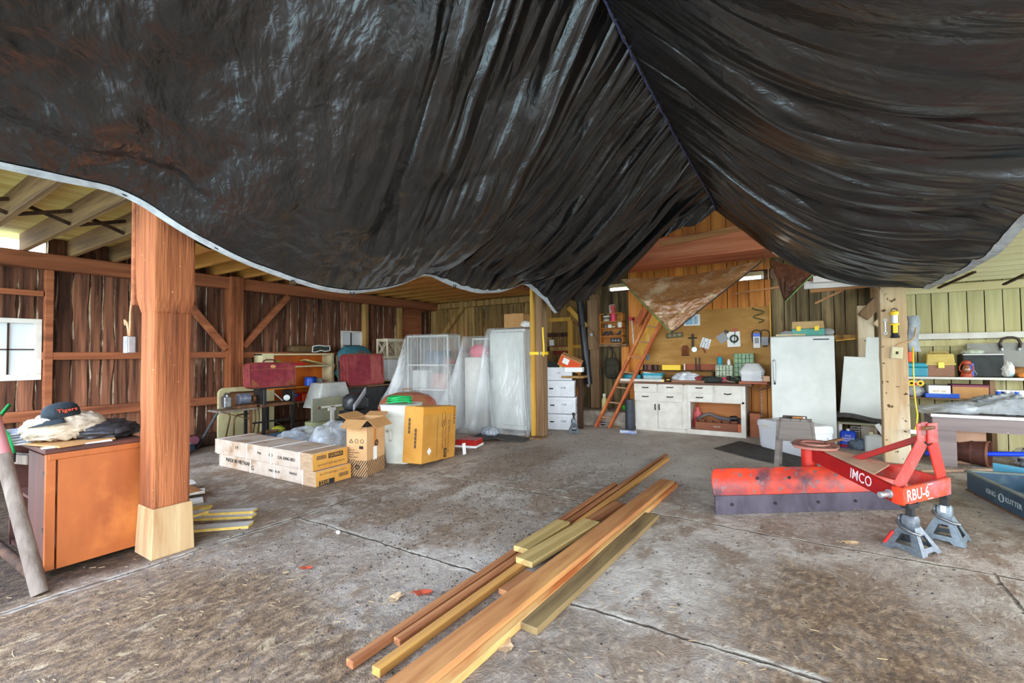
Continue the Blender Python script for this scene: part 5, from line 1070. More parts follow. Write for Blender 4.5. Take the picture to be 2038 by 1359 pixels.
# ------------------------------------------------------------------ racks and fridge under clear film
def drape(name, label, cx, cy, W, D, H, rz, flare, seed, mat=FILM, front=1.0, left=1.0, right=1.0):
    "sheet laid over a box W x D x H and falling in long folds that spread towards the floor"
    n = 160; mb = MB(); nk = 30
    def P(a, k):
        c_, s_ = math.cos(a), math.sin(a); e = .10
        px = math.copysign(abs(c_)**e, c_); py = math.copysign(abs(s_)**e, s_)
        dirk = 1+(front-1)*max(0, -s_)+(left-1)*max(0, -c_)+(right-1)*max(0, c_)-.9*max(0, s_)
        dirk = max(0, dirk)
        f1 = 1-abs(2*((a*1.9+seed+.5*NZ.noise(V((a*1.3, seed, k*.6)))) % 1)-1); f2 = ridged(V((a*4.2, k*.35, seed+3)))
        fold = (f1-.5)*1.1+.55*f2
        out = flare*dirk*(.12*k+.88*k**1.7)*(1+.55*fold)+.035*min(1, k*4)*(fold+.5)*min(1, .15+dirk)
        crk = .014*k*ridged(V((a*3, k*7, seed+7)))+.03*k*k*NZ.noise(V((a*5, k*5, seed)))
        z = H*(1-k)+.006+(.03*max(0, fold) if k > .96 else 0)
        return V((px*(W/2+.02+max(0, out)+max(-.008, crk)), py*(D/2+.02+max(0, out)+max(-.008, crk)), z))
    A_ = [2*PI*i/n for i in range(n)]
    r0 = [P(a, 0) for a in A_]
    rings = [[V((p.x*f, p.y*f, H+.010)) for p in r0] for f in (.02, .5, .96)]+[[P(a, (i/nk)) for a in A_] for i in range(1, nk+1)]
    mb.loft(rings, cap=False)
    return one(name, label, 'plastic sheet', mb, mat, smooth=True, loc=(cx, cy, 0), rz=rz)
# shelf rack
rx, ry = -6.25, 6.85; RH = AY(840, 667, ry-.25).z
t2 = thing('wire_rack', 'white wire rack standing under the left clear plastic sheet', 'rack', (rx, ry, 0), .12)
Wr, Dr = .95, .42
for x in (-1, 1):
    for y in (-1, 1): obj('leg', bx((x*Wr/2, y*Dr/2, RH/2), (.025, .025, RH-.01)), WHITE, t2)
for k, z in enumerate((.12, RH*.42, RH*.68, RH-.02)):
    mb = MB()
    for i in range(9): mb.box((-Wr/2+Wr*i/8, 0, z), (.01, Dr, .01))
    for y in (-1, 1): mb.box((0, y*Dr/2, z), (Wr, .014, .03))
    obj('shelf', mb, WHITE, t2)
for i in range(6): obj('upright_wire', bx((-Wr/2+Wr*(i+.5)/6, -Dr/2, RH*.7), (.008, .008, RH*.56)), WHITE, t2)
def inrack(name, lab, x, k, dx, dy, dz, m, cat): 
    z = (.12, RH*.42, RH*.68)[k]+.017; o = one(name, lab, cat, bx((0, 0, dz/2), (dx, dy, dz)), m, loc=V((rx, ry, z))+rotz(.12) @ V((x, 0, 0)), rz=.12, bev=.01); return o
inrack('storage_box', 'blue grey box on the upper shelf of the plastic-covered rack', .12, 2, .4, .3, .26, pm('blue grey', S(70, 92, 112), rough=.5), 'box'); inrack('storage_box', 'small red and white box beside the blue grey box on the rack', .39, 2, .11, .2, .09, RED, 'box')
inrack('storage_box', 'pinkish carton on the middle shelf of the plastic-covered rack', .22, 1, .35, .3, .3, pm('pinkish', S(190, 140, 124), rough=.6), 'box'); inrack('storage_box', 'white carton at the left of the middle rack shelf', -.25, 1, .35, .3, .36, WHITE, 'box')
drape('plastic_sheet', 'clear plastic sheet draped over the left wire rack', rx, ry, Wr+.06, Dr+.06, RH+.01, .12, .20, 2.2, front=2.1, right=.15, left=.6)
# second covered stack
rx2, ry2 = -5.40, 7.28; R2 = AY(905, 672, ry2-.25).z
t2 = thing('white_cabinet', 'white cabinet with pink bundles behind the second plastic sheet', 'cabinet', (rx2, ry2, 0), .12)
obj('cabinet_body', bx((0, 0, R2*.39), (.50, .4, R2*.78)), WHITE, t2, bev=.01); obj('cabinet_door', bx((0, -.205, R2*.4), (.47, .012, R2*.72)), WHITEP, t2, bev=.004); obj('top_rail', bx((0, .1, R2-.03), (.5, .03, .03)), WHITE, t2)
for x in (-.23, .23): obj('upright', bx((x, .1, R2*.89), (.025, .03, R2*.22)), WHITE, t2)
mb = MB(); mb.blob((0, 0, .10), (.42, .3, .3), .25, 2, 31); one('pink_bundle', 'pink bundle seen through the second plastic sheet', 'bundle', mb, PINK, smooth=True, loc=(rx2, ry2-.03, R2*.78))
drape('plastic_sheet', 'clear plastic sheet over the pink bundle, between the wire rack and the covered fridge', rx2, ry2, .52, .46, R2+.01, .12, .18, 5.1, front=2.3, right=.12, left=.12)
# fridge under film
q0, q1 = AZ(975, 862), AZ(1055, 858); fx, fy = -4.70, 7.46; FH = AY(1000, 655, fy-.33).z
t2 = thing('upright_fridge', 'tall white fridge half covered by clear plastic, left of the strapped post', 'fridge', (fx, fy, 0), .05)
obj('fridge_body', bx((0, .02, FH/2+.02), (.74, .60, FH-.04)), WHITE, t2, bev=.015, seg=2); obj('fridge_door', bx((0, -.31, FH*.52), (.735, .05, FH*.9)), WHITE, t2, bev=.012, seg=2); obj('top_trim', bx((0, -.34, FH-.06), (.70, .006, .015)), GREYP, t2)
obj('door_handle', bx((-.32, -.345, FH*.6), (.025, .03, .35)), ALU, t2)
drape('plastic_sheet', 'clear plastic sheet draped over the tall fridge by the strapped post', fx-.02, fy-.01, .80, .70, FH+.012, .05, .12, 8.3, front=1.9, right=.02, left=.2)
c, d = BY(1001, 624, 1041, 652, fy-.15, .3)
t2 = thing('small_carton', 'small brown carton on top of the covered fridge', 'box', (c.x, c.y, FH+.03), .1); obj('carton_body', bx((0, 0, d.z/2), (d.x*.9, .3, d.z)), C_BOX, t2, bev=.004); obj('tape', bx((0, 0, d.z+.001), (.05, .302, .004)), pm('tan tape', S(206, 170, 120), rough=.3), t2)
mb = MB(); mb.blob((0, 0, .05), (.2, .2, .14), .3, 2, 40); one('crumpled_bag', 'crumpled white bag beside the small carton on the covered fridge', 'bag', mb, WHT, smooth=True, loc=(fx+.31, fy-.1, FH+.03))
# red and white box at the foot of the sheets, grey boots of film, mat
q = AZ(922, 892); t2 = thing('red_cooler', 'red and white base poking out at the foot of the second plastic sheet', 'box', (q.x-.02, q.y+.18, 0), .25); obj('red_base', bx((0, 0, .075), (.34, .3, .09)), RED, t2, bev=.01); obj('white_foot', bx((0, 0, .02), (.36, .32, .035)), WHT, t2, bev=.006)
mb = MB(); mb.box((0, 0, .09), (.012, .06, .16), MX.Rotation(-.08, 3, 'Y')); one('paper_tag', 'narrow white card standing at the foot of the leaning carton', 'card', mb, WHT, loc=AZ(909, 908)+V((.04, .12, .0)))
a, b_ = AZ(938, 882), AZ(1056, 872); mb = MB()
def matf(u, v): return V((1.0*u-.5, .55*v-.275, .012+.05*max(0, NZ.noise(V((u*3, v*2.5, 4))))+.006))
mb.grid(matf, 30, 14); one('rubber_mat', 'crumpled dark rubber mat on the floor before the covered fridge', 'mat', mb, DKGREY, smooth=True, loc=(-4.42, 6.52, 0), rz=.25, solid=.014)
mb = MB(); mb.blob((0, 0, .06), (.34, .26, .18), .35, 2, 44); one('plastic_bag', 'crumpled clear bag lying on the floor between the second sheet and the fridge', 'bag', mb, film('grey film', S(190, 200, 210), .7, .2, 5, .7, .4), smooth=True, loc=AZ(968, 868)+V((0, .1, 0)))
# ------------------------------------------------------------------ file boxes by the strapped post
FB = [(855, 822, -.0), (822, 788, .0), (788, 762, .0), (762, 733, 0)]
q = AZ(1116, 860); bx_x, bx_y = -3.97, 7.98
yf = bx_y-.17
zs_ = [0]+[AY(1116, y, yf).z for y in (824, 790, 757, 731)]
offs = ((.0, 0), (.0, .01), (-.02, -.01), (-.06, .02))
LAB = ('bottom white file box of the stack beside the strapped post', 'second white file box from the floor in the stack beside the strapped post', 'third white file box from the floor in the stack beside the strapped post', 'open white file box on top of the stack beside the strapped post')
for i in range(4):
    h = zs_[i+1]-zs_[i]-.003; ox, oy = offs[i]
    t = thing('file_box', LAB[i], 'box', (bx_x+ox, bx_y+oy, zs_[i]+.002), rad(14+3*i))
    if i < 3:
        obj('box_body', bx((0, 0, h/2-.004), (.56, .34, h-.012)), C_WHT, t, bev=.004); obj('box_lid', bx((0, 0, h-.035), (.575, .355, .06)), C_WHT, t, bev=.004)
        text('lettering', 'CAR', .05, INK, t, face_mx((.02, -.172, h*.55), (1, 0, 0), (0, 0, 1))); obj('hand_hole', bx((-.16, -.171, h*.5), (.08, .004, .025)), INK, t)
        text('lettering', 'FILES 9', .03, flat('red ink', S(170, 80, 60), .7), t, face_mx((.282, -.10, h*.5), (0, 1, 0), (0, 0, 1)))
    else:
        b = MB()
        for c, d in (((0, -.165, h/2), (.50, .006, h)), ((0, .165, h/2), (.50, .006, h)), ((-.25, 0, h/2), (.006, .33, h)), ((.25, 0, h/2), (.006, .33, h)), ((0, 0, .004), (.50, .33, .006))): b.box(c, d)
        obj('box_body', b, C_WHT, t); text('lettering', 'CAR', .045, flat('red brown ink', S(150, 90, 80), .7), t, face_mx((-.05, -.169, h*.55), (1, 0, 0), (0, 0, 1)))
        top4 = (bx_x+ox, bx_y+oy, zs_[i]+h)
t = one('black_folder', 'dark folder sticking out of the open white file box', 'folder', bx((0, 0, .09), (.26, .03, .3), MX.Rotation(.2, 3, 'X')), pm('dark green folder', S(38, 46, 46), rough=.6), loc=(top4[0]-.10, top4[1]+.02, top4[2]-.13), rz=.3)
one('yellow_booklet', 'yellow booklet standing in the open white file box', 'booklet', bx((0, 0, .08), (.05, .02, .2), MX.Rotation(-.25, 3, 'Y')), YELLOW, loc=(top4[0]+.08, top4[1]-.06, top4[2]-.10), rz=.3)
q = AY(1128, 718, 7.95); t = thing('product_carton', 'tilted orange and red carton on a white tray beside the open file box', 'box', (q.x+.04, 8.0, q.z-.06), (rad(12), rad(25), rad(20)))
obj('carton_body', bx((0, 0, .03), (.42, .25, .22)), C_BOX, t, bev=.004); obj('red_print', bx((.0, -.126, .03), (.4, .004, .19)), ORANGE, t); obj('picture', bx((-.08, -.129, .05), (.12, .004, .11)), WHT, t)
q = AY(1140, 735, 7.95); one('white_tray', 'white carton tray under the tilted orange carton', 'tray', bx((0, 0, .045), (.34, .3, .09)), WHT, loc=(q.x, 8.02, q.z-.05), rz=.3, bev=.006)
q2 = AY(1140, 752, 7.95); one('wooden_shelf', 'small plank shelf under the white tray', 'shelf', bx((0, 0, -.02), (.42, .34, .04)), W_BACK, loc=(q2.x, 8.03, q2.z+.04), rz=.2)
tt = obj('shelf_post', bx((.08, .08, q2.z/2), (.09, .08, q2.z)), W_DARK); tag(tt, 'dark upright under the small plank shelf behind the file boxes', 'stand'); tt.name = 'plank_stand'; tt.location = (q2.x, 8.05, 0); tt.rotation_euler = (0, 0, .2)
# fishing rods / poles
for i, (x0, y0, x1, y1, r, lab, m) in enumerate(((1144, 838, 1152, 735, .018, 'thickest orange pole leaning behind the file boxes', W_ORANGE), (1149, 838, 1155, 730, .012, 'thin yellow pole leaning behind the file boxes', W_PINE), (1139, 835, 1147, 780, .010, 'short dark pole leaning behind the file boxes', W_DARK))):
    a, b = AY(x0, y0, 8.28), AY(x1, y1, 8.42); a.z = .0 if i < 2 else .02; one('wooden_pole', lab, 'pole', MB().cyl(a, b, r, n=10), m, smooth=40)
# stone ledge
ST = pm('rough fieldstone', S(176, 168, 156), S(136, 126, 112), 5, (1, 1, 1), .9, bump=.8, bs=7, dist=.04, c3=S(120, 104, 86), s3=4, lo3=.5, hi3=.7)
q0, q1 = AZ(1150, 845), AZ(1256, 846); mb = MB()
def ledge(u, v):
    x = q0.x-.25+(q1.x-q0.x+.35)*u
    prof = [(8.62, 0), (8.60, .1), (8.66, .2), (8.70, .285), (8.9, .30), (9.26, .30)]
    k = v*5; i = min(4, int(k)); f = k-i; y = prof[i][0]*(1-f)+prof[i+1][0]*f; z = prof[i][1]*(1-f)+prof[i+1][1]*f
    return V((x, y+.05*NZ.noise(V((x*3, z*6, 1))), z+(.02*NZ.noise(V((x*4, y*4, 2))) if v < .75 and v > 0 else 0)))
mb.grid(ledge, 40, 25); struct('stone_ledge', mb, ST, 'low stone ledge along the foot of the back wall behind the ladder', 'ledge', smooth=True)
# old door frame boards on the back wall
def bw(x0, y0, x1, y1, Y=9.2, d=.06): return BY(x0, y0, x1, y1, Y, d)
for x0, y0, x1, y1, m, lab in ((1092, 632, 1136, 640, W_PINE, 'top batten of the plank hatch behind the strapped post'), (1130, 638, 1140, 735, W_PINE, 'upright batten at the right of the plank hatch'), (1090, 662, 1130, 670, W_DARK, 'dark middle batten of the plank hatch'), (1090, 690, 1130, 698, W_BACK, 'lower batten of the plank hatch'), (1139, 686, 1158, 693, W_PINE, 'short batten at the left of the black pipe')):
    c, d = bw(x0, y0, x1, y1); struct('batten', MB().box(c, d), m, lab, 'batten', bev=.004)
c, d = bw(1102, 688, 1128, 706, 9.22, .03); one('red_sign', 'dark red board strip on the plank hatch behind the strapped post', 'board', MB().box(c, (d.x, .02, d.z)), pm('dark red strip', S(140, 50, 34), S(110, 40, 28), 5, (1, 1, 1), .6))
c, d = bw(1093, 676, 1101, 688, 9.18, .05); one('switch_box', 'small white switch plate beside the strapped post', 'switch', MB().box(c, d), WHT, bev=.004)
a, b = AY(1132, 612, 9.0), AY(1168, 650, 9.0); struct('knee_brace', MB().bar(a, b, .1, .09, (0, 1, 0)), W_PINE, 'knee brace behind the top of the black pipe', 'brace', bev=.006)
# black pipe
a, b = AY(1172, 764, 8.92), AY(1154, 600, 9.0); t = one('drain_pipe', 'long black pipe leaning on the wall left of the grey post', 'pipe', MB().cyl(a, b, .075, n=24), BLACKP, smooth=40, loc=(0, 0, 0))
obj('end_bracket', MB().box(a+V((.0, -.03, -.0)), (.05, .06, .12)), ALU, t, bev=.004)
mb = MB(); mb.tube([AY(1140, 640, 8.95), AY(1152, 650, 8.85), AY(1168, 646, 8.9), AY(1181, 662, 8.93), AY(1190, 680, 8.93)], .005, 6); wire = one('wire_tangle', 'dark wire tangled around the black pipe and nailed to the grey post', 'wire', mb, BLACK, smooth=True)
obj('wire_clip', MB().cyl(AY(1177, 666, 8.93), AY(1177, 666, 8.88), .03, n=12), GREYP, wire)
# shelf rack with jars left of the ladder
SHM = pm('orange shelf wood', S(196, 130, 52), S(166, 96, 36), 6, GX, .6)
c, d = BY(1194, 624, 1238, 684, 9.06, .16)
t = thing('wall_shelf', 'small orange wooden wall shelf with jars, left of the ladder', 'shelf', (c.x, c.y, c.z))
W_, H_ = d.x, d.z
obj('back_panel', bx((0, .075, 0), (W_, .01, H_)), SHM, t)
for s in (-1, 1): obj('side_panel', bx((s*W_/2, 0, 0), (.02, .16, H_)), SHM, t)
lv = [AY(1216, y, 9.06).z-c.z for y in (624, 640, 653, 669, 683)]
for z in lv: obj('shelf_board', bx((0, 0, z), (W_+.02, .16, .018)), SHM, t)
def jar(lab, px, k, r, h, m, lid=None, name='jar', cat='jar'):
    x = AY(px, 650, 9.04).x; z = c.z+lv[k]+.0105; o = one(name, lab, cat, MB().lathe([(r, 0), (r, h*.8), (r*.9, h*.86)], n=18), m, smooth=40, loc=(x, 9.12, z))
    obj('lid', MB().lathe([(r*.95, h*.86), (r*.95, h)], n=18), lid or BLACK, o, smooth=40); return o
jar('black and white labelled jar on the top board of the orange wall shelf', 1205, 1, .075, .16, pm('jar label', S(220, 216, 190), S(40, 40, 38), 9, (.1, .1, 1.6), .5, lo=.45, hi=.5), BLACK)
o = one('thread_spool', 'bright pink spool on the top board of the orange wall shelf', 'spool', MB().lathe([(.065, 0), (.065, .012), (.055, .014), (.055, .146), (.065, .148), (.065, .16)], n=20), PINK, smooth=40, loc=(AY(1218, 650, 9.04).x, 9.12, c.z+lv[1]+.0105))
jar('small dark jar at the left of the second board of the wall shelf', 1203, 2, .045, .08, pm('dk jar', S(90, 80, 66), rough=.3)); jar('white jar in the middle of the second board of the wall shelf', 1211, 2, .045, .07, WHT, CREAM)
jar('white tin at the right of the second board of the wall shelf', 1232, 2, .06, .11, WHT, WHT); o = one('cream_dish', 'small cream dish on the second board of the wall shelf', 'dish', MB().lathe([(.03, 0), (.045, .03), (.04, .035)], n=16), CREAM, smooth=True, loc=(AY(1219, 650, 9.04).x, 9.12, c.z+lv[2]+.0105))
for px, lab in ((1201, 'left'), (1210, 'middle'), (1230, 'right')):
    mb = MB(); mb.bar((-.05, 0, .01), (.03, 0, .10), .03, .03); mb.bar((.03, 0, .10), (.07, 0, .015), .02, .03); one('plumbing_bracket', lab+' black bracket on the third board of the wall shelf', 'bracket', mb, BLACK, loc=(AY(px, 660, 9.04).x, 9.12, c.z+lv[3]+.012))
mb = MB().box((0, 0, .045), (.24, .09, .09)); o = one('black_radio', 'black box on the lowest board of the wall shelf', 'box', mb, BLACK, loc=(AY(1225, 678, 9.04).x, 9.12, c.z+lv[4]+.0105), bev=.006)
for k in range(3): obj('round_dial', MB().cyl((-.07+.06*k, -.046, .045), (-.07+.06*k, -.052, .045), .02, n=12), GREYP, o)
mb = MB(); mb.lathe([(.07, 0), (.07, .16), (.06, .17)], n=18); o = one('paint_can', 'red and white can on top of the orange wall shelf', 'can', mb, pm('can label', S(230, 222, 214), S(176, 60, 44), 5, (2, 2, .3), .4, lo=.5, hi=.52), smooth=40, loc=(AY(1216, 620, 9.04).x, 9.12, c.z+lv[0]+.0105)); obj('lid', MB().lathe([(.055, .17), (.055, .18)], n=18), ALU, o)
c2, d2 = BY(1192, 684, 1246, 690, 9.05, .2); struct('shelf_ledger', MB().box(c2, d2), W_POSTM, 'grey ledger board under the orange wall shelf', 'board', bev=.004)
c2, d2 = BY(1237, 690, 1252, 742, 9.16, .05); struct('wall_board', MB().box(c2, d2), W_ORANGE, 'orange board on the wall right of the hanging bag', 'board')
# hanging shoulder bag
BG = pm('dark khaki bag', S(70, 66, 52), S(48, 46, 38), 9, (1, 1, 1), .85)
q = AY(1216, 735, 9.0); t = thing('shoulder_bag', 'dark khaki shoulder bag hanging from the wall shelf', 'bag', (q.x, 9.05, q.z-.14))
mb = MB(); mb.blob((0, 0, .16), (.30, .14, .42), .10, 2, 50, flat=False, box=.35); obj('bag_body', mb, BG, t, smooth=True)
tz = c2.z; top_ = AY(1211, 688, 9.0); top_ = V((top_.x-q.x, -.04, top_.z-(q.z-.14)))
mb = MB(); mb.tube([V((-.12, -.02, .28)), V((-.08, -.03, .48)), top_+V((-.02, 0, -.02)), top_+V((.02, 0, -.02)), V((.09, -.03, .45)), V((.10, -.02, .28))], .018, 6); obj('strap', mb, BG, t, smooth=True)
nail(t, V(t.location)+top_, V(t.location)+top_+V((0, .1, .01)))
obj('front_pocket', bx((0, -.075, .12), (.2, .03, .2)), BG, t, bev=.01); obj('buckle', bx((.07, -.07, .42), (.04, .02, .03)), RUST, t)
mb = MB(); mb.tube([AY(1194, 690, 9.12), AY(1195, 722, 9.12), AY(1197, 735, 9.1)], .006, 6); mb.cyl(AY(1195, 735, 9.1), AY(1196, 746, 9.1), .02, n=10); one('pull_string', 'cord with a dark handle hanging left of the shoulder bag', 'cord', mb, BLACK)
# ladder
LDW = pm('orange ladder wood', S(190, 98, 46), S(160, 76, 34), 8, (1, 1, .2), .6, c3=S(206, 130, 70), s3=4)
lb, lt = AZ(1186, 849), AY(1306, 600, 8.72); lb2, lt2 = AZ(1205, 846), AY(1290, 690, 8.45)
dirv = (lt-lb).normalized(); side = V((.40, .10, 0))
t = thing('wooden_ladder', 'orange wooden ladder leaning to the right against the bench wall', 'ladder', (0, 0, 0))
r0a, r0b = lb, lb+dirv*2.95; r1a, r1b = lb+V((.28, -.10, 0)), lb+V((.28, -.10, 0))+dirv*2.3
obj('rail', MB().bar(r0a, r0b, .05, .11, (0, 1, 0)), LDW, t, bev=.004); obj('rail', MB().bar(r1a+V((0, .10, 0)), r1b+V((0, .10, 0)), .05, .11, (0, 1, 0)), LDW, t, bev=.004)
for k in range(7):
    f = .22+.33*k; obj('rung', MB().cyl(r0a+dirv*f, r1a+V((0, .10, 0))+dirv*(f*.97), .015, n=10), pm('grey rung', S(170, 130, 100), rough=.6) if k == 0 else t.children[-1].data.materials[0], t)
a, b = AY(1268, 706, 8.98), AY(1314, 612, 9.12)
yp = one('yellow_plank', 'yellow plank leaning beside the upper part of the wooden ladder', 'plank', MB().bar(a+V((.05, 0, 0)), b+V((.06, 0, .05)), .24, .03, (0, 1, 0)), pm('yellow plank wood', S(226, 174, 66), S(196, 138, 46), 8, (1, 1, .2), .6), bev=.003)
a, b = AY(1262, 668, 8.9), AY(1287, 612, 8.95); 
nail(yp, b+V((0, 0, -.1)), b+V((.02, .2, -.08)))
t = thing('bar_clamp', 'long bar clamp with a red head hanging left of the ladder top', 'clamp', (0, 0, 0)); a, b = AY(1257, 634, 9.1), AY(1262, 690, 9.1); obj('bar', MB().bar(a, b, .02, .01, (0, 1, 0)), STEEL, t); obj('red_jaw', MB().box(a+V((0, -.02, 0)), (.11, .05, .07)).box(a+V((.04, -.02, -.03)), (.03, .05, .08)), RED, t, bev=.004)
nail(t, a+V((0, 0, .02)), a+V((0, .2, .02)))
a, b = AY(1266, 648, 9.05), AY(1284, 614, 9.05); one('red_board', 'short reddish board nailed up beside the ladder top', 'board', MB().bar(a, b, .12, .03, (0, 1, 0)), LDW)
mb = MB(); a = AY(1290, 672, 8.75); b = AY(1287, 700, 8.75)
mb.tube([AY(1290, 665, 8.8), a, AY(1292, 690, 8.75), b], .006, 6); rope = one('brush_rope', 'white cord with a blue handled brush hanging beside the yellow plank', 'cord', mb, WHT, smooth=True); h = AY(1289, 704, 8.75); obj('brush_handle', MB().cyl(h, h+V((0, 0, -.12)), .025, .022, 12), pm('blue grey handle', S(70, 104, 136), rough=.5), rope, smooth=40); obj('brush_head', MB().cyl(h+V((0, 0, .07)), h, .03, .022, 12), pm('red brown', S(130, 60, 50), rough=.6), rope, smooth=40)
# things at the ladder foot
q = AY(1201, 800, 8.75); t = thing('spray_bottle', 'pale yellow bottle standing behind the foot of the ladder', 'bottle', (q.x, 8.8, .30)); obj('bottle_body', MB().lathe([(.05, 0), (.055, .02), (.055, .2), (.03, .25), (.025, .28)], n=18), pm('pale yellow', S(226, 222, 160), S(190, 200, 120), 4, (1, 1, .3), .4), t, smooth=40); obj('cap', MB().lathe([(.03, .28), (.03, .33)], n=14), WHT, t)
q = AY(1232, 797, 8.6); t = one('green_ball', 'bright green ball beside the ladder behind the workbench cabinet', 'ball', MB().lathe([(.0005, -.06), (.03, -.052), (.052, -.03), (.06, 0), (.052, .03), (.03, .052), (.0005, .06)], n=20), flat('neon green ball', S(60, 200, 60), .5), smooth=True, loc=(q.x, 8.95, .36))
a = AZ(1252, 857); t = thing('grease_tube', 'tall dark cylinder standing left of the white workbench cabinet', 'cylinder', (a.x-.02, a.y+.12, 0)); hz = AY(1253, 795, a.y+.1).z; obj('tube_body', MB().cyl((0, 0, .0), (0, 0, hz), .085, n=24), pm('charcoal tube', S(56, 62, 72), S(44, 48, 56), 5, (1, 1, 1), .5), t, smooth=40, bev=0)
one('paper_packet', 'blue and white packet on the floor before the dark cylinder', 'packet', bx((0, 0, .025), (.28, .1, .05)), pm('blue white packet', S(226, 232, 240), S(60, 96, 180), 5, (1, 1, 3), .5), loc=AZ(1252, 861)+V((0, -.05, 0)), rz=-.15, bev=.004)
t = thing('hand_tool', 'pink and black power tool on the floor at the ladder foot', 'power tool', AZ(1208, 848)+V((.0, .0, 0)), .3); obj('tool_body', MB().cyl((-.12, 0, .05), (.1, 0, .05), .045, n=16), BLACKP, t, bev=.01); obj('tool_nose', MB().cyl((-.16, 0, .05), (-.12, 0, .05), .035, n=14), PINK, t); obj('tool_grip', bx((.05, .06, .04), (.05, .14, .07)), GREYP, t, bev=.01)
one('wood_block', 'wood offcut lying right of the pink power tool', 'wood', bx((0, 0, .02), (.24, .1, .04)), W_POSTM, loc=AZ(1226, 850), rz=.2, bev=.004)
def jack_stand(label, loc, rz, h, s, m, shiny=True):
    t = thing('jack_stand', label, 'jack stand', loc, rz); b = .118*s; zt = h*.52; w1 = .034*s
    def leg_panel(k):
        R = rotz(k*PI/2); mb = MB()
        def P3(x, z): f = z/zt; return R @ V((x, -(b+(w1-b)*f), z))
        hw = lambda z: b+(w1-b)*z/zt
        z1, z2, z3 = zt*.26, zt*.66, zt*.80
        L = [P3(-hw(z), z) for z in (0, z1, z2, z3, zt)]; Rr = [P3(hw(z), z) for z in (0, z1, z2, z3, zt)]
        fl, fr_ = P3(-hw(0)*.52, 0), P3(hw(0)*.52, 0); al, ar = P3(-hw(0)*.34, zt*.09), P3(hw(0)*.34, zt*.09)
        hl, hr = P3(-hw(z1)*.52, z1), P3(hw(z1)*.52, z1); tl, tr = P3(-hw(z2)*.40, z2), P3(hw(z2)*.40, z2)
        v = [*L, *Rr, fl, fr_, al, ar, hl, hr, tl, tr]
        mb.add(v, [(0, 10, 12, 14, 1), (12, 13, 15, 14), (11, 5, 6, 15, 13), (1, 14, 16, 2), (15, 6, 7, 17), (2, 16, 17, 7, 8, 3), (3, 8, 9, 4)]); return mb
    for k in range(4): obj('leg_panel', leg_panel(k), m, t, solid=.006*s)
    obj('neck', MB().loft([rr(.085*s, .08*s, h*.48, .012*s), rr(.085*s, .08*s, h*.66, .012*s), rr(.066*s, .06*s, h*.72, .012*s)]), m, t, smooth=40)
    obj('ratchet_column', bx((0, 0, h*.60), (.044*s, .034*s, h*.66)), BLACK, t, bev=.003)
    hd = MB(); hd.box((0, 0, h*.93), (.06*s, .12*s, .03*s)); hd.box((0, .055*s, h*.965), (.06*s, .03*s, h*.07)); hd.box((0, -.055*s, h*.965), (.06*s, .03*s, h*.07)); obj('saddle', hd, BLACK, t, bev=.006)
    mb = MB(); mb.tube([V((-.045*s, -.02*s, h*.62)), V((-.055*s, -.05*s, h*.56)), V((-.02*s, -.075*s, h*.49)), V((.05*s, -.08*s, h*.43)), V((.095*s, -.075*s, h*.42))], lambda k: (.013-.004*k)*s, 8); obj('lever', mb, STEEL if shiny else m, t, smooth=True)
    obj('pivot_disc', MB().cyl((-.044*s, -.01*s, h*.60), (-.056*s, -.01*s, h*.60), .036*s, n=18), m, t, bev=.003); return t
HAM = pm('hammertone grey', S(76, 82, 88), S(104, 110, 116), 40, (1, 1, 1), .4, metal=.3)
jack_stand('small grey jack stand on the floor before the white file boxes', AZ(1140, 862)+V((0, 0.05, 0)), .5, .36, .9, HAM, False)
# ------------------------------------------------------------------ white cabinets under the workbench
BX0, BX1, BYF, BYB, BZ = -2.72, -.84, 8.60, 9.18, .905
HND = pm('dark iron handle', S(44, 36, 34), rough=.45, metal=.5)
def fpan(t, name, x0, y0, x1, y1, m=WHITEP, hp=None, bow=False, vert=False):
    a, b = AY(x0, (y0+y1)/2, BYF), AY(x1, (y0+y1)/2, BYF); u, v = AY((x0+x1)/2, y0, BYF), AY((x0+x1)/2, y1, BYF)
    cx, cz = (a.x+b.x)/2, (u.z+v.z)/2; W, Hh = b.x-a.x, u.z-v.z
    o = obj(name, bx((cx, BYF-.010, cz), (W-.008, .02, Hh-.008)), m, t, bev=.003)
    for p in (hp or ()):
        h = AY(p[0], p[1], BYF-.03)
        if vert: mb = MB().tube([h+V((0, .02, .05)), h+V((0, -.01, .045)), h+V((.0, -.015, 0)), h+V((0, -.01, -.045)), h+V((0, .02, -.05))], .010, 8)
        else: mb = MB().tube([h+V((-.055, .02, .006)), h+V((-.05, -.012, 0)), h+V((0, -.015, -.008 if bow else 0)), h+V((.05, -.012, 0)), h+V((.055, .02, .006))], .009, 8)
        obj('handle', mb, HND, o, smooth=True)
    return o
mid = AY(1366, 800, BYF).x
t = thing('base_cabinet', 'left white painted base cabinet with four drawers and double doors under the workbench', 'cabinet', (0, 0, 0))
cb = MB(); zt = BZ-.035
for c, d in (((BX0+.012, (BYF+BYB)/2, zt/2), (.024, BYB-BYF, zt)), ((mid-.012, (BYF+BYB)/2, zt/2), (.024, BYB-BYF, zt)), (((BX0+mid)/2, BYB-.01, zt/2), (mid-BX0, .02, zt)), (((BX0+mid)/2, (BYF+BYB)/2, .06), (mid-BX0, BYB-BYF, .03)), (((BX0+mid)/2, BYF+.012, zt/2), (mid-BX0-.04, .02, zt-.03))): cb.box(c, d)
obj('carcass', cb, WHITEP, t)
fpan(t, 'drawer', 1262, 762, 1308, 780, hp=((1284, 771),)); fpan(t, 'drawer', 1310, 762, 1360, 781, hp=((1333, 771),)); fpan(t, 'drawer', 1263, 781, 1360, 799, hp=((1284, 789), (1333, 790)))
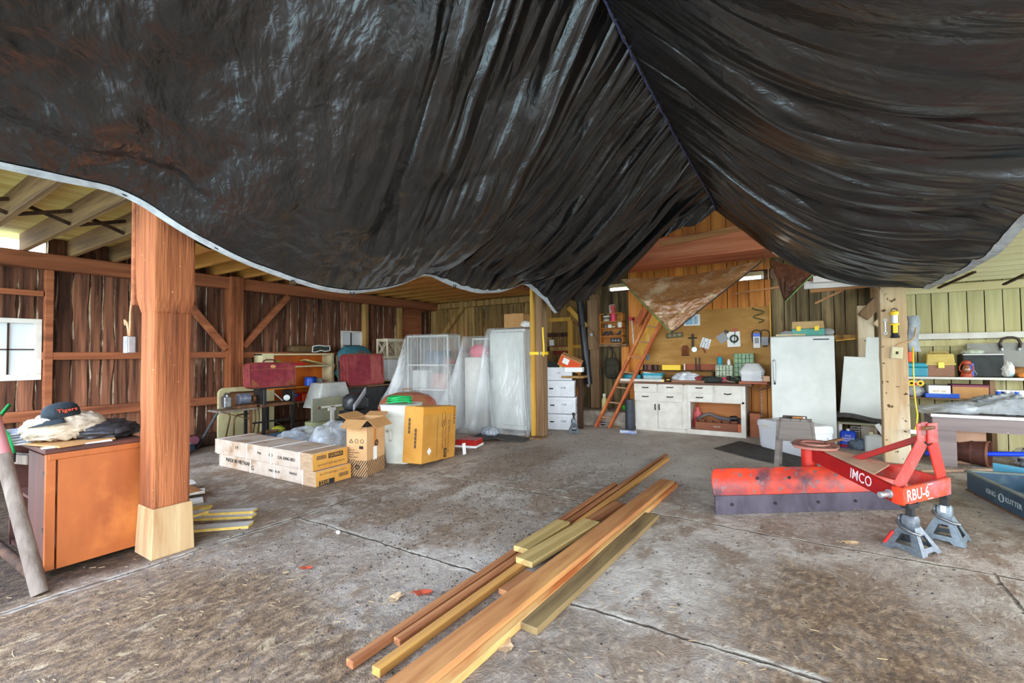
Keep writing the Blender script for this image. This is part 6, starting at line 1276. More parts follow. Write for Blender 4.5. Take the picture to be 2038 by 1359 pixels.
fpan(t, 'door', 1264, 799, 1310, 850, hp=((1304, 810),), vert=True); fpan(t, 'door', 1310, 800, 1358, 853, hp=((1312, 810),), vert=True)
obj('plinth', bx(((BX0+mid)/2, BYF-.004, .03), (mid-BX0-.006, .03, .06)), WHITEP, t, bev=.004)
t = thing('base_cabinet', 'right white painted base cabinet with an open bay holding a tool tray', 'cabinet', (0, 0, 0))
zb = AY(1425, 800, BYF).z; cb = MB()
for c, d in (((mid+.014, (BYF+BYB)/2, zt/2), (.028, BYB-BYF, zt)), ((BX1-.03, (BYF+BYB)/2, zt/2), (.06, BYB-BYF, zt)), (((BX1+mid)/2, (BYF+BYB)/2, .055), (BX1-mid, BYB-BYF, .03)), (((BX1+mid)/2, BYF+.012, (zb+zt)/2), (BX1-mid-.04, .02, zt-zb)), (((BX1+mid)/2, (BYF+BYB)/2, zb), (BX1-mid-.04, BYB-BYF, .03)), (((BX1+mid)/2, BYF-.001, .04), (BX1-mid, .03, .08)), ((mid+.05, BYF-.003, (.082+zb-.017)/2), (.04, .03, zb-.1)), ((BX1-.037, BYF-.003, (.082+zb-.017)/2), (.07, .03, zb-.1))): cb.box(c, d)
obj('carcass', cb, WHITEP, t); obj('back_panel', bx(((BX1+mid)/2, BYB-.012, zb/2), (BX1-mid-.05, .02, zb)), pm('bare orange board', S(196, 130, 74), S(166, 100, 52), 6, GX, .7), t)
fpan(t, 'drawer', 1368, 763, 1420, 781, hp=((1391, 772),)); fpan(t, 'drawer', 1368, 782, 1420, 800, hp=((1392, 791),)); fpan(t, 'drawer', 1423, 764, 1477, 802, hp=((1448, 784),), bow=True)
# tray and tools in the bay
zf = .072; x0, x1 = mid+.08, BX1-.10
t = thing('divided_tray', 'long brown divided wooden tray in the open cabinet bay', 'tray', ((x0+x1)/2+.01, BYF+.14, zf)); Wt = x1-x0-.10
RBW = pm('red brown tray wood', S(150, 90, 60), S(120, 70, 48), 7, GX, .7); mb = MB()
for c, d in (((0, -.09, .07), (Wt, .014, .14)), ((0, .09, .08), (Wt, .014, .16)), ((0, 0, .007), (Wt, .18, .014))): mb.box(c, d)
obj('tray_box', mb, RBW, t)
for k in range(6): obj('divider', bx((-Wt/2+.007+(Wt-.014)*k/5, 0, .085), (.012, .165, .15)), RBW, t)
mb = MB()
for k in range(4): mb.cyl((-.03+.03*k, -.09, .075), (-.03+.03*k, -.104, .075), .008, n=8)
obj('white_pegs', mb, WHT, t)
q = AY(1387, 815, 8.95); o = one('red_bottle', 'red squeeze bottle standing at the left of the open cabinet bay', 'bottle', MB().lathe([(.07, 0), (.075, .02), (.075, .24), (.05, .29), (.03, .33), (.03, .36)], n=20, sy=.6), pm('red bottle', S(206, 44, 52), S(226, 120, 120), 9, (1, 1, 1), .4), smooth=40, loc=(q.x, 9.0, zf)); obj('nozzle', MB().cyl((0, 0, .36), (0, 0, .42), .02, .008, 10), RED, o)
mb = MB(); mb.tube([V((-.22, 0, .16)), V((-.1, 0, .24)), V((.0, .02, .27)), V((.12, 0, .22)), V((.3, 0, .19)), V((.5, 0, .2))], .03, 8); one('rubber_hose', 'grey cloth covered hose lying over the divided tray', 'hose', mb, pm('blue grey rag', S(96, 100, 112), S(120, 104, 96), 8, (1, 1, 1), .8), smooth=True, loc=(-1.45, 8.88, zf-.01))
mb = MB(); mb.tube([V((0, 0, .22)), V((.05, -.03, .24)), V((.10, -.05, .16)), V((.06, -.06, .05)), V((.07, -.07, .0))], .012, 8); mb.cyl((-.07, .0, .22), (.04, 0, .23), .045, n=14); one('hand_drill', 'dark hand tool with a cable at the right of the open cabinet bay', 'tool', mb, BLACK, smooth=40, loc=(-1.03, 8.74, zf))
one('orange_box', 'small orange brown box at the right end of the open cabinet bay', 'box', bx((0, 0, .07), (.12, .2, .14)), pm('terracotta', S(190, 104, 66), rough=.7), loc=(x1-.02, BYF+.16, zf), bev=.004)
# worktop
TOPW = pm('worn brown worktop', S(126, 88, 62), S(92, 62, 46), 8, GX, .65, c3=S(164, 130, 100), s3=4)
wx0, wx1 = AY(1232, 756, BYF-.05).x, AY(1496, 757, BYF-.05).x; WZ = BZ+.012
struct_top = one('worktop', 'brown plank worktop running over both white base cabinets', 'worktop', bx(((wx0+wx1)/2, (BYF-.06+BYB+.06)/2, BZ-.014), (wx1-wx0, BYB-BYF+.12, .04)), TOPW, bev=.004)
WZ = BZ+.0065
def ontop(px, py, y=8.75): p = AY(px, py, y); return V((p.x, y, WZ))
def slab(nm, lab, cat, x0, x1, yy, dep, h, m, z=None, **k):
    a, b = AY(x0, 750, yy), AY(x1, 750, yy); return one(nm, lab, cat, bx((0, 0, h/2), (b.x-a.x, dep, h)), m, loc=((a.x+b.x)/2, yy+dep/2, WZ if z is None else z), bev=.003, **k)
slab('white_shelf_board', 'long white board lying on the left front of the worktop', 'board', 1234, 1318, 8.56, .16, .045, WHITEP)
slab('brown_lath', 'brown lath lying on the middle front of the worktop', 'lath', 1336, 1401, 8.56, .08, .035, pm('brown lath', S(168, 120, 92), S(140, 96, 70), 6, GX, .7))
slab('red_board', 'reddish board under the white covered machine at the right end of the worktop', 'board', 1470, 1527, 8.54, .42, .04, pm('red brown board', S(166, 96, 62), S(130, 72, 48), 7, GX, .6))
slab('wood_block', 'pale wood block at the right end of the red brown board', 'block', 1519, 1532, 8.60, .1, .09, pm('pale block', S(214, 170, 136), rough=.7), z=WZ+.042)
t = thing('teal_case', 'rounded teal plastic case on the left of the worktop', 'case', ontop(1260, 750, 8.84), 0); a, b = AY(1243, 745, 8.8), AY(1277, 745, 8.8); Wc = b.x-a.x
obj('case_body', MB().loft([rr(Wc*.95, .2, 0, .05), rr(Wc, .22, .02, .06), rr(Wc, .22, .06, .06), rr(Wc*.98, .21, .062, .06)]), TEAL, t, smooth=40); obj('case_lid', MB().loft([rr(Wc, .22, .065, .06), rr(Wc, .22, .10, .06), rr(Wc*.93, .19, .115, .05)]), TEAL, t, smooth=40)
t = thing('storage_tub', 'clear tub with a teal rim right of the rounded teal case', 'tub', ontop(1300, 750, 8.84), 0); a, b = AY(1281, 745, 8.8), AY(1321, 745, 8.8); Wc = b.x-a.x
obj('tub_shell', MB().loft([rr(Wc*.86, .2, .0, .04), rr(Wc*.95, .23, .105, .05)]), pm('clear tub', S(176, 200, 200), S(140, 180, 190), 4, (1, 1, 1), .2), t, smooth=40); obj('teal_rim', MB().loft([rr(Wc, .25, .105, .05), rr(Wc*1.02, .26, .15, .05), rr(Wc*.94, .22, .15, .05), rr(Wc*.94, .22, .11, .05)]), TEAL, t, smooth=40)
obj('papers', MB().box((-.02, 0, .145), (.3, .14, .02), MX.Rotation(.12, 3, 'Y')), WHT, t)
t = thing('yellow_clamp', 'yellow and black clamp on the worktop front beside the white board', 'clamp', ontop(1323, 755, 8.62), .3); obj('jaw', bx((-.03, 0, .02), (.03, .06, .05)), YELLOW, t, bev=.004); obj('bar', bx((.04, 0, .025), (.14, .02, .015)), BLACK, t); obj('grip', bx((.06, .03, .03), (.06, .03, .03)), YELLOW, t, bev=.006)
mb = MB(); mb.box((0, 0, .03), (.2, .1, .06)); mb.box((.05, 0, .08), (.08, .08, .05)); one('cardboard_litter', 'crumpled dark packaging right of the teal rimmed tub', 'packaging', mb, W_DARK, loc=ontop(1335, 748, 8.86), rz=.4)
mb = MB(); mb.blob((0, 0, .07), (.46, .3, .2), .45, 2.6, 61, nu=50, nv=26); one('paper_pile', 'crumpled white plastic bags in the middle of the worktop', 'bags', mb, pm('white film', S(226, 228, 230), S(176, 186, 192), 9, (1, 1, 1), .35), smooth=True, loc=ontop(1366, 748, 8.78))
mb = MB(); mb.blob((0, 0, .05), (.3, .2, .12), .5, 3, 62); one('red_rag', 'red rag beside the crumpled white bags on the worktop', 'rag', mb, pm('red rag', S(170, 56, 52), S(70, 50, 50), 9, (1, 1, 1), .8), smooth=True, loc=ontop(1392, 750, 8.76))
mb = MB(); mb.blob((0, 0, .05), (.34, .18, .12), .3, 3, 63); one('dark_rag', 'dark green rag before the pink box on the worktop', 'rag', mb, pm('dark rag', S(52, 62, 56), S(40, 44, 42), 9, (1, 1, 1), .8), smooth=True, loc=ontop(1417, 752, 8.68))
slab('pink_box', 'flat pink box lying on the worktop under the small parts drawers', 'box', 1411, 1445, 8.80, .2, .085, PINK)
mb = MB()
for i in range(60): pass
pts = [V((.11*math.cos(i*.55)*(1+.25*math.sin(i*.31)), .09*math.sin(i*.55), .05+.045*math.sin(i*.83)+.02)) for i in range(70)]
mb.tube(pts, .007, 6); one('cable_tangle', 'tangle of black cable beside the white covered machine', 'cable', mb, BLACK, smooth=True, loc=ontop(1463, 748, 8.72))
mb = MB(); mb.tube([V((-.16, 0, .01)), V((-.05, .02, .05)), V((.05, -.02, .03)), V((.16, .0, .015))], .012, 6); mb.tube([V((-.1, .04, .012)), V((.02, -.04, .05)), V((.12, .05, .012))], .01, 6); one('twine', 'loose grey twine at the front edge of the worktop, below the cable tangle', 'twine', mb, pm('twine', S(140, 110, 96), rough=.8), smooth=True, loc=ontop(1443, 755, 8.66))
# covered machine (white)
a, b = AY(1471, 740, 8.66), AY(1522, 740, 8.66); Wm = b.x-a.x; hm_ = AY(1496, 723, 8.7).z-WZ-.042
t = thing('covered_machine', 'small machine under a white vinyl cover at the right end of the worktop', 'machine', ((a.x+b.x)/2, 8.80, WZ+.042))
VY = pm('white vinyl', S(224, 226, 224), S(200, 204, 206), 4, (1, 1, 1), .45, bump=.3, bs=6, dist=.02); mb = MB()
mb.loft([rr(Wm*.86, .3, 0, .03), rr(Wm*.9, .31, hm_*.3, .04), rr(Wm*1.0, .34, hm_*.52, .05), rr(Wm*.95, .32, hm_*.60, .05), rr(Wm*.6, .2, hm_*.97, .05), rr(Wm*.5, .16, hm_, .04)]); obj('vinyl_cover', mb, VY, t, smooth=50)
for k in range(3): obj('snap', MB().cyl((Wm*.40, -.165, hm_*(.2+.13*k)), (Wm*.40, -.172, hm_*(.2+.13*k)), .010, n=10), BLACK, t)
# back row: long rack boards, parts drawers
c, d = BY(1282, 726, 1358, 748, 9.02, .10); t = thing('tool_rack', 'yellow topped wooden tool rack along the back of the worktop', 'rack', (0, 0, 0))
obj('rack_shelf', MB().box((AY(1350, 740, 9.0).x, 9.08, AY(1350, 738, 9.0).z), (AY(1424, 740, 9).x-AY(1268, 740, 9).x, .16, .02)), W_DARK, t)
obj('rack_back', MB().box((AY(1392, 731, 9.1).x, 9.14, AY(1392, 730, 9.1).z), (AY(1424, 730, 9).x-AY(1358, 730, 9).x, .02, .1)), pm('red brown rack', S(150, 70, 36), rough=.6), t)
obj('rack_leg', MB().box((AY(1272, 740, 9.1).x, 9.08, (WZ+AY(1350, 738, 9).z)/2), (.03, .14, AY(1350, 738, 9).z-WZ)), W_DARK, t); obj('rack_leg', MB().box((AY(1420, 740, 9.1).x, 9.08, (WZ+AY(1350, 738, 9).z)/2), (.03, .14, AY(1350, 738, 9).z-WZ)), W_DARK, t)
zr = AY(1350, 738, 9).z+.012
slab('yellow_box', 'open yellow box on the tool rack behind the teal rimmed tub', 'box', 1318, 1354, 9.03, .11, .1, YELLOW, z=zr)
for px, lab in ((1284, 'left'), (1292, 'middle'), (1304, 'right')):
    one('tin_can', lab+' dark tin on the tool rack behind the rounded teal case', 'can', MB().lathe([(.05, 0), (.05, .1), (.045, .1)], n=16), pm('dark tin '+lab, S(110, 60, 50) if px == 1292 else S(60, 42, 38), rough=.5), smooth=40, loc=(AY(px, 735, 9.06).x, 9.08, zr))
for px, m, lab, h in ((1362, WHT, 'white', .12), (1385, BLACK, 'first black', .24), (1392, BLACK, 'second black', .24)):
    one('file_tool', lab+' upright hand file in the tool rack', 'file', MB().cyl((0, 0, 0), (0, 0, h), .012, n=10), m, loc=(AY(px, 735, 9.06).x, 9.08, zr))
def drawers(lab, x0, y0, x1, y1, Y, nc, nr, body, pan, z):
    a, b = AY(x0, y1, Y), AY(x1, y1, Y); H_ = AY((x0+x1)/2, y0, Y).z-z; W_ = b.x-a.x
    t = thing('parts_cabinet', lab, 'drawer cabinet', ((a.x+b.x)/2, Y+.08, z)); mb = MB()
    for c, d in (((0, .07, H_/2), (W_, .01, H_)), ((0, 0, H_-.005), (W_, .15, .01)), ((0, 0, .005), (W_, .15, .01)), ((-W_/2+.005, 0, H_/2), (.01, .15, H_)), ((W_/2-.005, 0, H_/2), (.01, .15, H_))): mb.box(c, d)
    obj('housing', mb, body, t)
    for i in range(nc):
        for j in range(nr): obj('drawer', bx((-W_/2+.01+(W_-.02)*(i+.5)/nc, -.012, .01+(H_-.02)*(j+.5)/nr), ((W_-.02)/nc-.008, .13, (H_-.02)/nr-.008)), pan, t)
    return t, H_
PG = pm('green parts drawer', S(110, 160, 84), S(60, 104, 60), 12, (1, 1, 1), .25); PW = pm('clear parts drawer', S(176, 190, 150), S(120, 136, 110), 14, (1, 1, 1), .25)
drawers('green parts drawer cabinet at the right of the worktop back', 1461, 703, 1501, 744, 9.0, 5, 6, pm('green housing', S(120, 150, 80), rough=.4), PG, WZ)
tt_, hh = drawers('lower clear parts drawer cabinet left of the green one', 1424, 726, 1459, 744, 8.98, 5, 3, pm('grey housing', S(150, 156, 130), rough=.4), PW, WZ)
q = AY(1432, 720, 9.02); t = thing('glue_bottle', 'teal glue bottle with an orange tip on the clear parts cabinet', 'bottle', (q.x, 9.06, WZ+hh)); obj('bottle_body', MB().lathe([(.04, 0), (.045, .02), (.045, .12), (.02, .15)], n=16), TEAL, t, smooth=40); obj('nozzle', MB().cyl((0, 0, .15), (-.03, 0, .24), .012, .004, 8), ORANGE, t)
q = AY(1450, 722, 9.02); one('white_bottle', 'small white bottle on the clear parts cabinet', 'bottle', MB().lathe([(.03, 0), (.03, .07), (.02, .08), (.02, .1)], n=14), WHT, smooth=40, loc=(q.x, 9.06, WZ+hh))
# chain hanging beside the bench
mb = MB(); a = AY(1515, 768, 8.7)
for i in range(16): c0 = a+V((0, 0, -.05-.03*i)); mb.tube([c0+V(((.010*math.cos(k*PI/4), 0, .018*math.sin(k*PI/4)) if i % 2 else (0, .010*math.cos(k*PI/4), .018*math.sin(k*PI/4)))) for k in range(8)], .003, 5, True)
t = one('hanging_chain', 'thin chain with rusty clutter hanging under the worktop end by the white refrigerator', 'chain', mb, ALU, smooth=True)
mb = MB(); mb.tube([a+V((-.2, 0, .05)), a+V((-.1, -.02, -.05)), a+V((0, 0, -.06)), a+V((.1, 0, -.02)), a+V((.15, 0, .06))], .016, 8); obj('hook_rod', mb, RUST, t, smooth=True)
a, b = AY(1490, 822, 8.75), AY(1512, 822, 8.75); one('floor_carton', 'reddish brown carton on the floor right of the right base cabinet', 'box', bx((0, 0, .2), (b.x-a.x, .3, .4)), pm('red carton', S(166, 100, 66), S(140, 80, 52), 4, (1, 1, 1), .7), loc=((a.x+b.x)/2, 8.9, 0), rz=.1, bev=.004)
# ------------------------------------------------------------------ plywood board with things pinned on it
PLY = pm('ochre plywood', S(176, 128, 58), S(158, 112, 48), 3, (.12, 1, 1.5), .65, c3=S(190, 144, 74), s3=3, spots=(S(112, 78, 36), 16, .765))
px0, px1 = AY(1283, 690, YB-.05).x, AY(1533, 690, YB-.05).x; pz0, pz1 = WZ+.04, AY(1460, 613, YB-.05).z
one('plywood_board', 'large ochre plywood board on the wall behind the worktop', 'board', bx(((px0+px1)/2, YB-.052, (pz0+pz1)/2), (px1-px0, .016, pz1-pz0)), PLY)
PY = YB-.062
def pin(nm, lab, cat, x0, y0, x1, y1, m, ang=0, d=.008):
    c, s = BY(x0, y0, x1, y1, PY-d, d); c = V((c.x, PY-d/2, c.z)); return one(nm, lab, cat, bx((0, 0, 0), (s.x, d, s.z)), m, loc=c, rz=(0, ang, 0)), c, s
o, c, s = pin('blue_poster', 'small blue and white poster on the plywood board below the brown tarp', 'poster', 1361, 626, 1393, 648, WHT)
for i in range(2): obj('printed_panel', bx((-s.x*.18+s.x*.42*i, -.006, 0), (s.x*(.44 if i == 0 else .26), .003, s.z*.78)), pm('blue print', S(92, 150, 186), S(150, 196, 214), 9, (1, 1, 1), .5), o)
for k in (-.22, .2): obj('printed_ring', MB().tube([V((s.x*.25+.03*math.cos(a*PI/6), -.010, s.z*k+.03*math.sin(a*PI/6))) for a in range(12)], .005, 5, True), INKW, o)
pin('paper_clip_board', 'tilted white paper card with a printed drawing on the plywood board', 'paper', 1395, 673, 1413, 693, WHT, rad(18)); o = bpy.context.scene.objects['paper_clip_board']
mb = MB()
for k in range(3): mb.tube([V((-.05+.05*k, -.008, -.1)), V((-.05+.05*k, -.008, .02))], .005, 5)
mb.tube([V((.045*math.cos(a*PI/6), -.008, .06+.045*math.sin(a*PI/6))) for a in range(12)], .004, 5, True); obj('printed_drawing', mb, pm('blue grey ink', S(96, 130, 150), rough=.6), o)
pin('leaflet', 'white leaflet with small figures at the right middle of the plywood board', 'paper', 1447, 660, 1473, 690, WHT, rad(-2)); pin('grey_leaflet', 'grey framed leaflet tilted beside the white leaflet', 'paper', 1428, 664, 1447, 681, GREYP, rad(-35), .012)
q = AY(1461, 674, PY-.02); t = thing('tape_reel', 'dark green reel hanging over the white leaflet', 'reel', (q.x, PY-.024, q.z)); obj('reel_ring', MB().tube([V((.06*math.cos(a*PI/8), 0, .06*math.sin(a*PI/8))) for a in range(16)], .016, 8, True), pm('dark green', S(44, 62, 40), rough=.5), t, smooth=True); obj('red_tag', MB().box((.02, -.005, .16), (.05, .02, .05)), RED, t); obj('stem', MB().bar((0, 0, -.1), (.02, 0, .15), .012, .012), BLACK, t)
q = AY(1446, 660, PY-.02); one('black_clip', 'black clip at the top left of the white leaflet', 'clip', MB().box((0, 0, 0), (.07, .02, .05)), BLACK, loc=(q.x, PY-.014, q.z), rz=(0, .4, 0))
o, c, s = pin('metal_rule', 'dark framed level hanging on the plywood board below the brown tarp tip', 'level', 1326, 662, 1359, 672, pm('dark bronze', S(70, 58, 34), S(100, 84, 50), 9, (1, 1, 1), .5), rad(-4), .03)
for k in (-.28, 0, .28): obj('vial', bx((s.x*k, -.017, 0), (s.x*.2, .006, s.z*.5)), pm('olive vial', S(120, 112, 60), rough=.3), o)
q = AY(1379, 685, PY-.02); t = thing('drill_tool', 'black hand drill hanging on the plywood board', 'hand drill', (q.x, PY-.03, q.z)); obj('shaft', MB().cyl((0, 0, .2), (0, 0, -.12), .018, n=10), BLACK, t); obj('cross_handle', MB().cyl((-.08, 0, .12), (.08, 0, .12), .012, n=10), BLACK, t); obj('gear', MB().cyl((.03, -.02, -.1), (.03, .01, -.1), .05, n=16), ALU, t)
q = AY(1364, 698, PY-.02); t = thing('leather_pouch', 'brown strapped tool pouch hanging on the plywood board', 'pouch', (q.x, PY-.03, q.z)); mb = MB()
for k in (-1, 0, 1): mb.tube([V((.045*k, 0, -.08)), V((.05*k, -.01, .04)), V((.02*k, 0, .1))], .016, 6)
obj('strap_loops', mb, BROWN, t, smooth=True); obj('lower_bar', bx((0, 0, -.09), (.14, .02, .015)), W_DARK, t)
a, b = AY(1399, 692, PY-.015), AY(1404, 702, PY-.015); one('screw_driver', 'small red handled screwdriver below the tilted paper card', 'screwdriver', MB().cyl(a, b, .014, n=10), pm('red brown handle', S(130, 60, 40), rough=.5))
q = AY(1509, 628, PY-.02); mb = MB(); r_ = random.Random(4); pts = [V((.09*math.sin(i*.9)+.02*r_.random(), -.01*(i % 2), -.13+.026*i/1.2)) for i in range(14)]; mb.tube(pts, .012, 6); one('green_strap', 'tangled green strap hung at the top right of the plywood board', 'strap', mb, pm('olive strap', S(96, 92, 44), S(56, 56, 34), 9, (1, 1, 1), .7), smooth=True, loc=(q.x, PY-.026, q.z))
for px, py, lab, has in ((1506, 672, 'hanging drive belt with a blue and white card at the plywood edge', True), (1522, 672, 'hanging drive belt with a grey card nearest the plywood edge', False)):
    q = AY(px, py, PY-.02); t = thing('drive_belt', lab, 'belt', (q.x, PY-.022, q.z)); obj('belt_loop', MB().tube([V((.075*math.cos(a*PI/10), 0, (.22 if math.sin(a*PI/10) < 0 else .08)*math.sin(a*PI/10)+.06)) for a in range(20)], .009, 6, True), BLACK, t, smooth=True)
    obj('card', bx((0, -.014, -.06), (.11, .006, .24 if has else .15)), WHT if has else GREYP, t); 
    if has: obj('card_header', bx((0, -.0185, .05), (.11, .004, .06)), BLUE, t); obj('card_print', bx((0, -.0185, -.05), (.07, .003, .1)), GREYP, t)
c, s = BY(1531, 600, 1537, 740, 9.2, .03); struct('edge_batten', MB().box(c, (.02, .04, s.z)), W_PINE, 'thin pale batten at the right edge of the plywood board', 'batten')
# fluorescent fixtures
TUBE = glow('fluorescent tube', (1, .97, .9, 1), TUBE_E)
for x0, y0, x1, y1, Y, lab in ((1214, 575, 1268, 567, 8.30, 'fluorescent fixture left of the large brown tarp'), (1468, 553, 1519, 546, 8.30, 'fluorescent fixture between the two brown tarps')):
    a, b = AY(x0, y0, Y), AY(x1, y1, Y); t = thing('fluorescent_fixture', lab, 'ceiling light', ((a.x+b.x)/2, Y, (a.z+b.z)/2)); L_ = (b.x-a.x)
    obj('housing', MB().loft([[V((x, -.07, -.01)), V((x, .07, -.01)), V((x, .05, .06)), V((x, -.05, .06))] for x in (-L_/2, L_/2)]), CREAM, t, bev=.003)
    obj('tube', MB().cyl((-L_/2+.03, -.025, -.035), (L_/2-.03, -.025, -.035), .018, n=12), TUBE, t, smooth=40); obj('tube', MB().cyl((-L_/2+.03, .03, -.035), (L_/2-.03, .03, -.035), .018, n=12), TUBE, t, smooth=40)
    for s in (-1, 1): obj('end_cap', bx((s*(L_/2-.015), 0, -.03), (.03, .13, .06)), WHT, t, bev=.003)
a = AY(1500, 545, 8.7); b = AY(1538, 545, 8.5); t = one('carpet_roll', 'brown rolled carpet end above the fluorescent fixture', 'carpet roll', MB().cyl(a+V((-.6, .2, .02)), b, .085, n=24), pm('brown roll', S(100, 70, 50), S(76, 52, 38), 6, (1, 1, 1), .85), smooth=40); obj('tie_string', MB().tube([b+V((-.06, -.002, 0))+V((0, .092*math.cos(k*PI/8), .092*math.sin(k*PI/8))) for k in range(16)], .006, 5, True), pm('cream string', S(206, 180, 130), rough=.8), t)
nail(t, b+V((-.1, 0, .05)), b+V((-.1, .02, .35)), .004, 'hanger_wire')
a, b = AY(1459, 585, 8.95), AY(1552, 571, 8.95); one('thin_lath', 'thin pale lath nailed across the orange wall boards', 'lath', MB().bar(a, b, .03, .045, (0, 1, 0)), L_TAN)
for i, (x0, y0, x1, y1, w_, Y, m, lab) in enumerate(((1612, 577, 1720, 566, .10, 8.45, L_TAN, 'lowest stored plank under the right roof edge'), (1600, 568, 1725, 560, .12, 8.4, L_WHT, 'pale stored plank above the lowest one'), (1618, 556, 1716, 551, .1, 8.35, L_WHT, 'white edged stored plank topmost under the black tarp'), (1622, 604, 1680, 576, .04, 8.6, L_TAN, 'thin stick poking down from the stored planks'))):
    a, b = AY(x0, y0, Y), AY(x1, y1, Y); one('stored_plank', lab, 'plank', MB().bar(a, b+(b-a)*.1, .03 if i < 3 else .03, w_, (0, 1, 0) if i == 3 else (0, 0, 1)), m, bev=.003)

for nm in ('blue_poster', 'paper_clip_board', 'leaflet', 'grey_leaflet', 'tape_reel', 'black_clip', 'metal_rule', 'drill_tool', 'leather_pouch', 'green_strap', 'drive_belt', 'drive_belt.001'):
    o_ = bpy.data.objects[nm]; l_ = V(o_.location); nail(o_, l_+V((0, -.012, .07)), V((l_.x, YB-.045, l_.z+.075)))
o_ = bpy.data.objects['screw_driver']; nail(o_, AY(1400, 694, PY-.02), AY(1400, 694, YB-.045)); o_ = bpy.data.objects['thin_lath']; nail(o_, AY(1500, 579, 8.93), AY(1500, 579, 9.27))
for nm in ('fluorescent_fixture', 'fluorescent_fixture.001'):
    o_ = bpy.data.objects[nm]; l_ = V(o_.location)
    for s in (-.12, .12): nail(o_, l_+V((s, 0, .05)), V((l_.x+s, l_.y, ZB+.03)), .004, 'hanger_rod')
for nm, px, py, Y in (('stored_plank', 1640, 574, 8.45), ('stored_plank.001', 1640, 565, 8.4), ('stored_plank.002', 1640, 554, 8.35), ('stored_plank.003', 1660, 584, 8.6)):
    o_ = bpy.data.objects[nm]; q = AY(px, py, Y); nail(o_, q, V((q.x+.02, q.y, 2.95)), .004, 'hanger_wire')
# ------------------------------------------------------------------ white refrigerator and its load
FY = 8.30
a, b = AY(1535, 760, FY), AY(1663, 760, FY); fx0, fx1 = a.x, b.x; fh = AY(1598, 668, FY).z
t = thing('refrigerator', 'broad white single-door refrigerator right of the workbench, with a teal tool box on top', 'refrigerator', ((fx0+fx1)/2, FY, 0)); Wf = fx1-fx0
obj('body', bx((0, .36, fh/2), (Wf-.01, .60, fh)), WHITE, t, bev=.012, seg=2); dr = obj('door', bx((0, .03, fh/2+.03), (Wf, .06, fh-.08)), WHITE, t, bev=.012, seg=2)
h = AY(1541, 738, FY); mb = MB().tube([V((h.x-(fx0+fx1)/2, .0, h.z+.17)), V((h.x-(fx0+fx1)/2, -.05, h.z+.15)), V((h.x-(fx0+fx1)/2, -.05, h.z-.15)), V((h.x-(fx0+fx1)/2, 0, h.z-.17))], .014, 8); obj('door_handle', mb, ALU, dr)
k = AY(1542, 763, FY); obj('lock', MB().cyl((k.x-(fx0+fx1)/2, 0, k.z), (k.x-(fx0+fx1)/2, -.015, k.z), .018, n=14), BLACK, dr)
n_ = AY(1634, 675, FY); obj('name_plate', bx((n_.x-(fx0+fx1)/2, -.003, n_.z), (.2, .006, .018)), BLACK, dr)
c, d = BY(1575, 637, 1641, 666, FY+.1, .24); t = thing('tool_box', 'teal and tan metal tool box with two yellow clasps on the white refrigerator', 'tool box', (c.x, FY+.24, fh+.002))
obj('box_body', bx((0, 0, d.z*.24), (d.x, .24, d.z*.48)), pm('teal enamel', S(60, 160, 140), S(50, 140, 124), 5, (1, 1, 1), .4), t, bev=.008)
obj('box_lid', MB().loft([[V((s*d.x/2, -.122, d.z*.49)), V((s*d.x/2, .122, d.z*.49)), V((s*d.x*.475, .09, d.z)), V((s*d.x*.475, -.09, d.z))] for s in (-1, 1)]), pm('tan enamel', S(196, 164, 112), S(176, 144, 94), 5, (1, 1, 1), .5), t, bev=.005)
for s in (-.28, .27): obj('clasp', bx((d.x*s, -.126, d.z*.5), (.06, .016, .075)), YELLOW, t, bev=.006)
mb = MB(); mb.tube([V((.03*i-.18, .02*math.sin(i*1.3), .018)) for i in range(14)], .016, 6); one('bead_string', 'string of pale beads along the front left of the refrigerator top', 'beads', mb, CREAM, smooth=True, loc=(fx0+.26, FY+.05, fh))
q = AY(1563, 656, FY+.2); mb = MB(); mb.lathe([(.04, 0), (.05, .1), (.055, .1)], n=16); one('copper_cup', 'copper coloured cup behind the bead string on the refrigerator', 'cup', mb, pm('copper', S(150, 96, 60), rough=.4, metal=.4), smooth=40, loc=(q.x, FY+.3, fh))
q = AY(1567, 660, FY+.1); mb = MB(); mb.blob((0, 0, .04), (.22, .12, .09), .3, 2, 70); one('grey_rag', 'grey rag left of the teal tool box on the refrigerator', 'rag', mb, CLOTHG, smooth=True, loc=(q.x, FY+.16, fh)); mb = MB(); mb.blob((0, 0, .05), (.16, .14, .12), .3, 2, 71); one('crumpled_paper', 'crumpled grey paper right of the teal tool box on the refrigerator', 'paper', mb, pm('grey paper', S(150, 150, 146), rough=.8), smooth=True, loc=(fx1-.07, FY+.2, fh))
a, b = AY(1663, 678, 8.95), AY(1702, 674, 8.95); one('thin_sticks', 'pale stick lying on the ledge right of the refrigerator', 'stick', MB().bar(a, b, .03, .02), W_PINE); struct('wall_rail', MB().bar(AY(1655, 671, 9.2), AY(1712, 671, 9.2), .08, .05, (0, 1, 0)), W_BACK, 'short wall rail right of the refrigerator', 'rail')
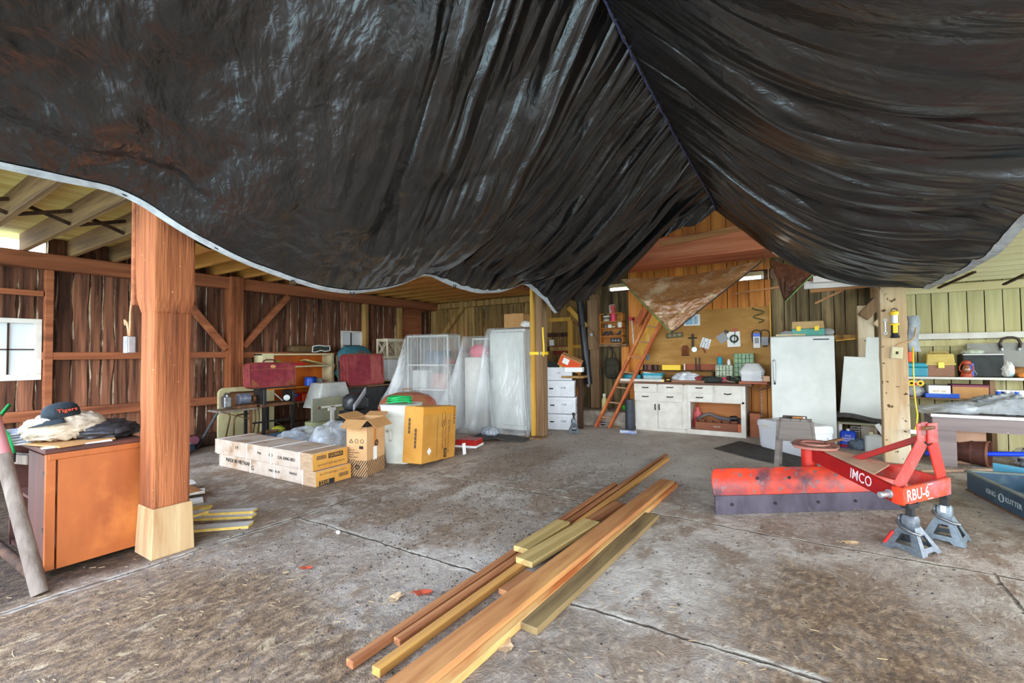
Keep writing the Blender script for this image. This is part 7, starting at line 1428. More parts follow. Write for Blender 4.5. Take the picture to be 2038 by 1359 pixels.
# ------------------------------------------------------------------ cooler, bench, floor mat
CO = V((.02, 7.32, 0)); cang = rad(135)
t = thing('cooler_chest', 'large white cooler chest standing askew before the refrigerator', 'cooler', CO, rad(-45))
L_, D_ = .93, .45; CW = pm('cooler white', S(224, 226, 230), S(206, 208, 214), 3, (1, 1, 1), .4, spots=(S(130, 124, 118), 30, .76)); mb = MB()
def crr(w, d, z, r=.06): return [p+V((-w/2, d/2, 0)) for p in rr(w, d, z, r)]
off = lambda ring, k: ring
mb.loft([crr(L_*.92, D_*.9, .0), crr(L_*.95, D_*.94, .02), crr(L_, D_, .32)]); obj('chest_body', mb, CW, t, smooth=40, loc=(0, 0, 0))
mb = MB(); mb.loft([crr(L_*1.02, D_*1.03, .322), crr(L_*1.02, D_*1.03, .37), crr(L_*1.0, D_*1.0, .41), crr(L_*.9, D_*.88, .425)]); obj('chest_lid', mb, CW, t, smooth=40)
for i in range(4): obj('rib', bx((-L_/2, -.004+.0, .05+.035*i), (L_*.85, .016, .008)), CW, t)
obj('latch', bx((-.12, -.012, .30), (.10, .02, .06)), CREAM, t, bev=.005); obj('hinge_plate', bx((-L_*.8, -.010, .335), (.07, .015, .02)), CREAM, t); obj('carry_handle', MB().tube([V((.0, .12, .26)), V((.03, .13, .24)), V((.03, .32, .24)), V((0, .33, .26))], .012), CW, t)
BW = pm('grey weathered bench', S(140, 130, 122), S(106, 98, 92), 9, GX, .8, bump=.3)
sx0, sx1 = AY(1556, 830, 6.42).x, AY(1606, 830, 6.42).x; sz = AY(1580, 832, 6.5).z
t = thing('saw_bench', 'grey weathered wooden step bench with a hand hole, behind the red grader blade', 'bench', ((sx0+sx1)/2, 6.42, 0)); Ws = sx1-sx0; mb = MB()
for c, d in (((-Ws*.32, .16, sz-.012), (Ws*.36, .34, .024)), ((Ws*.36, .16, sz-.012), (Ws*.28, .34, .024)), ((Ws*.04, .05, sz-.012), (Ws*.4, .12, .024)), ((Ws*.04, .26, sz-.012), (Ws*.4, .14, .024))): mb.box(c, d)
obj('seat', mb, BW, t)
obj('apron', MB().prism([(-Ws*.54, 0), (Ws*.58, 0), (Ws*.72, -.24), (-Ws*.68, -.24)], .022, MX.Translation((0, .0, sz-.025)) @ FRONT), BW, t, bev=.003)
obj('leg', MB().bar((-Ws*.62, .03, sz-.03), (-Ws*.80, -.0, .0), .05, .03, (0, 1, 0)), BW, t, bev=.003); obj('leg', MB().bar((Ws*.66, .03, sz-.03), (Ws*.86, -.0, .0), .05, .03, (0, 1, 0)), BW, t, bev=.003)
obj('leg', MB().bar((-Ws*.56, .30, sz-.03), (-Ws*.7, .36, .0), .05, .03, (0, 1, 0)), BW, t); obj('leg', MB().bar((Ws*.6, .30, sz-.03), (Ws*.76, .36, .0), .05, .03, (0, 1, 0)), BW, t)
t2 = thing('paring_knife', 'short tool with a brown wooden handle lying on the grey bench', 'tool', ((sx0+sx1)/2-.02, 6.47, sz+.011), .1); obj('handle', MB().cyl((0, 0, 0), (.11, 0, 0), .012, n=10), L_TAN, t2); obj('blade', MB().cyl((-.07, 0, 0), (0, 0, 0), .004, .010, 8), BLACK, t2); obj('ferrule', MB().cyl((.11, 0, 0), (.13, 0, 0), .011, n=10), WHT, t2)
pl = [AZ(*p) for p in ((1420, 893), (1472, 878), (1612, 910), (1600, 936), (1500, 914))]; mb = MB(); mb.prism([(p.x, p.y) for p in pl], .008); one('rubber_mat', 'flat dark rubber mat on the floor before the white cooler', 'mat', mb, DKGREY)
# ------------------------------------------------------------------ white panel on foam by the broad post
def poly(pts, Y): return [(AY(x, y, Y).x, AY(x, y, Y).z) for x, y in pts]
mb = MB(); mb.prism(poly(((1671, 826), (1680, 709), (1722, 711), (1724, 671), (1768, 671), (1768, 838)), 8.7), .02, MX.Translation((0, 8.72, 0)) @ FRONT); one('notched_panel', 'white notched panel leaning on dark foam behind the broad right post', 'panel', mb, WHITE, bev=.002)
za = AY(1715, 832, 8.55).z; x0, x1 = AY(1664, 830, 8.55).x, AY(1775, 830, 8.55).x
mb = MB(); mb.grid(lambda u, v: V((x0+(x1-x0)*u, 8.5+.45*v, za+.02-.05*u+.02*math.sin(6*u)+(.03 if False else 0))), 16, 4); one('foam_pad', 'dark grey foam pad under the white notched panel', 'pad', mb, DKGREY, smooth=True, solid=.05)
t = thing('low_rack', 'low olive painted rack under the dark foam pad', 'rack', ((x0+x1)/2, 8.72, 0)); zr_ = za-.055; mb = MB()
obj('rack_top', bx((0, 0, zr_-.03), (x1-x0-.04, .42, .03)), pm('olive paint', S(140, 136, 112), rough=.6), t)
for s in (-1, 1): obj('leg', bx((s*((x1-x0)/2-.05), -.18, (zr_-.045)/2), (.04, .04, zr_-.045)), WHITEP, t); obj('leg', bx((s*((x1-x0)/2-.05), .18, (zr_-.045)/2), (.04, .04, zr_-.045)), WHITEP, t)
mb = MB(); a = AY(1694, 850, 8.6); b = AY(1745, 880, 8.6)
for i in range(7): z = a.z+(b.z-a.z)*i/6; mb.bar((a.x, 8.66, z), (b.x, 8.66, z), .006, .006)
for i in range(4): x = a.x+(b.x-a.x)*i/3; mb.bar((x, 8.66, a.z), (x, 8.66, b.z-.05), .006, .006)
one('wire_basket', 'thin wire basket in the dark under the olive rack', 'basket', mb, ALU)
q = AZ(1690, 893); t = thing('alcohol_can', 'bright blue can with white lettering and a red foot, under the olive rack', 'can', (q.x, q.y+.12, 0), -.1); wj = .2; hj = AY(1690, 859, q.y+.02).z
obj('can_body', MB().loft([rr(wj, .14, .0, .03), rr(wj, .14, hj*.9, .03), rr(wj*.8, .10, hj, .03)]), pm('royal blue', S(24, 70, 200), rough=.35), t, smooth=40); obj('red_band', MB().loft([rr(wj+.004, .144, .01, .03), rr(wj+.004, .144, hj*.2, .03)]), RED, t, smooth=40); obj('cap', MB().cyl((0, 0, hj), (0, 0, hj+.03), .02, n=12), WHT, t)
for s, z, sz in (('P+S', .72, .045), ('Denatured', .58, .036), ('Alcohol', .45, .042)): text('lettering', s, sz, INKW, t, face_mx((0, -.0722, hj*z), (1, 0, 0), (0, 0, 1)), 'CENTER')
q = AZ(1742, 901); t = thing('white_jug', 'white and blue jug beside the broad right post under the foam pad', 'jug', (q.x, q.y+.12, 0)); hj = AY(1742, 866, q.y+.02).z
obj('jug_body', MB().loft([rr(.22, .16, .0, .04), rr(.22, .16, hj*.88, .04), rr(.12, .1, hj, .03)]), WHITE, t, smooth=40); obj('blue_side', bx((.112, 0, hj*.42), (.006, .12, hj*.8)), BLUE, t); obj('cap', MB().cyl((-.03, 0, hj), (-.03, 0, hj+.03), .025, n=12), CREAM, t)
q = AZ(1715, 897); mb = MB(); mb.blob((0, 0, .06), (.3, .22, .18), .35, 3, 72); one('striped_cloth', 'blue grey striped cloth heap between the blue can and the white jug', 'cloth', mb, pm('blue grey stripes', S(120, 134, 150), S(86, 98, 112), 40, (1, .2, .2), .8), smooth=True, loc=(q.x, q.y+.12, 0))
a, b = AY(1745, 844, 8.3), AY(1762, 868, 8.3); one('white_lath', 'short white lath leaning behind the white jug', 'lath', MB().bar(a, b, .06, .012, (0, 1, 0)), WHT)
# ------------------------------------------------------------------ fittings on the broad right post
PF = 7.575
q = AY(1779, 643, PF); k = (AY(1779, 613, PF).z-AY(1779, 672, PF).z)
t = thing('camp_lantern', 'yellow and black lantern hanging on the broad right post', 'lantern', (q.x, PF-.055, q.z-k/2))
obj('base', MB().lathe([(.045, 0), (.05, .01), (.038, .045), (.036, .16)], n=20), BLACK, t, smooth=40); obj('side_light', bx((0, -.036, k*.30), (.05, .02, k*.28)), YELLOW, t, bev=.006); obj('collar', MB().lathe([(.045, k*.42), (.05, k*.44), (.05, k*.47), (.036, k*.49)], n=20), YELLOW, t, smooth=40)
obj('clear_globe', MB().lathe([(.034, k*.49), (.036, k*.76)], n=20), pm('lamp globe', S(206, 210, 206), rough=.15, spec=.8), t, smooth=40); obj('top_cap', MB().lathe([(.04, k*.76), (.046, k*.79), (.046, k*.86), (.03, k*.90), (.0005, k*.905)], n=20), YELLOW, t, smooth=40)
obj('hook', MB().tube([V((-.03, 0, k*.88)), V((-.028, 0, k*.95)), V((0, 0, k*.99)), V((.028, 0, k*.95)), V((.03, 0, k*.88))], .006, 6), BLACK, t); obj('nail', MB().cyl((0, .055, k*1.0), (0, -.01, k*1.01), .004, n=8), STEEL, t)
q = AY(1762, 650, PF); mb = MB(); mb.box((0, 0, 0), (.014, .008, .15)); mb.tube([V((.016*math.cos(a), 0, .085+.016*math.sin(a))) for a in [i*PI/6 for i in range(12)]], .006, 5, True); mb.tube([V((.016*math.cos(a), 0, -.085+.016*math.sin(a))) for a in [i*PI/6 for i in range(12)]], .006, 5, True); one('wrench', 'small steel wrench hung on the broad right post left of the lantern', 'wrench', mb, ALU, smooth=40, loc=(q.x, PF-.006, q.z))
q = AY(1784, 702, PF); t = thing('power_outlet', 'surface mounted power outlet on the broad right post below the lantern', 'outlet', (q.x, PF-.022, q.z), (0, rad(5), 0)); obj('box_body', bx((0, 0, 0), (.115, .044, .15)), pm('ivory box', S(214, 206, 188), rough=.5), t, bev=.006); obj('face_plate', bx((0, -.024, 0), (.10, .006, .135)), CREAM, t, bev=.003); obj('socket', bx((0, -.0275, .0), (.025, .003, .035)), INK, t)
mb = MB(); mb.tube([V((-.02, 0, .07)), V((.0, .0, .10)), V((.05, .0, .13)), V((.12, .01, .15)), V((.17, .03, .22)), V((.175, .06, .34))], .008, 8); obj('cable', mb, pm('tan wire', S(196, 160, 110), rough=.6), t, smooth=True)
mb = MB(); mb.grid(lambda u, v: V((.12*(u-.5)+.012*math.sin(v*7), -.02*math.sin(u*5)+.0, -.46*v)), 8, 16); q = AY(1817, 628, 7.62); one('hanging_rag', 'grey rag hanging at the right side of the broad right post', 'rag', mb, CLOTHG, smooth=True, solid=.012, loc=(q.x, 7.62, q.z))
q = AY(1814, 707, 7.62); mb = MB(); mb.box((0, 0, 0), (.06, .05, .17)); o = one('orange_tool', 'orange red tool hanging below the grey rag on the right post', 'handle', mb, ORANGE, loc=(q.x-.005, 7.65, q.z), bev=.008); obj('yellow_tip', bx((0, 0, .1), (.07, .05, .04)), YELLOW, o)
pts = [AY(x, y, 7.5) for x, y in ((1817, 690), (1818, 730), (1819, 770), (1822, 800), (1826, 825), (1824, 848), (1820, 856))]; mb = MB(); mb.tube(pts, .007, 8); o = one('extension_cord', 'bright yellow cord hanging down beside the broad right post', 'cord', mb, YELLOW, smooth=True); obj('plug', MB().box(pts[-1]+V((-.01, 0, -.02)), (.07, .05, .05)), WHT, o, bev=.006)
# ------------------------------------------------------------------ shelf on the right back wall and its goods
nail(bpy.data.objects['wrench'], AY(1762, 641, PF-.01), AY(1762, 641, PF+.03)); nail(bpy.data.objects['thin_sticks'], AY(1690, 675, 8.94), AY(1690, 675, 9.25))
SY = 8.75; sz_ = AY(1920, 751, SY).z; sx0 = AY(1806, 750, SY).x
t = thing('wall_shelf', 'long white edged wall shelf right of the broad right post', 'shelf', (0, 0, 0)); obj('shelf_board', bx(((sx0+3.6)/2, SY+.24, sz_-.012), (3.6-sx0, .46, .024)), W_POSTM, t); obj('white_edge', bx(((sx0+3.6)/2, SY, sz_-.014), (3.6-sx0, .02, .034)), WHITEP, t, bev=.003)
u = AY(1978, 765, SY); obj('upright', bx((u.x, SY+.2, sz_/2-.02), (.05, .3, sz_-.04)), W_POSTM, t); obj('lower_board', bx(((sx0+3.6)/2, SY+.26, AY(1900, 795, SY).z), (3.6-sx0, .4, .024)), W_POSTM, t)
zl = AY(1900, 795, SY).z+.013
zbat = AY(1920, 668, 9.2).z; zb2 = AY(1920, 678, 9.2).z
struct('white_batten', MB().box((2.6, 9.2, zbat), (2.9, .05, .09)), WHITEP, 'white moulded batten along the pale back wall', 'batten', bev=.006); struct('green_batten', MB().box((2.6, 9.215, zb2-.03), (2.9, .04, .09)), W_RIGHT, 'pale green board under the white batten', 'board')
zz = sz_+.0005
def on(x0, x1, y0, Y=SY+.06): a, b = AY(x0, 745, Y), AY(x1, 745, Y); return (a.x+b.x)/2, b.x-a.x, AY((x0+x1)/2, y0, Y).z-zz
x, wd, h = on(1804, 1848, 722); t = thing('teal_tool_box', 'teal tool box at the left end of the right wall shelf', 'tool box', (x, SY+.18, zz)); obj('box_body', bx((0, 0, h*.33), (wd, .22, h*.66)), TEAL, t, bev=.012, seg=2); obj('box_lid', bx((0, 0, h*.83), (wd*1.02, .23, h*.33)), TEAL, t, bev=.02, seg=2)
x, wd, h = on(1844, 1904, 703); t = thing('tackle_box', 'yellow and brown tackle box on the right wall shelf', 'tackle box', (x, SY+.20, zz)); obj('box_body', bx((0, 0, h*.27), (wd*.93, .25, h*.54)), pm('brown plastic', S(150, 104, 74), S(134, 90, 62), 5, (1, 1, 1), .5), t, bev=.01)
TNY = pm('yellow tan plastic', S(206, 180, 96), S(190, 160, 78), 5, (1, 1, 1), .5); obj('box_rim', bx((0, 0, h*.54), (wd, .27, .03)), TNY, t, bev=.004); obj('box_lid', MB().loft([[V((s*wd*.48, -.125, h*.56)), V((s*wd*.48, .125, h*.56)), V((s*wd*.45, .10, h*.98)), V((s*wd*.45, -.10, h*.98))] for s in (-1, 1)]), TNY, t, bev=.008); obj('clasp', bx((0, -.142, h*.50), (.07, .02, .09)), pm('brass clasp', S(206, 176, 70), rough=.35, metal=.4), t, bev=.004); obj('lid_handle', MB().tube([V((-.1, 0, h*.97)), V((-.09, 0, h*1.05)), V((.09, 0, h*1.05)), V((.1, 0, h*.97))], .010), TNY, t)
x, wd, h = on(1913, 1936, 717); OL = pm('rusty orange lantern', S(206, 84, 48), S(160, 60, 36), 9, (1, 1, 1), .5); t = thing('oil_lantern', 'rusty orange oil lantern on the right wall shelf', 'lantern', (x, SY+.08, zz)); obj('tank', MB().lathe([(.06, 0), (.065, .02), (.06, .05), (.03, .06)], n=20), OL, t, smooth=40); obj('chimney', MB().lathe([(.03, h*.75), (.05, h*.8), (.05, h*.92), (.02, h)], n=18), OL, t, smooth=40); obj('globe', MB().lathe([(.03, .06), (.05, h*.4), (.03, h*.75)], n=18), pm('lantern glass', S(150, 96, 70), rough=.15, spec=.8), t, smooth=True)
for s in (-1, 1): obj('side_tube', MB().tube([V((s*.03, 0, .05)), V((s*.07, 0, .1)), V((s*.07, 0, h*.6)), V((s*.045, 0, h*.85))], .008), OL, t)
obj('bail', MB().tube([V((.07, 0, h*.5)), V((.10, -.02, h*.2)), V((.09, -.03, .03))], .004, 6), ALU, t)
x, wd, h = on(1918, 2000, 703, SY+.12); t = thing('black_cooler_bag', 'black square bag with blue corner on the right wall shelf', 'bag', (x, SY+.28, zz)); obj('bag_body', bx((0, 0, h*.48), (wd, .30, h*.96)), pm('black fabric', S(40, 44, 44), S(56, 58, 56), 9, (1, 1, 1), .7), t, bev=.012); obj('blue_corner', bx((-wd*.30, -.152, h*.3), (wd*.14, .006, h*.55)), BLUE, t); obj('white_trim', bx((0, -.152, h*.95), (wd, .008, .012)), WHT, t); obj('shoulder_strap', MB().tube([V((-wd*.38, -.16, .01)), V((-wd*.34, -.17, h*.45)), V((-wd*.28, -.165, .01))], .008), CLOTHG, t)
mb = MB(); mb.blob((0, 0, .03), (wd*.6, .24, .09), .25, 3, 73); one('newspaper', 'crumpled pale newspaper on top of the black square bag', 'paper', mb, pm('pale green paper', S(206, 212, 190), S(170, 180, 160), 12, (1, 1, 1), .8), smooth=True, loc=(x-.08, SY+.26, zz+h*.965))
x, wd, h = on(1997, 2024, 716); mb = MB(); mb.blob((0, 0, h*.40), (wd, .2, h), .3, 2.5, 74, flat=True); one('paper_sack', 'crumpled white paper sack right of the black square bag', 'sack', mb, pm('white sack', S(222, 222, 214), S(150, 190, 196), 6, (1, 1, 1), .8, lo=.55, hi=.62), smooth=True, loc=(x, SY+.16, zz))
x, wd, h = on(2008, 2060, 728, SY+.2); mb = MB(); mb.blob((0, 0, h*.4), (wd, .3, h), .15, 2, 75); one('brown_sack', 'brown paper sack at the right edge of the right wall shelf', 'sack', mb, pm('brown sack', S(170, 116, 62), S(140, 94, 52), 6, (1, 1, 1), .8), smooth=True, loc=(x, SY+.26, zz)); x, wd, h = on(2028, 2050, 745, SY+.04); mb = MB(); mb.blob((0, 0, .03), (wd, .1, .07), .2, 2, 76); one('orange_glove', 'orange glove before the brown paper sack on the right wall shelf', 'glove', mb, pm('orange glove', S(226, 140, 60), rough=.7), smooth=True, loc=(x, SY+.08, zz))
c, d = BY(1926, 681, 2060, 748, 9.1, .02); one('metal_sheet', 'grey metal sheet standing behind the black square bag', 'sheet', bx((c.x, 9.12, zz+d.z/2), (d.x, .012, d.z)), pm('grey zinc', S(130, 128, 120), S(108, 106, 98), 4, (1, 1, 1), .5, metal=.3))
q = AY(2007, 680, 9.15); pts = [V(p)*.68 for p in ((-.13, 0, -.13), (-.15, 0, -.03), (-.11, 0, .06), (-.04, 0, .085), (.04, 0, .085), (.11, 0, .06), (.15, 0, -.03), (.13, 0, -.13))]; mb = MB(); mb.tube(pts, .018, 8); o = one('horse_collar', 'dark horseshoe shaped yoke hung on the white batten', 'yoke', mb, pm('dark leather', S(70, 52, 44), S(48, 36, 32), 9, (1, 1, 1), .5), smooth=True, loc=(q.x, 9.09, q.z)); 
nail(o, V(o.location)+V((0, -.02, .06)), V((q.x, 9.19, q.z+.062)))
for s in (-1, 1): obj('steel_end', MB().cyl((s*.088, 0, -.088), (s*.082, 0, -.125), .02, .014, 10), ALU, o, smooth=40)
# below the shelf
q = AY(1828, 812, SY-.05); hO = AY(1828, 760, SY-.05).z-zl; OWL = pm('grey owl plastic', S(150, 154, 156), S(196, 198, 196), 12, (1, 1, 1), .6)
t = thing('owl_decoy', 'grey and white plastic owl decoy with yellow eyes below the right wall shelf', 'owl decoy', (q.x, SY+.16, zl)); hO = sz_-.03-zl
obj('body', MB().lathe([(.06, 0), (.10, .05), (.11, hO*.4), (.075, hO*.6)], n=24, sy=.8), OWL, t, smooth=True); hb = MB(); hb.lathe([(.07, hO*.57), (.105, hO*.68), (.10, hO*.86), (.06, hO*.93), (.0005, hO*.94)], n=24, sy=.8); obj('head', hb, WHITE, t, smooth=True)
for s in (-1, 1): obj('eye', MB().lathe([(.045, 0), (.04, .012), (.0005, .014)], n=18, M=face_mx((s*.05, -.078, hO*.75), (1, 0, s*0), (0, 0, 1))), YELLOW, t, smooth=40); obj('pupil', MB().lathe([(.018, 0), (.0005, .004)], n=14, M=face_mx((s*.05, -.093, hO*.75), (1, 0, 0), (0, 0, 1))), INK, t); obj('ear_tuft', MB().cyl((s*.07, 0, hO*.86), (s*.085, 0, hO*.99), .03, .004, 10), WHITE, t)
obj('beak', MB().cyl((0, -.08, hO*.71), (0, -.115, hO*.64), .02, .004, 10), PINK, t); obj('wing', MB().tube([V((.06, -.07, hO*.5)), V((.09, -.05, hO*.3)), V((.05, -.06, .06))], .018), CLOTHG, t)
def low(nm, lab, cat, x0, x1, y0, y1, m, Y=SY+.04, dep=.25, z=None, **k):
    a, b = AY(x0, (y0+y1)/2, Y), AY(x1, (y0+y1)/2, Y); zt = AY((x0+x1)/2, y0, Y).z; zb = AY((x0+x1)/2, y1, Y).z if z is None else z; return one(nm, lab, cat, bx((0, 0, (zt-zb)/2), (b.x-a.x, dep, zt-zb)), m, loc=((a.x+b.x)/2, Y+dep/2, zb), bev=.004, **k)
z1 = AY(1870, 782, SY+.04).z; low('white_carton', 'small white carton with yellow lettering below the right wall shelf', 'box', 1848, 1892, 767, 783, WHT, z=zl+.055); o = bpy.context.scene.objects['white_carton']; text('lettering', 'BEST 300', .035, pm('yellow ink', S(206, 170, 60), rough=.7), o, face_mx((0, -.1265, .04), (1, 0, 0), (0, 0, 1)), 'CENTER')
low('blue_mat', 'folded bright blue mat below the small white carton', 'mat', 1842, 1910, 783, 796, BLUE, z=zl, dep=.3)
mbx = low('maroon_box', 'long flat maroon and white box just under the right wall shelf board', 'box', 1895, 1972, 766, 772, pm('maroon box', S(130, 60, 84), S(206, 200, 196), 2.2, (1, .1, .1), .6, lo=.58, hi=.6), Y=SY+.06, dep=.24, z=zl+.08)
low('tan_carton', 'tan carton under the long flat maroon box', 'box', 1896, 1968, 770, 790, C_BOX, Y=SY+.05, z=zl, dep=.26)
for i in range(6):
    x = AY(1990+9*i, 772, SY+.05).x; o = one('small_jar', 'jar %s under the right wall shelf' % ('nearest the shelf upright', 'second from the shelf upright', 'third from the shelf upright', 'fourth from the shelf upright', 'fifth from the shelf upright', 'sixth from the shelf upright')[i], 'jar', MB().lathe([(.035, 0), (.035, .1), (.03, .11)], n=14), [BLUE, pm('navy glass', S(34, 50, 84), rough=.2), WHT, GREYP, BLUE, WHT][i], smooth=40, loc=(x, SY+.12, zl)); obj('lid', MB().lathe([(.032, .11), (.032, .13)], n=14), WHT, o)
# ------------------------------------------------------------------ table under clear plastic
TY = 7.66; tx0 = AY(1852, 826, TY).x; tz = AY(1945, 828, TY).z
TBL = pm('grey purple planks', S(150, 136, 132), S(122, 108, 106), 7, GX, .75, bump=.2, spots=(S(206, 200, 196), 20, .74))
t = thing('work_table', 'grey plank table with a white metal edge right of the broad right post', 'table', (0, 0, 0)); tx1 = 3.3
obj('table_top', bx(((tx0+tx1)/2, TY+.45, tz-.015), (tx1-tx0, .92, .03)), TBL, t); obj('metal_edge', bx(((tx0+tx1)/2, TY-.012, tz-.012), (tx1-tx0, .012, .035)), WHT, t); obj('apron', bx(((tx0+tx1)/2, TY+.03, tz-.115), (tx1-tx0-.04, .03, .16)), TBL, t)
for x, y in ((tx0+.13, TY+.06), (tx1-.12, TY+.06), (tx0+.13, TY+.84), (tx1-.12, TY+.84)): obj('leg', bx((x, y, (tz-.03)/2), (.22 if y < TY+.5 else .1, .04, tz-.03)), TBL, t, bev=.003)
mb = MB()
def sheet(u, v):
    x = tx0-.10+2.0*u; y = TY-.02+.8*v; z = tz+.012+.16*max(0, math.sin(PI*min(1, max(0, (u-.06)*1.35))))*math.sin(PI*min(1, v*1.1+.02))**.7*(.55+.9*abs(NZ.noise(V((u*2.2, v*2, 2)))))+.045*ridged(V((u*5, v*4, 4)))*sst(0, .2, v)+.012
    if u < .08: z -= .05*(1-u/.08)*.4
    return V((x, y, z))
mb.grid(sheet, 70, 36); one('plastic_sheet', 'clear plastic sheeting spread over the grey plank table', 'plastic sheet', mb, FILMD, smooth=True)
mb = MB(); mb.blob((0, 0, .05), (.55, .4, .14), .2, 2, 80); one('blue_bundle', 'blue folded bundle under the clear plastic on the grey table', 'bundle', mb, pm('slate blue cloth', S(84, 112, 168), S(70, 92, 140), 5, (1, 1, 1), .8), smooth=True, loc=(tx0+.5, TY+.5, tz+.004))
mb = MB(); mb.blob((0, 0, .09), (.62, .5, .27), .5, 2.8, 81, nu=60, nv=34); q = AY(1998, 812, TY+.2); one('grey_tarp_bundle', 'crumpled grey cloth bundle on the clear plastic at the right of the table', 'cloth', mb, CLOTHG, smooth=True, loc=(q.x+.08, TY+.38, tz+.012))
mb = MB(); mb.blob((0, 0, .05), (.34, .3, .15), .35, 2.6, 82); q = AY(1915, 815, TY+.1); one('plastic_bag', 'crumpled clear bag at the front of the grey table, before the blue bundle', 'bag', mb, FILMB, smooth=True, loc=(q.x, TY+.17, tz+.01))
c, d = BY(1893, 856, 1966, 897, TY+.25, .4); t = thing('floor_carton', 'brown carton standing on the floor under the grey table', 'box', (c.x, TY+.5, 0)); ht = c.z+d.z/2; obj('carton_body', bx((0, 0, ht/2), (d.x, .4, ht)), pm('pinkish cardboard', S(190, 150, 124), S(172, 130, 104), 3, (1, 1, 1), .8), t, bev=.004); obj('packing_tape', bx((-.05, -.201, ht*.42), (d.x*.55, .004, .09)), pm('shiny tape', S(206, 160, 110), S(226, 210, 190), 8, (1, 1, 1), .2), t)
# bushel basket on its side
q = AZ(1930, 928); BSK = pm('dark basket wood', S(96, 54, 42), S(70, 40, 34), 12, (1, 1, 1), .7); t = thing('bushel_basket', 'dark wooden bushel basket lying on its side under the grey table', 'basket', (q.x+.08, q.y+.12, .155), rad(-22)); Ml = face_mx((0, 0, 0), (0, 1, 0), (0, 0, 1))
obj('staves', MB().lathe([(.10, -.19), (.125, -.18), (.155, .13), (.148, .13), (.118, -.16)], n=28, M=Ml, cap=False), BSK, t); obj('bottom', MB().lathe([(.0005, -.175), (.11, -.175), (.11, -.185), (.0005, -.185)], n=28, M=Ml), BSK, t)
for z, r in ((.12, .16), (-.02, .145), (-.15, .133)): obj('hoop', MB().lathe([(r, z-.012), (r+.004, z-.012), (r+.004, z+.012), (r, z+.012)], n=28, M=Ml, cap=False), pm('hoop wood', S(140, 90, 66), rough=.6) if z > .1 else BSK, t)
a, b = AZ(1832, 938, .03), AZ(1990, 935, .03); one('broom_stick', 'worn tan broom stick on the floor before the bushel basket', 'handle', MB().cyl(a, b, .02, n=12), pm('worn tan handle', S(176, 140, 108), S(140, 108, 84), 8, GX, .6), smooth=40)
a, b = AY(1842, 902, 7.98), AY(2040, 899, 7.98); one('blue_pipe', 'bright blue pipe running behind the bushel basket under the grey table', 'pipe', MB().cyl(a, b+V((.3, 0, 0)), .028, n=12), pm('blue pipe', S(26, 70, 220), rough=.4), smooth=40)
mb = MB(); mb.blob((0, 0, .12), (.6, .4, .3), .35, 2, 83, nu=50, nv=26); q = AZ(2010, 905); one('plastic_bag', 'clear grey plastic bundle on the floor under the right end of the table', 'bag', mb, FILMD, smooth=True, loc=(q.x+.1, 8.1, 0)); mb = MB(); mb.blob((0, 0, .08), (.45, .3, .22), .3, 2, 84); one('bag_contents', 'dark cloth inside the grey plastic bundle under the table', 'contents', mb, pm('dim cloth', S(110, 112, 120), rough=.8), smooth=True, loc=(q.x+.1, 8.1, 0))
q = AZ(2034, 930); mb = MB(); mb.tube([V((0, 0, .0)), V((-.02, 0, .12)), V((.03, 0, .22)), V((.12, .02, .24)), V((.2, .03, .2))], .022, 8); one('bent_tube', 'black bent tube standing at the right edge before the table', 'tube', mb, BLACK, smooth=True, loc=(q.x, q.y, 0))
# ------------------------------------------------------------------ grader blade on jack stands
REDW = pm('worn red paint', S(206, 58, 40), S(178, 32, 28), 4, (1, 1, 1), .4, c3=S(196, 120, 110), s3=3, lo3=.52, hi3=.72, spots=(S(90, 50, 46), 26, .73))
REDO = pm('scuffed orange red', S(226, 78, 48), S(206, 56, 36), 5, (1, 1, 1), .42, c3=S(92, 60, 66), s3=2.2, lo3=.47, hi3=.66, spots=(S(132, 88, 86), 16, .60))
EDGE = pm('scraped steel edge', S(104, 96, 108), S(76, 70, 80), 5, (1, 1, .4), .4, metal=.5, c3=S(150, 140, 140), s3=5, lo3=.6, hi3=.8)
BL = AZ(1423.5, 1023.9); BD = V((.813, .583, 0)); BN = V((.583, -.813, 0)); BLEN = 1.84; BR = BL+BD*BLEN
t = thing('grader_blade', 'red tractor grader blade with a long steel cutting edge, propped on two jack stands', 'grader blade', (0, 0, 0))
def bp(s, o, z): p = BL+BD*s+BN*o; return V((p.x, p.y, z))
prof = [(.0, .15), (-.028, .20), (-.045, .26), (-.044, .32), (-.025, .375), (.0, .405)]
mb = MB(); mb.loft([[bp(s, o+d, z) for o, z in prof]+[bp(s, o-.012, z) for o, z in prof[::-1]] for s, d in ((0, .0), (BLEN, 0))]); obj('moldboard', mb, REDO, t, smooth=35)
eg = MB(); n = 40; rings = []
for i in range(n+1): s = BLEN*i/n; rings.append([bp(s, .012, .003+.004*NZ.noise(V((s*9, 0, 0)))), bp(s, .010, .165), bp(s, -.006, .165), bp(s, -.004, .003)])
eg.loft(rings); obj('cutting_edge', eg, EDGE, t)
for s in (.15, .55, .95, 1.3): obj('bolt', MB().cyl(bp(s, .005, .09), bp(s, .02, .09), .014, n=10), BLACK, t)
for s in (.42, .72): obj('bolt_hole', MB().cyl(bp(s, -.05, .30), bp(s, -.035, .30), .014, n=10), BLACK, t)
obj('back_rib', MB().bar(bp(.3, -.095, .26), bp(BLEN-.3, -.095, .26), .06, .05), REDW, t)
PV = V((.021, 5.105, 0))
obj('pivot_tube', MB().cyl(PV+V((0, 0, .20)), PV+V((0, 0, .555)), .062, n=24), REDW, t, smooth=40)
DUST = pm('dusty red plate', S(176, 120, 104), S(150, 84, 74), 4, (1, 1, 1), .7, c3=S(196, 160, 140), s3=3)
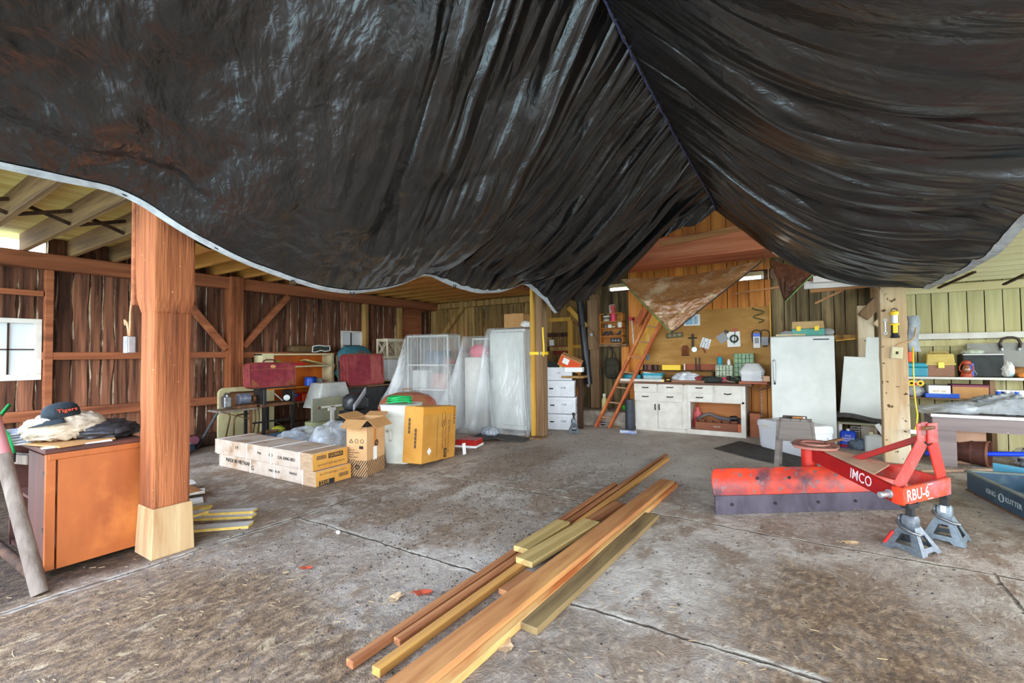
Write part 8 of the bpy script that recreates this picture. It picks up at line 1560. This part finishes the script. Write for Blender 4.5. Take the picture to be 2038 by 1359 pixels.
pd = MB(); ring = [V((.235*math.cos(2*PI*i/24)*(.8 if abs(math.cos(2*PI*i/24)) > .8 else 1)+.0, .235*math.sin(2*PI*i/24), 0)) for i in range(24)]
pd.prism([(p.x, p.y) for p in ring], .022, MX.Translation(PV+V((.05, .06, .555)))); dk = obj('swivel_plate', pd, DUST, t, bev=.003); 
rgm = MB(); rgm.tube([PV+V((.05+.11*math.cos(a*PI/10), .06+.11*math.sin(a*PI/10), .58)) for a in range(20)], .010, 6, True); obj('swivel_ring', rgm, DUST, dk, smooth=True)
for i in range(9): a = rad(190+18*i); obj('index_hole', MB().cyl(PV+V((.05+.19*math.cos(a), .06+.19*math.sin(a), .574)), PV+V((.05+.19*math.cos(a), .06+.19*math.sin(a), .579)), .013, n=10), BLACK, dk)
obj('index_pin', MB().bar(PV+V((.13, .1, .59)), PV+V((.27, .14, .63)), .03, .02), RUST, t)
CL = V((.575, 4.33, .385)); CR = V((.905, 4.73, .412)); PA = PV+V((.03, -.04, .50)); PB = PV+V((.12, .08, .49))
# channel arms
H_A = .125
def arm(name, a, b, m, h=H_A, wth=.03): return obj(name, MB().bar(a, b, wth, h, (0, 0, 1)), m, t, bev=.006, seg=2)
DKR = pm('deep red paint', S(160, 24, 26), S(136, 18, 22), 4, (1, 1, 1), .32, c3=S(120, 60, 56), s3=4, lo3=.6, hi3=.75)
la = arm('left_arm', PA, CL+V((-.03, .05, 0)), DKR); ra = arm('right_arm', PB, CR+V((-.05, .03, 0)), REDW)
fb = MB(); pts = [CL+V((-.05, .09, 0)), CL+V((-.025, .03, 0)), CL+V((.01, .0, 0)), CL+(CR-CL)*.1, CL+(CR-CL)*.3, CR+V((-.02, -.03, 0)), CR+V((.005, .01, 0)), CR+V((-.01, .05, 0)), CR+V((-.06, .07, 0))]
rings = []
for i, p in enumerate(pts):
    tdir = (pts[min(i+1, len(pts)-1)]-pts[max(i-1, 0)]); tdir.z = 0; tdir.normalize(); nn = V((tdir.y, -tdir.x, 0))
    rings.append([p+nn*.014+V((0, 0, -H_A/2)), p+nn*.014+V((0, 0, H_A/2)), p-nn*.014+V((0, 0, H_A/2)), p-nn*.014+V((0, 0, -H_A/2))])
fb.loft(rings); fbo = obj('front_bar', fb, pm('orange red bar', S(226, 74, 34), S(204, 50, 40), 3, (1, 1, 1), .4, c3=S(150, 110, 120), s3=2.2, lo3=.56, hi3=.7), t, smooth=40, bev=.004)
pl = MB(); pl.add([PA+V((0, .02, .06)), CL+(PA-CL)*.30+V((.03, .03, .055)), CR+(PB-CR)*.38+V((-.03, 0, .055)), PB+V((0, -.02, .06))], [(0, 1, 2, 3)]); obj('top_plate', pl, pm('dusty tan plate', S(190, 156, 128), S(176, 136, 110), 4, (1, 1, 1), .85, c3=S(186, 90, 80), s3=3, lo3=.6, hi3=.8), t, solid=.012)
AP = AY(1846, 842, 4.56); 
lf = CL+(CR-CL)*.04+V((-.02, .04, .05)); rf = CR+V((-.03, .0, .05))
w2_ = (V((CR.x-CL.x, CR.y-CL.y, 0))).normalized()
def leg2(name, a, b, c, m):
    mb = MB(); nn = V((w2_.y, -w2_.x, 0))
    for p, q in ((a, b), (b, c)):
        d = (q-p).normalized(); s = d.cross(nn).normalized(); hw = .056
        mb.add([p-s*hw+nn*.0, p+s*hw, q+s*hw, q-s*hw, p-s*hw-nn*.012, p+s*hw-nn*.012, q+s*hw-nn*.012, q-s*hw-nn*.012], [(0, 1, 2, 3), (7, 6, 5, 4), (0, 4, 5, 1), (1, 5, 6, 2), (2, 6, 7, 3), (3, 7, 4, 0)])
    return obj(name, mb, m, t, bev=.003)
PNK = pm('faded pinkish red', S(206, 104, 96), S(190, 60, 52), 4, (1, 1, .5), .45, c3=S(206, 140, 130), s3=3)
lb_ = AP+V((-.03, -.02, -.14)); rb_ = AP+V((.035, .035, -.15))
leg2('mast_leg', lf, lb_, AP+V((-.03, -.02, 0)), PNK); leg2('mast_leg', rf, rb_, AP+V((.035, .03, -.0)), REDW)
obj('mast_pin', MB().cyl(AP+V((-.03, -.05, -.035)), AP+V((.04, .05, -.035)), .016, n=12), RUST, t)
obj('mast_plate', MB().bar(AP+V((-.045, -.035, -.04)), AP+V((.0, .015, -.04)), .012, .10, (0, 0, 1)), pm('red grey plate', S(176, 70, 66), S(120, 90, 88), 8, (1, 1, 1), .5), t, bev=.004)
obj('rear_strut', MB().bar(AP+V((.0, .03, -.10)), AY(1690, 917, 4.98), .035, .045), pm('dark red strut', S(120, 60, 56), S(170, 40, 36), 6, (.3, 1, 1), .5), t, bev=.004)
hp = CL+V((-.04, .07, .0)); obj('hitch_pin', MB().cyl(hp, hp+V((-.085, -.07, -.005)), .022, n=16).cyl(hp+V((-.01, -.008, 0)), hp+V((-.03, -.024, -.0)), .032, n=16), ALU, t, bev=.003)
d = (CL-PA); nd = V((d.y, -d.x, 0)).normalized(); nd = nd if nd.y < 0 else -nd
text('lettering', 'IMCO', .118, pm('pinkish white paint', S(226, 206, 206), rough=.6), la, face_mx(PA+d*.50+nd*.0165, d, (0, 0, 1)), 'LEFT', .0006, .72, .0005)
d = (CR-CL); nd = V((d.y, -d.x, 0)).normalized(); nd = nd if nd.y < 0 else -nd
text('lettering', 'RBU-6', .115, pm('white paint', S(236, 220, 216), rough=.6), fbo, face_mx(CL+d*.06+nd*.0165, d, (0, 0, 1)), 'LEFT', .0006, .78, .001)
obj('white_pinstripe', MB().bar(CL+d*.5+nd*.0155+V((0, 0, .052)), CR+nd*.0155+V((-.02, -.02, .052)), .002, .005, (0, 0, 1)).bar(CL+d*.5+nd*.0155+V((0, 0, -.052)), CR+nd*.0155+V((-.02, -.02, -.052)), .002, .005, (0, 0, 1)), WHT, fbo)
JZ = CL.z-H_A/2-.002
j1 = jack_stand('near grey jack stand under the front corner of the red grader blade', V((.63, 4.40, 0)), rad(-34), JZ+.016, 1.05, HAM)
j2 = jack_stand('far grey jack stand under the right corner of the red grader blade', V((.885, 4.76, 0)), rad(-20), CR.z-H_A/2+.010, 1.05, pm('lighter hammertone', S(98, 108, 114), S(122, 132, 138), 40, (1, 1, 1), .4, metal=.3))
obj('red_sticker', MB().bar((-.113, -.117, .025), (-.073, -.077, .115), .016, .016), RED, j1); obj('white_sticker', bx((.0, -.046, .235), (.03, .006, .05)), WHT, j2)
# ------------------------------------------------------------------ blue mower deck at the right edge
DK = pm('dark blue enamel', S(54, 84, 104), S(44, 66, 84), 4, (1, 1, 1), .4, c3=S(90, 110, 116), s3=3, lo3=.6, hi3=.8); LB = pm('sky blue enamel', S(96, 178, 214), S(120, 186, 210), 4, (1, 1, 1), .45, spots=(S(150, 130, 110), 20, .72))
T0 = AZ(1927, 977); T1 = AZ(2038, 1035.3); ang_t = math.atan2((T1-T0).y, (T1-T0).x); Lt = 1.5; Wt = 1.25; Ht = .20
t = thing('mower_deck', 'dark blue steel mower deck lying upturned at the right edge, sky blue inside', 'mower deck', T0, ang_t)
s_ = 1
mb = MB(); mb.box((Lt/2, 0, Ht/2), (Lt, .012, Ht)); obj('side_plate', mb, DK, t); obj('side_plate', MB().box((Lt/2, Wt, Ht/2), (Lt, .012, Ht)), DK, t); obj('end_plate', MB().box((0, Wt/2, Ht/2), (.012, Wt, Ht)), DK, t); obj('end_plate', MB().box((Lt, Wt/2, Ht/2), (.012, Wt, Ht)), DK, t)
obj('deck_plate', MB().box((Lt/2, Wt/2, .03), (Lt-.012, Wt-.012, .01)), pm('dusty teal plate', S(120, 146, 150), S(100, 124, 130), 3, (1, 1, 1), .6), t); obj('rim', MB().box((Lt/2, -.008, Ht+.006), (Lt, .04, .014)).box((-.008, Wt/2, Ht+.006), (.04, Wt, .014)), pm('grey rim', S(120, 126, 116), S(90, 100, 96), 6, (1, 1, 1), .5), t)
obj('inner_baffle', MB().prism([(0, 0), (.45, 0), (.5, .12), (.08, .17)], .012, face_mx((.14, .95, .036), (.3, -.95, 0), (0, 0, 1))), LB, t); obj('inner_baffle', MB().box((.75, .85, .10), (.9, .012, .14), rotz(.25)), LB, t)
obj('skid_shoe', MB().box((Lt/2, .02, .008), (Lt+.06, .06, .016)), RUST, t)
text('lettering', 'KING', .065, pm('pale lettering', S(176, 190, 190), rough=.6), t, face_mx((.34, -.007, .10), (1, 0, 0), (0, 0, 1)), 'LEFT'); text('lettering', 'KUTTER', .065, pm('pale lettering two', S(176, 190, 190), rough=.6), t, face_mx((.64, -.007, .10), (1, 0, 0), (0, 0, 1)), 'LEFT'); obj('round_emblem', MB().tube([V((.585+.035*math.cos(a*PI/8), -.008, .10+.035*math.sin(a*PI/8))) for a in range(16)], .004, 5, True), pm('pale emblem', S(176, 190, 190), rough=.6), t)
a, b = AY(1978, 932, 6.95), AY(2045, 948, 6.6); one('blue_bracket', 'sky blue steel bar lying across the back of the mower deck', 'bar', MB().bar(a+V((0, 0, -.01)), b+V((.25, -.1, -.01)), .03, .14, (0, 0, 1)), LB, bev=.004)
# ------------------------------------------------------------------ lumber on the floor
def lum(lab, nl, nr, fl, fr, zt, th, m, ext=0, fext=0, end=None, w=None):
    NL, NR, FL, FR = AZ(*nl, zt), AZ(*nr, zt), AZ(*fl, zt), AZ(*fr, zt); A = (NL+NR)/2; B = (FL+FR)/2; d = B-A; L = d.length; u = d/L; nrm = V((-u.y, u.x, 0))
    W_ = w or (abs((NL-NR).dot(nrm))+abs((FL-FR).dot(nrm)))/2; L2 = L+ext+fext; c = A-u*ext
    mb = MB().box((L2/2, 0, -th/2), (L2, W_, th)); o = one('lumber_board', lab, 'board', mb, [m], 'lumber on the floor', loc=(c.x, c.y, zt), rz=math.atan2(u.y, u.x), bev=.004, seg=2); return o
C3 = lambda x, y: (980+x/5.363, 890+y/5.363); C8 = lambda x, y: (660+x/2.723, 860+y/2.723)
lum('upper wide tan plank, the nearest and widest of the lumber', C8(280, 1359), C8(505, 1359), C3(1790, 335), C3(1945, 352), .083, .039, L_TAN, ext=.75)
lum('lower plank lying right under the widest tan plank', C8(400, 1359), C8(640, 1359), C3(1815, 350), C3(1980, 385), .042, .040, pm('pale edge plank', S(206, 160, 92), S(222, 186, 122), 16, GX, .6, c3=S(190, 110, 56), s3=5), ext=.7)
lum('olive treated plank at the right side of the lumber', C8(993, 1020), C8(1090, 1050), C3(1610, 690), C3(1740, 712), .040, .039, L_OLI, w=.165)
lum('leftmost long reddish strip of the lumber with a yellow sawn end', C8(75, 1222), C8(118, 1248), C3(1285, 375), C3(1335, 380), .038, .037, L_RED, w=.05)
lum('second long reddish strip beside the leftmost one', C8(330, 1105), C8(375, 1130), C3(1835, 65), C3(1878, 72), .038, .037, L_RED, w=.045)
lum('long tan strip with an orange edge, just left of the wide planks', C8(216, 1262), C8(262, 1290), C3(1850, 100), C3(1890, 108), .040, .039, pm('orange edged strip', S(176, 122, 70), S(206, 150, 74), 16, GX, .6), w=.055)
lum('short olive yellow board on top, the left one of two', C3(228, 1050), C3(372, 1085), C3(680, 765), C3(840, 795), .080, .039, L_YEL)
lum('short pale yellow board on top, the right one of two', C3(232, 1170), C3(440, 1225), C3(985, 755), C3(1138, 790), .082, .040, L_YEL)
lum('short brown board between the far strips and the wide planks', C3(960, 760), C3(1100, 800), C3(1310, 575), C3(1400, 590), .040, .037, L_RED, ext=.1)
lum('short dark reddish board under the pale yellow board', C8(890, 845), C8(1010, 880), C8(1060, 745), C8(1130, 770), .036, .034, L_RED)
# ------------------------------------------------------------------ litter on the floor
r_ = random.Random(11); mb = MB()
for i in range(2600):
    k = r_.random()
    if k < .55: x, y = r_.gauss(-2.6, .7), r_.gauss(3.6, 1.3)
    else: x, y = r_.uniform(-4, 2), r_.uniform(1.0, 7.6)
    if y < .8 or x < -4.6: continue
    s = r_.uniform(.003, .0075); a = r_.random()*6; mb.box((x, y, s*.4), (s*r_.uniform(1, 2.2), s, s*.8), rotz(a))
one('floor_litter', 'scattered dark crumbs of dirt all over the concrete floor', 'litter', mb, pm('dark crumbs', S(48, 40, 36), S(70, 60, 52), 9, (1, 1, 1), .9))['kind'] = 'stuff'
mb = MB()
for i in range(260):
    x, y = (r_.uniform(-4.5, -1.9), r_.uniform(.5, 2.0)) if i < 130 else (r_.uniform(-1.2, 1.2), r_.uniform(1.0, 2.9)); a = r_.gauss(.2, .6); L = r_.uniform(.015, .045); mb.box((x, y, .002), (L, .003, .003), rotz(a))
one('straw_litter', 'loose pale straw strewn over the near floor', 'straw', mb, pm('straw', S(178, 154, 116), S(150, 126, 94), 9, (1, 1, 1), .9))['kind'] = 'stuff'
def leaf(lab, px, py, s, m, a, name='dry_leaf', cat='leaf'):
    q = AZ(px, py); mb = MB(); n = 14; c = []
    for i in range(n): t_ = 2*PI*i/n; rr_ = s*(.62+.38*abs(math.sin(t_*2.5))); c.append(V((rr_*math.cos(t_)*1.3, rr_*math.sin(t_)*.8, .008+.35*s*abs(math.sin(t_*1.5))*.6)))
    mb.add([V((0, 0, .004))]+c, [(0, i+1, (i+1) % n+1) for i in range(n)]); o = one(name, lab, cat, mb, m, loc=q, rz=a, solid=.001); obj('leaf_stem', MB().tube([V((-s*1.1, 0, .008)), V((-s*1.9, .1*s, .012))], .0016, 5), m, o); return o
LR = pm('red leaf', S(176, 74, 44), S(140, 52, 34), 20, (1, 1, 1), .8); LT = pm('tan leaf', S(212, 180, 140), S(176, 140, 100), 20, (1, 1, 1), .8)
leaf('reddish dry leaf left of the lumber', 842, 1183, .05, LR, .5); leaf('pale tan dry leaf left of the reddish one', 787, 1192, .05, LT, 1.5); leaf('tan dry leaf on the floor right of the wide planks', 1005, 1288, .055, LT, 2.2); leaf('tan dry leaf on the floor before the grader blade', 1694, 1083, .05, LT, .2); leaf('pale dry leaf at the foot of the cutting edge', 1713, 1014, .05, LT, 1.0); leaf('small red dry leaf near the massive left post', 610, 1133, .035, LR, .4); leaf('small red leaf right of the olive plank', 1293, 1047, .025, LR, 1.4)
q = AZ(673, 1062); mb = MB(); mb.blob((0, 0, .012), (.04, .03, .03), .2, 2, 90, nu=14, nv=8); one('white_pebble', 'small white pebble on the cross joint of the floor', 'pebble', mb, WHT, smooth=True, loc=q)
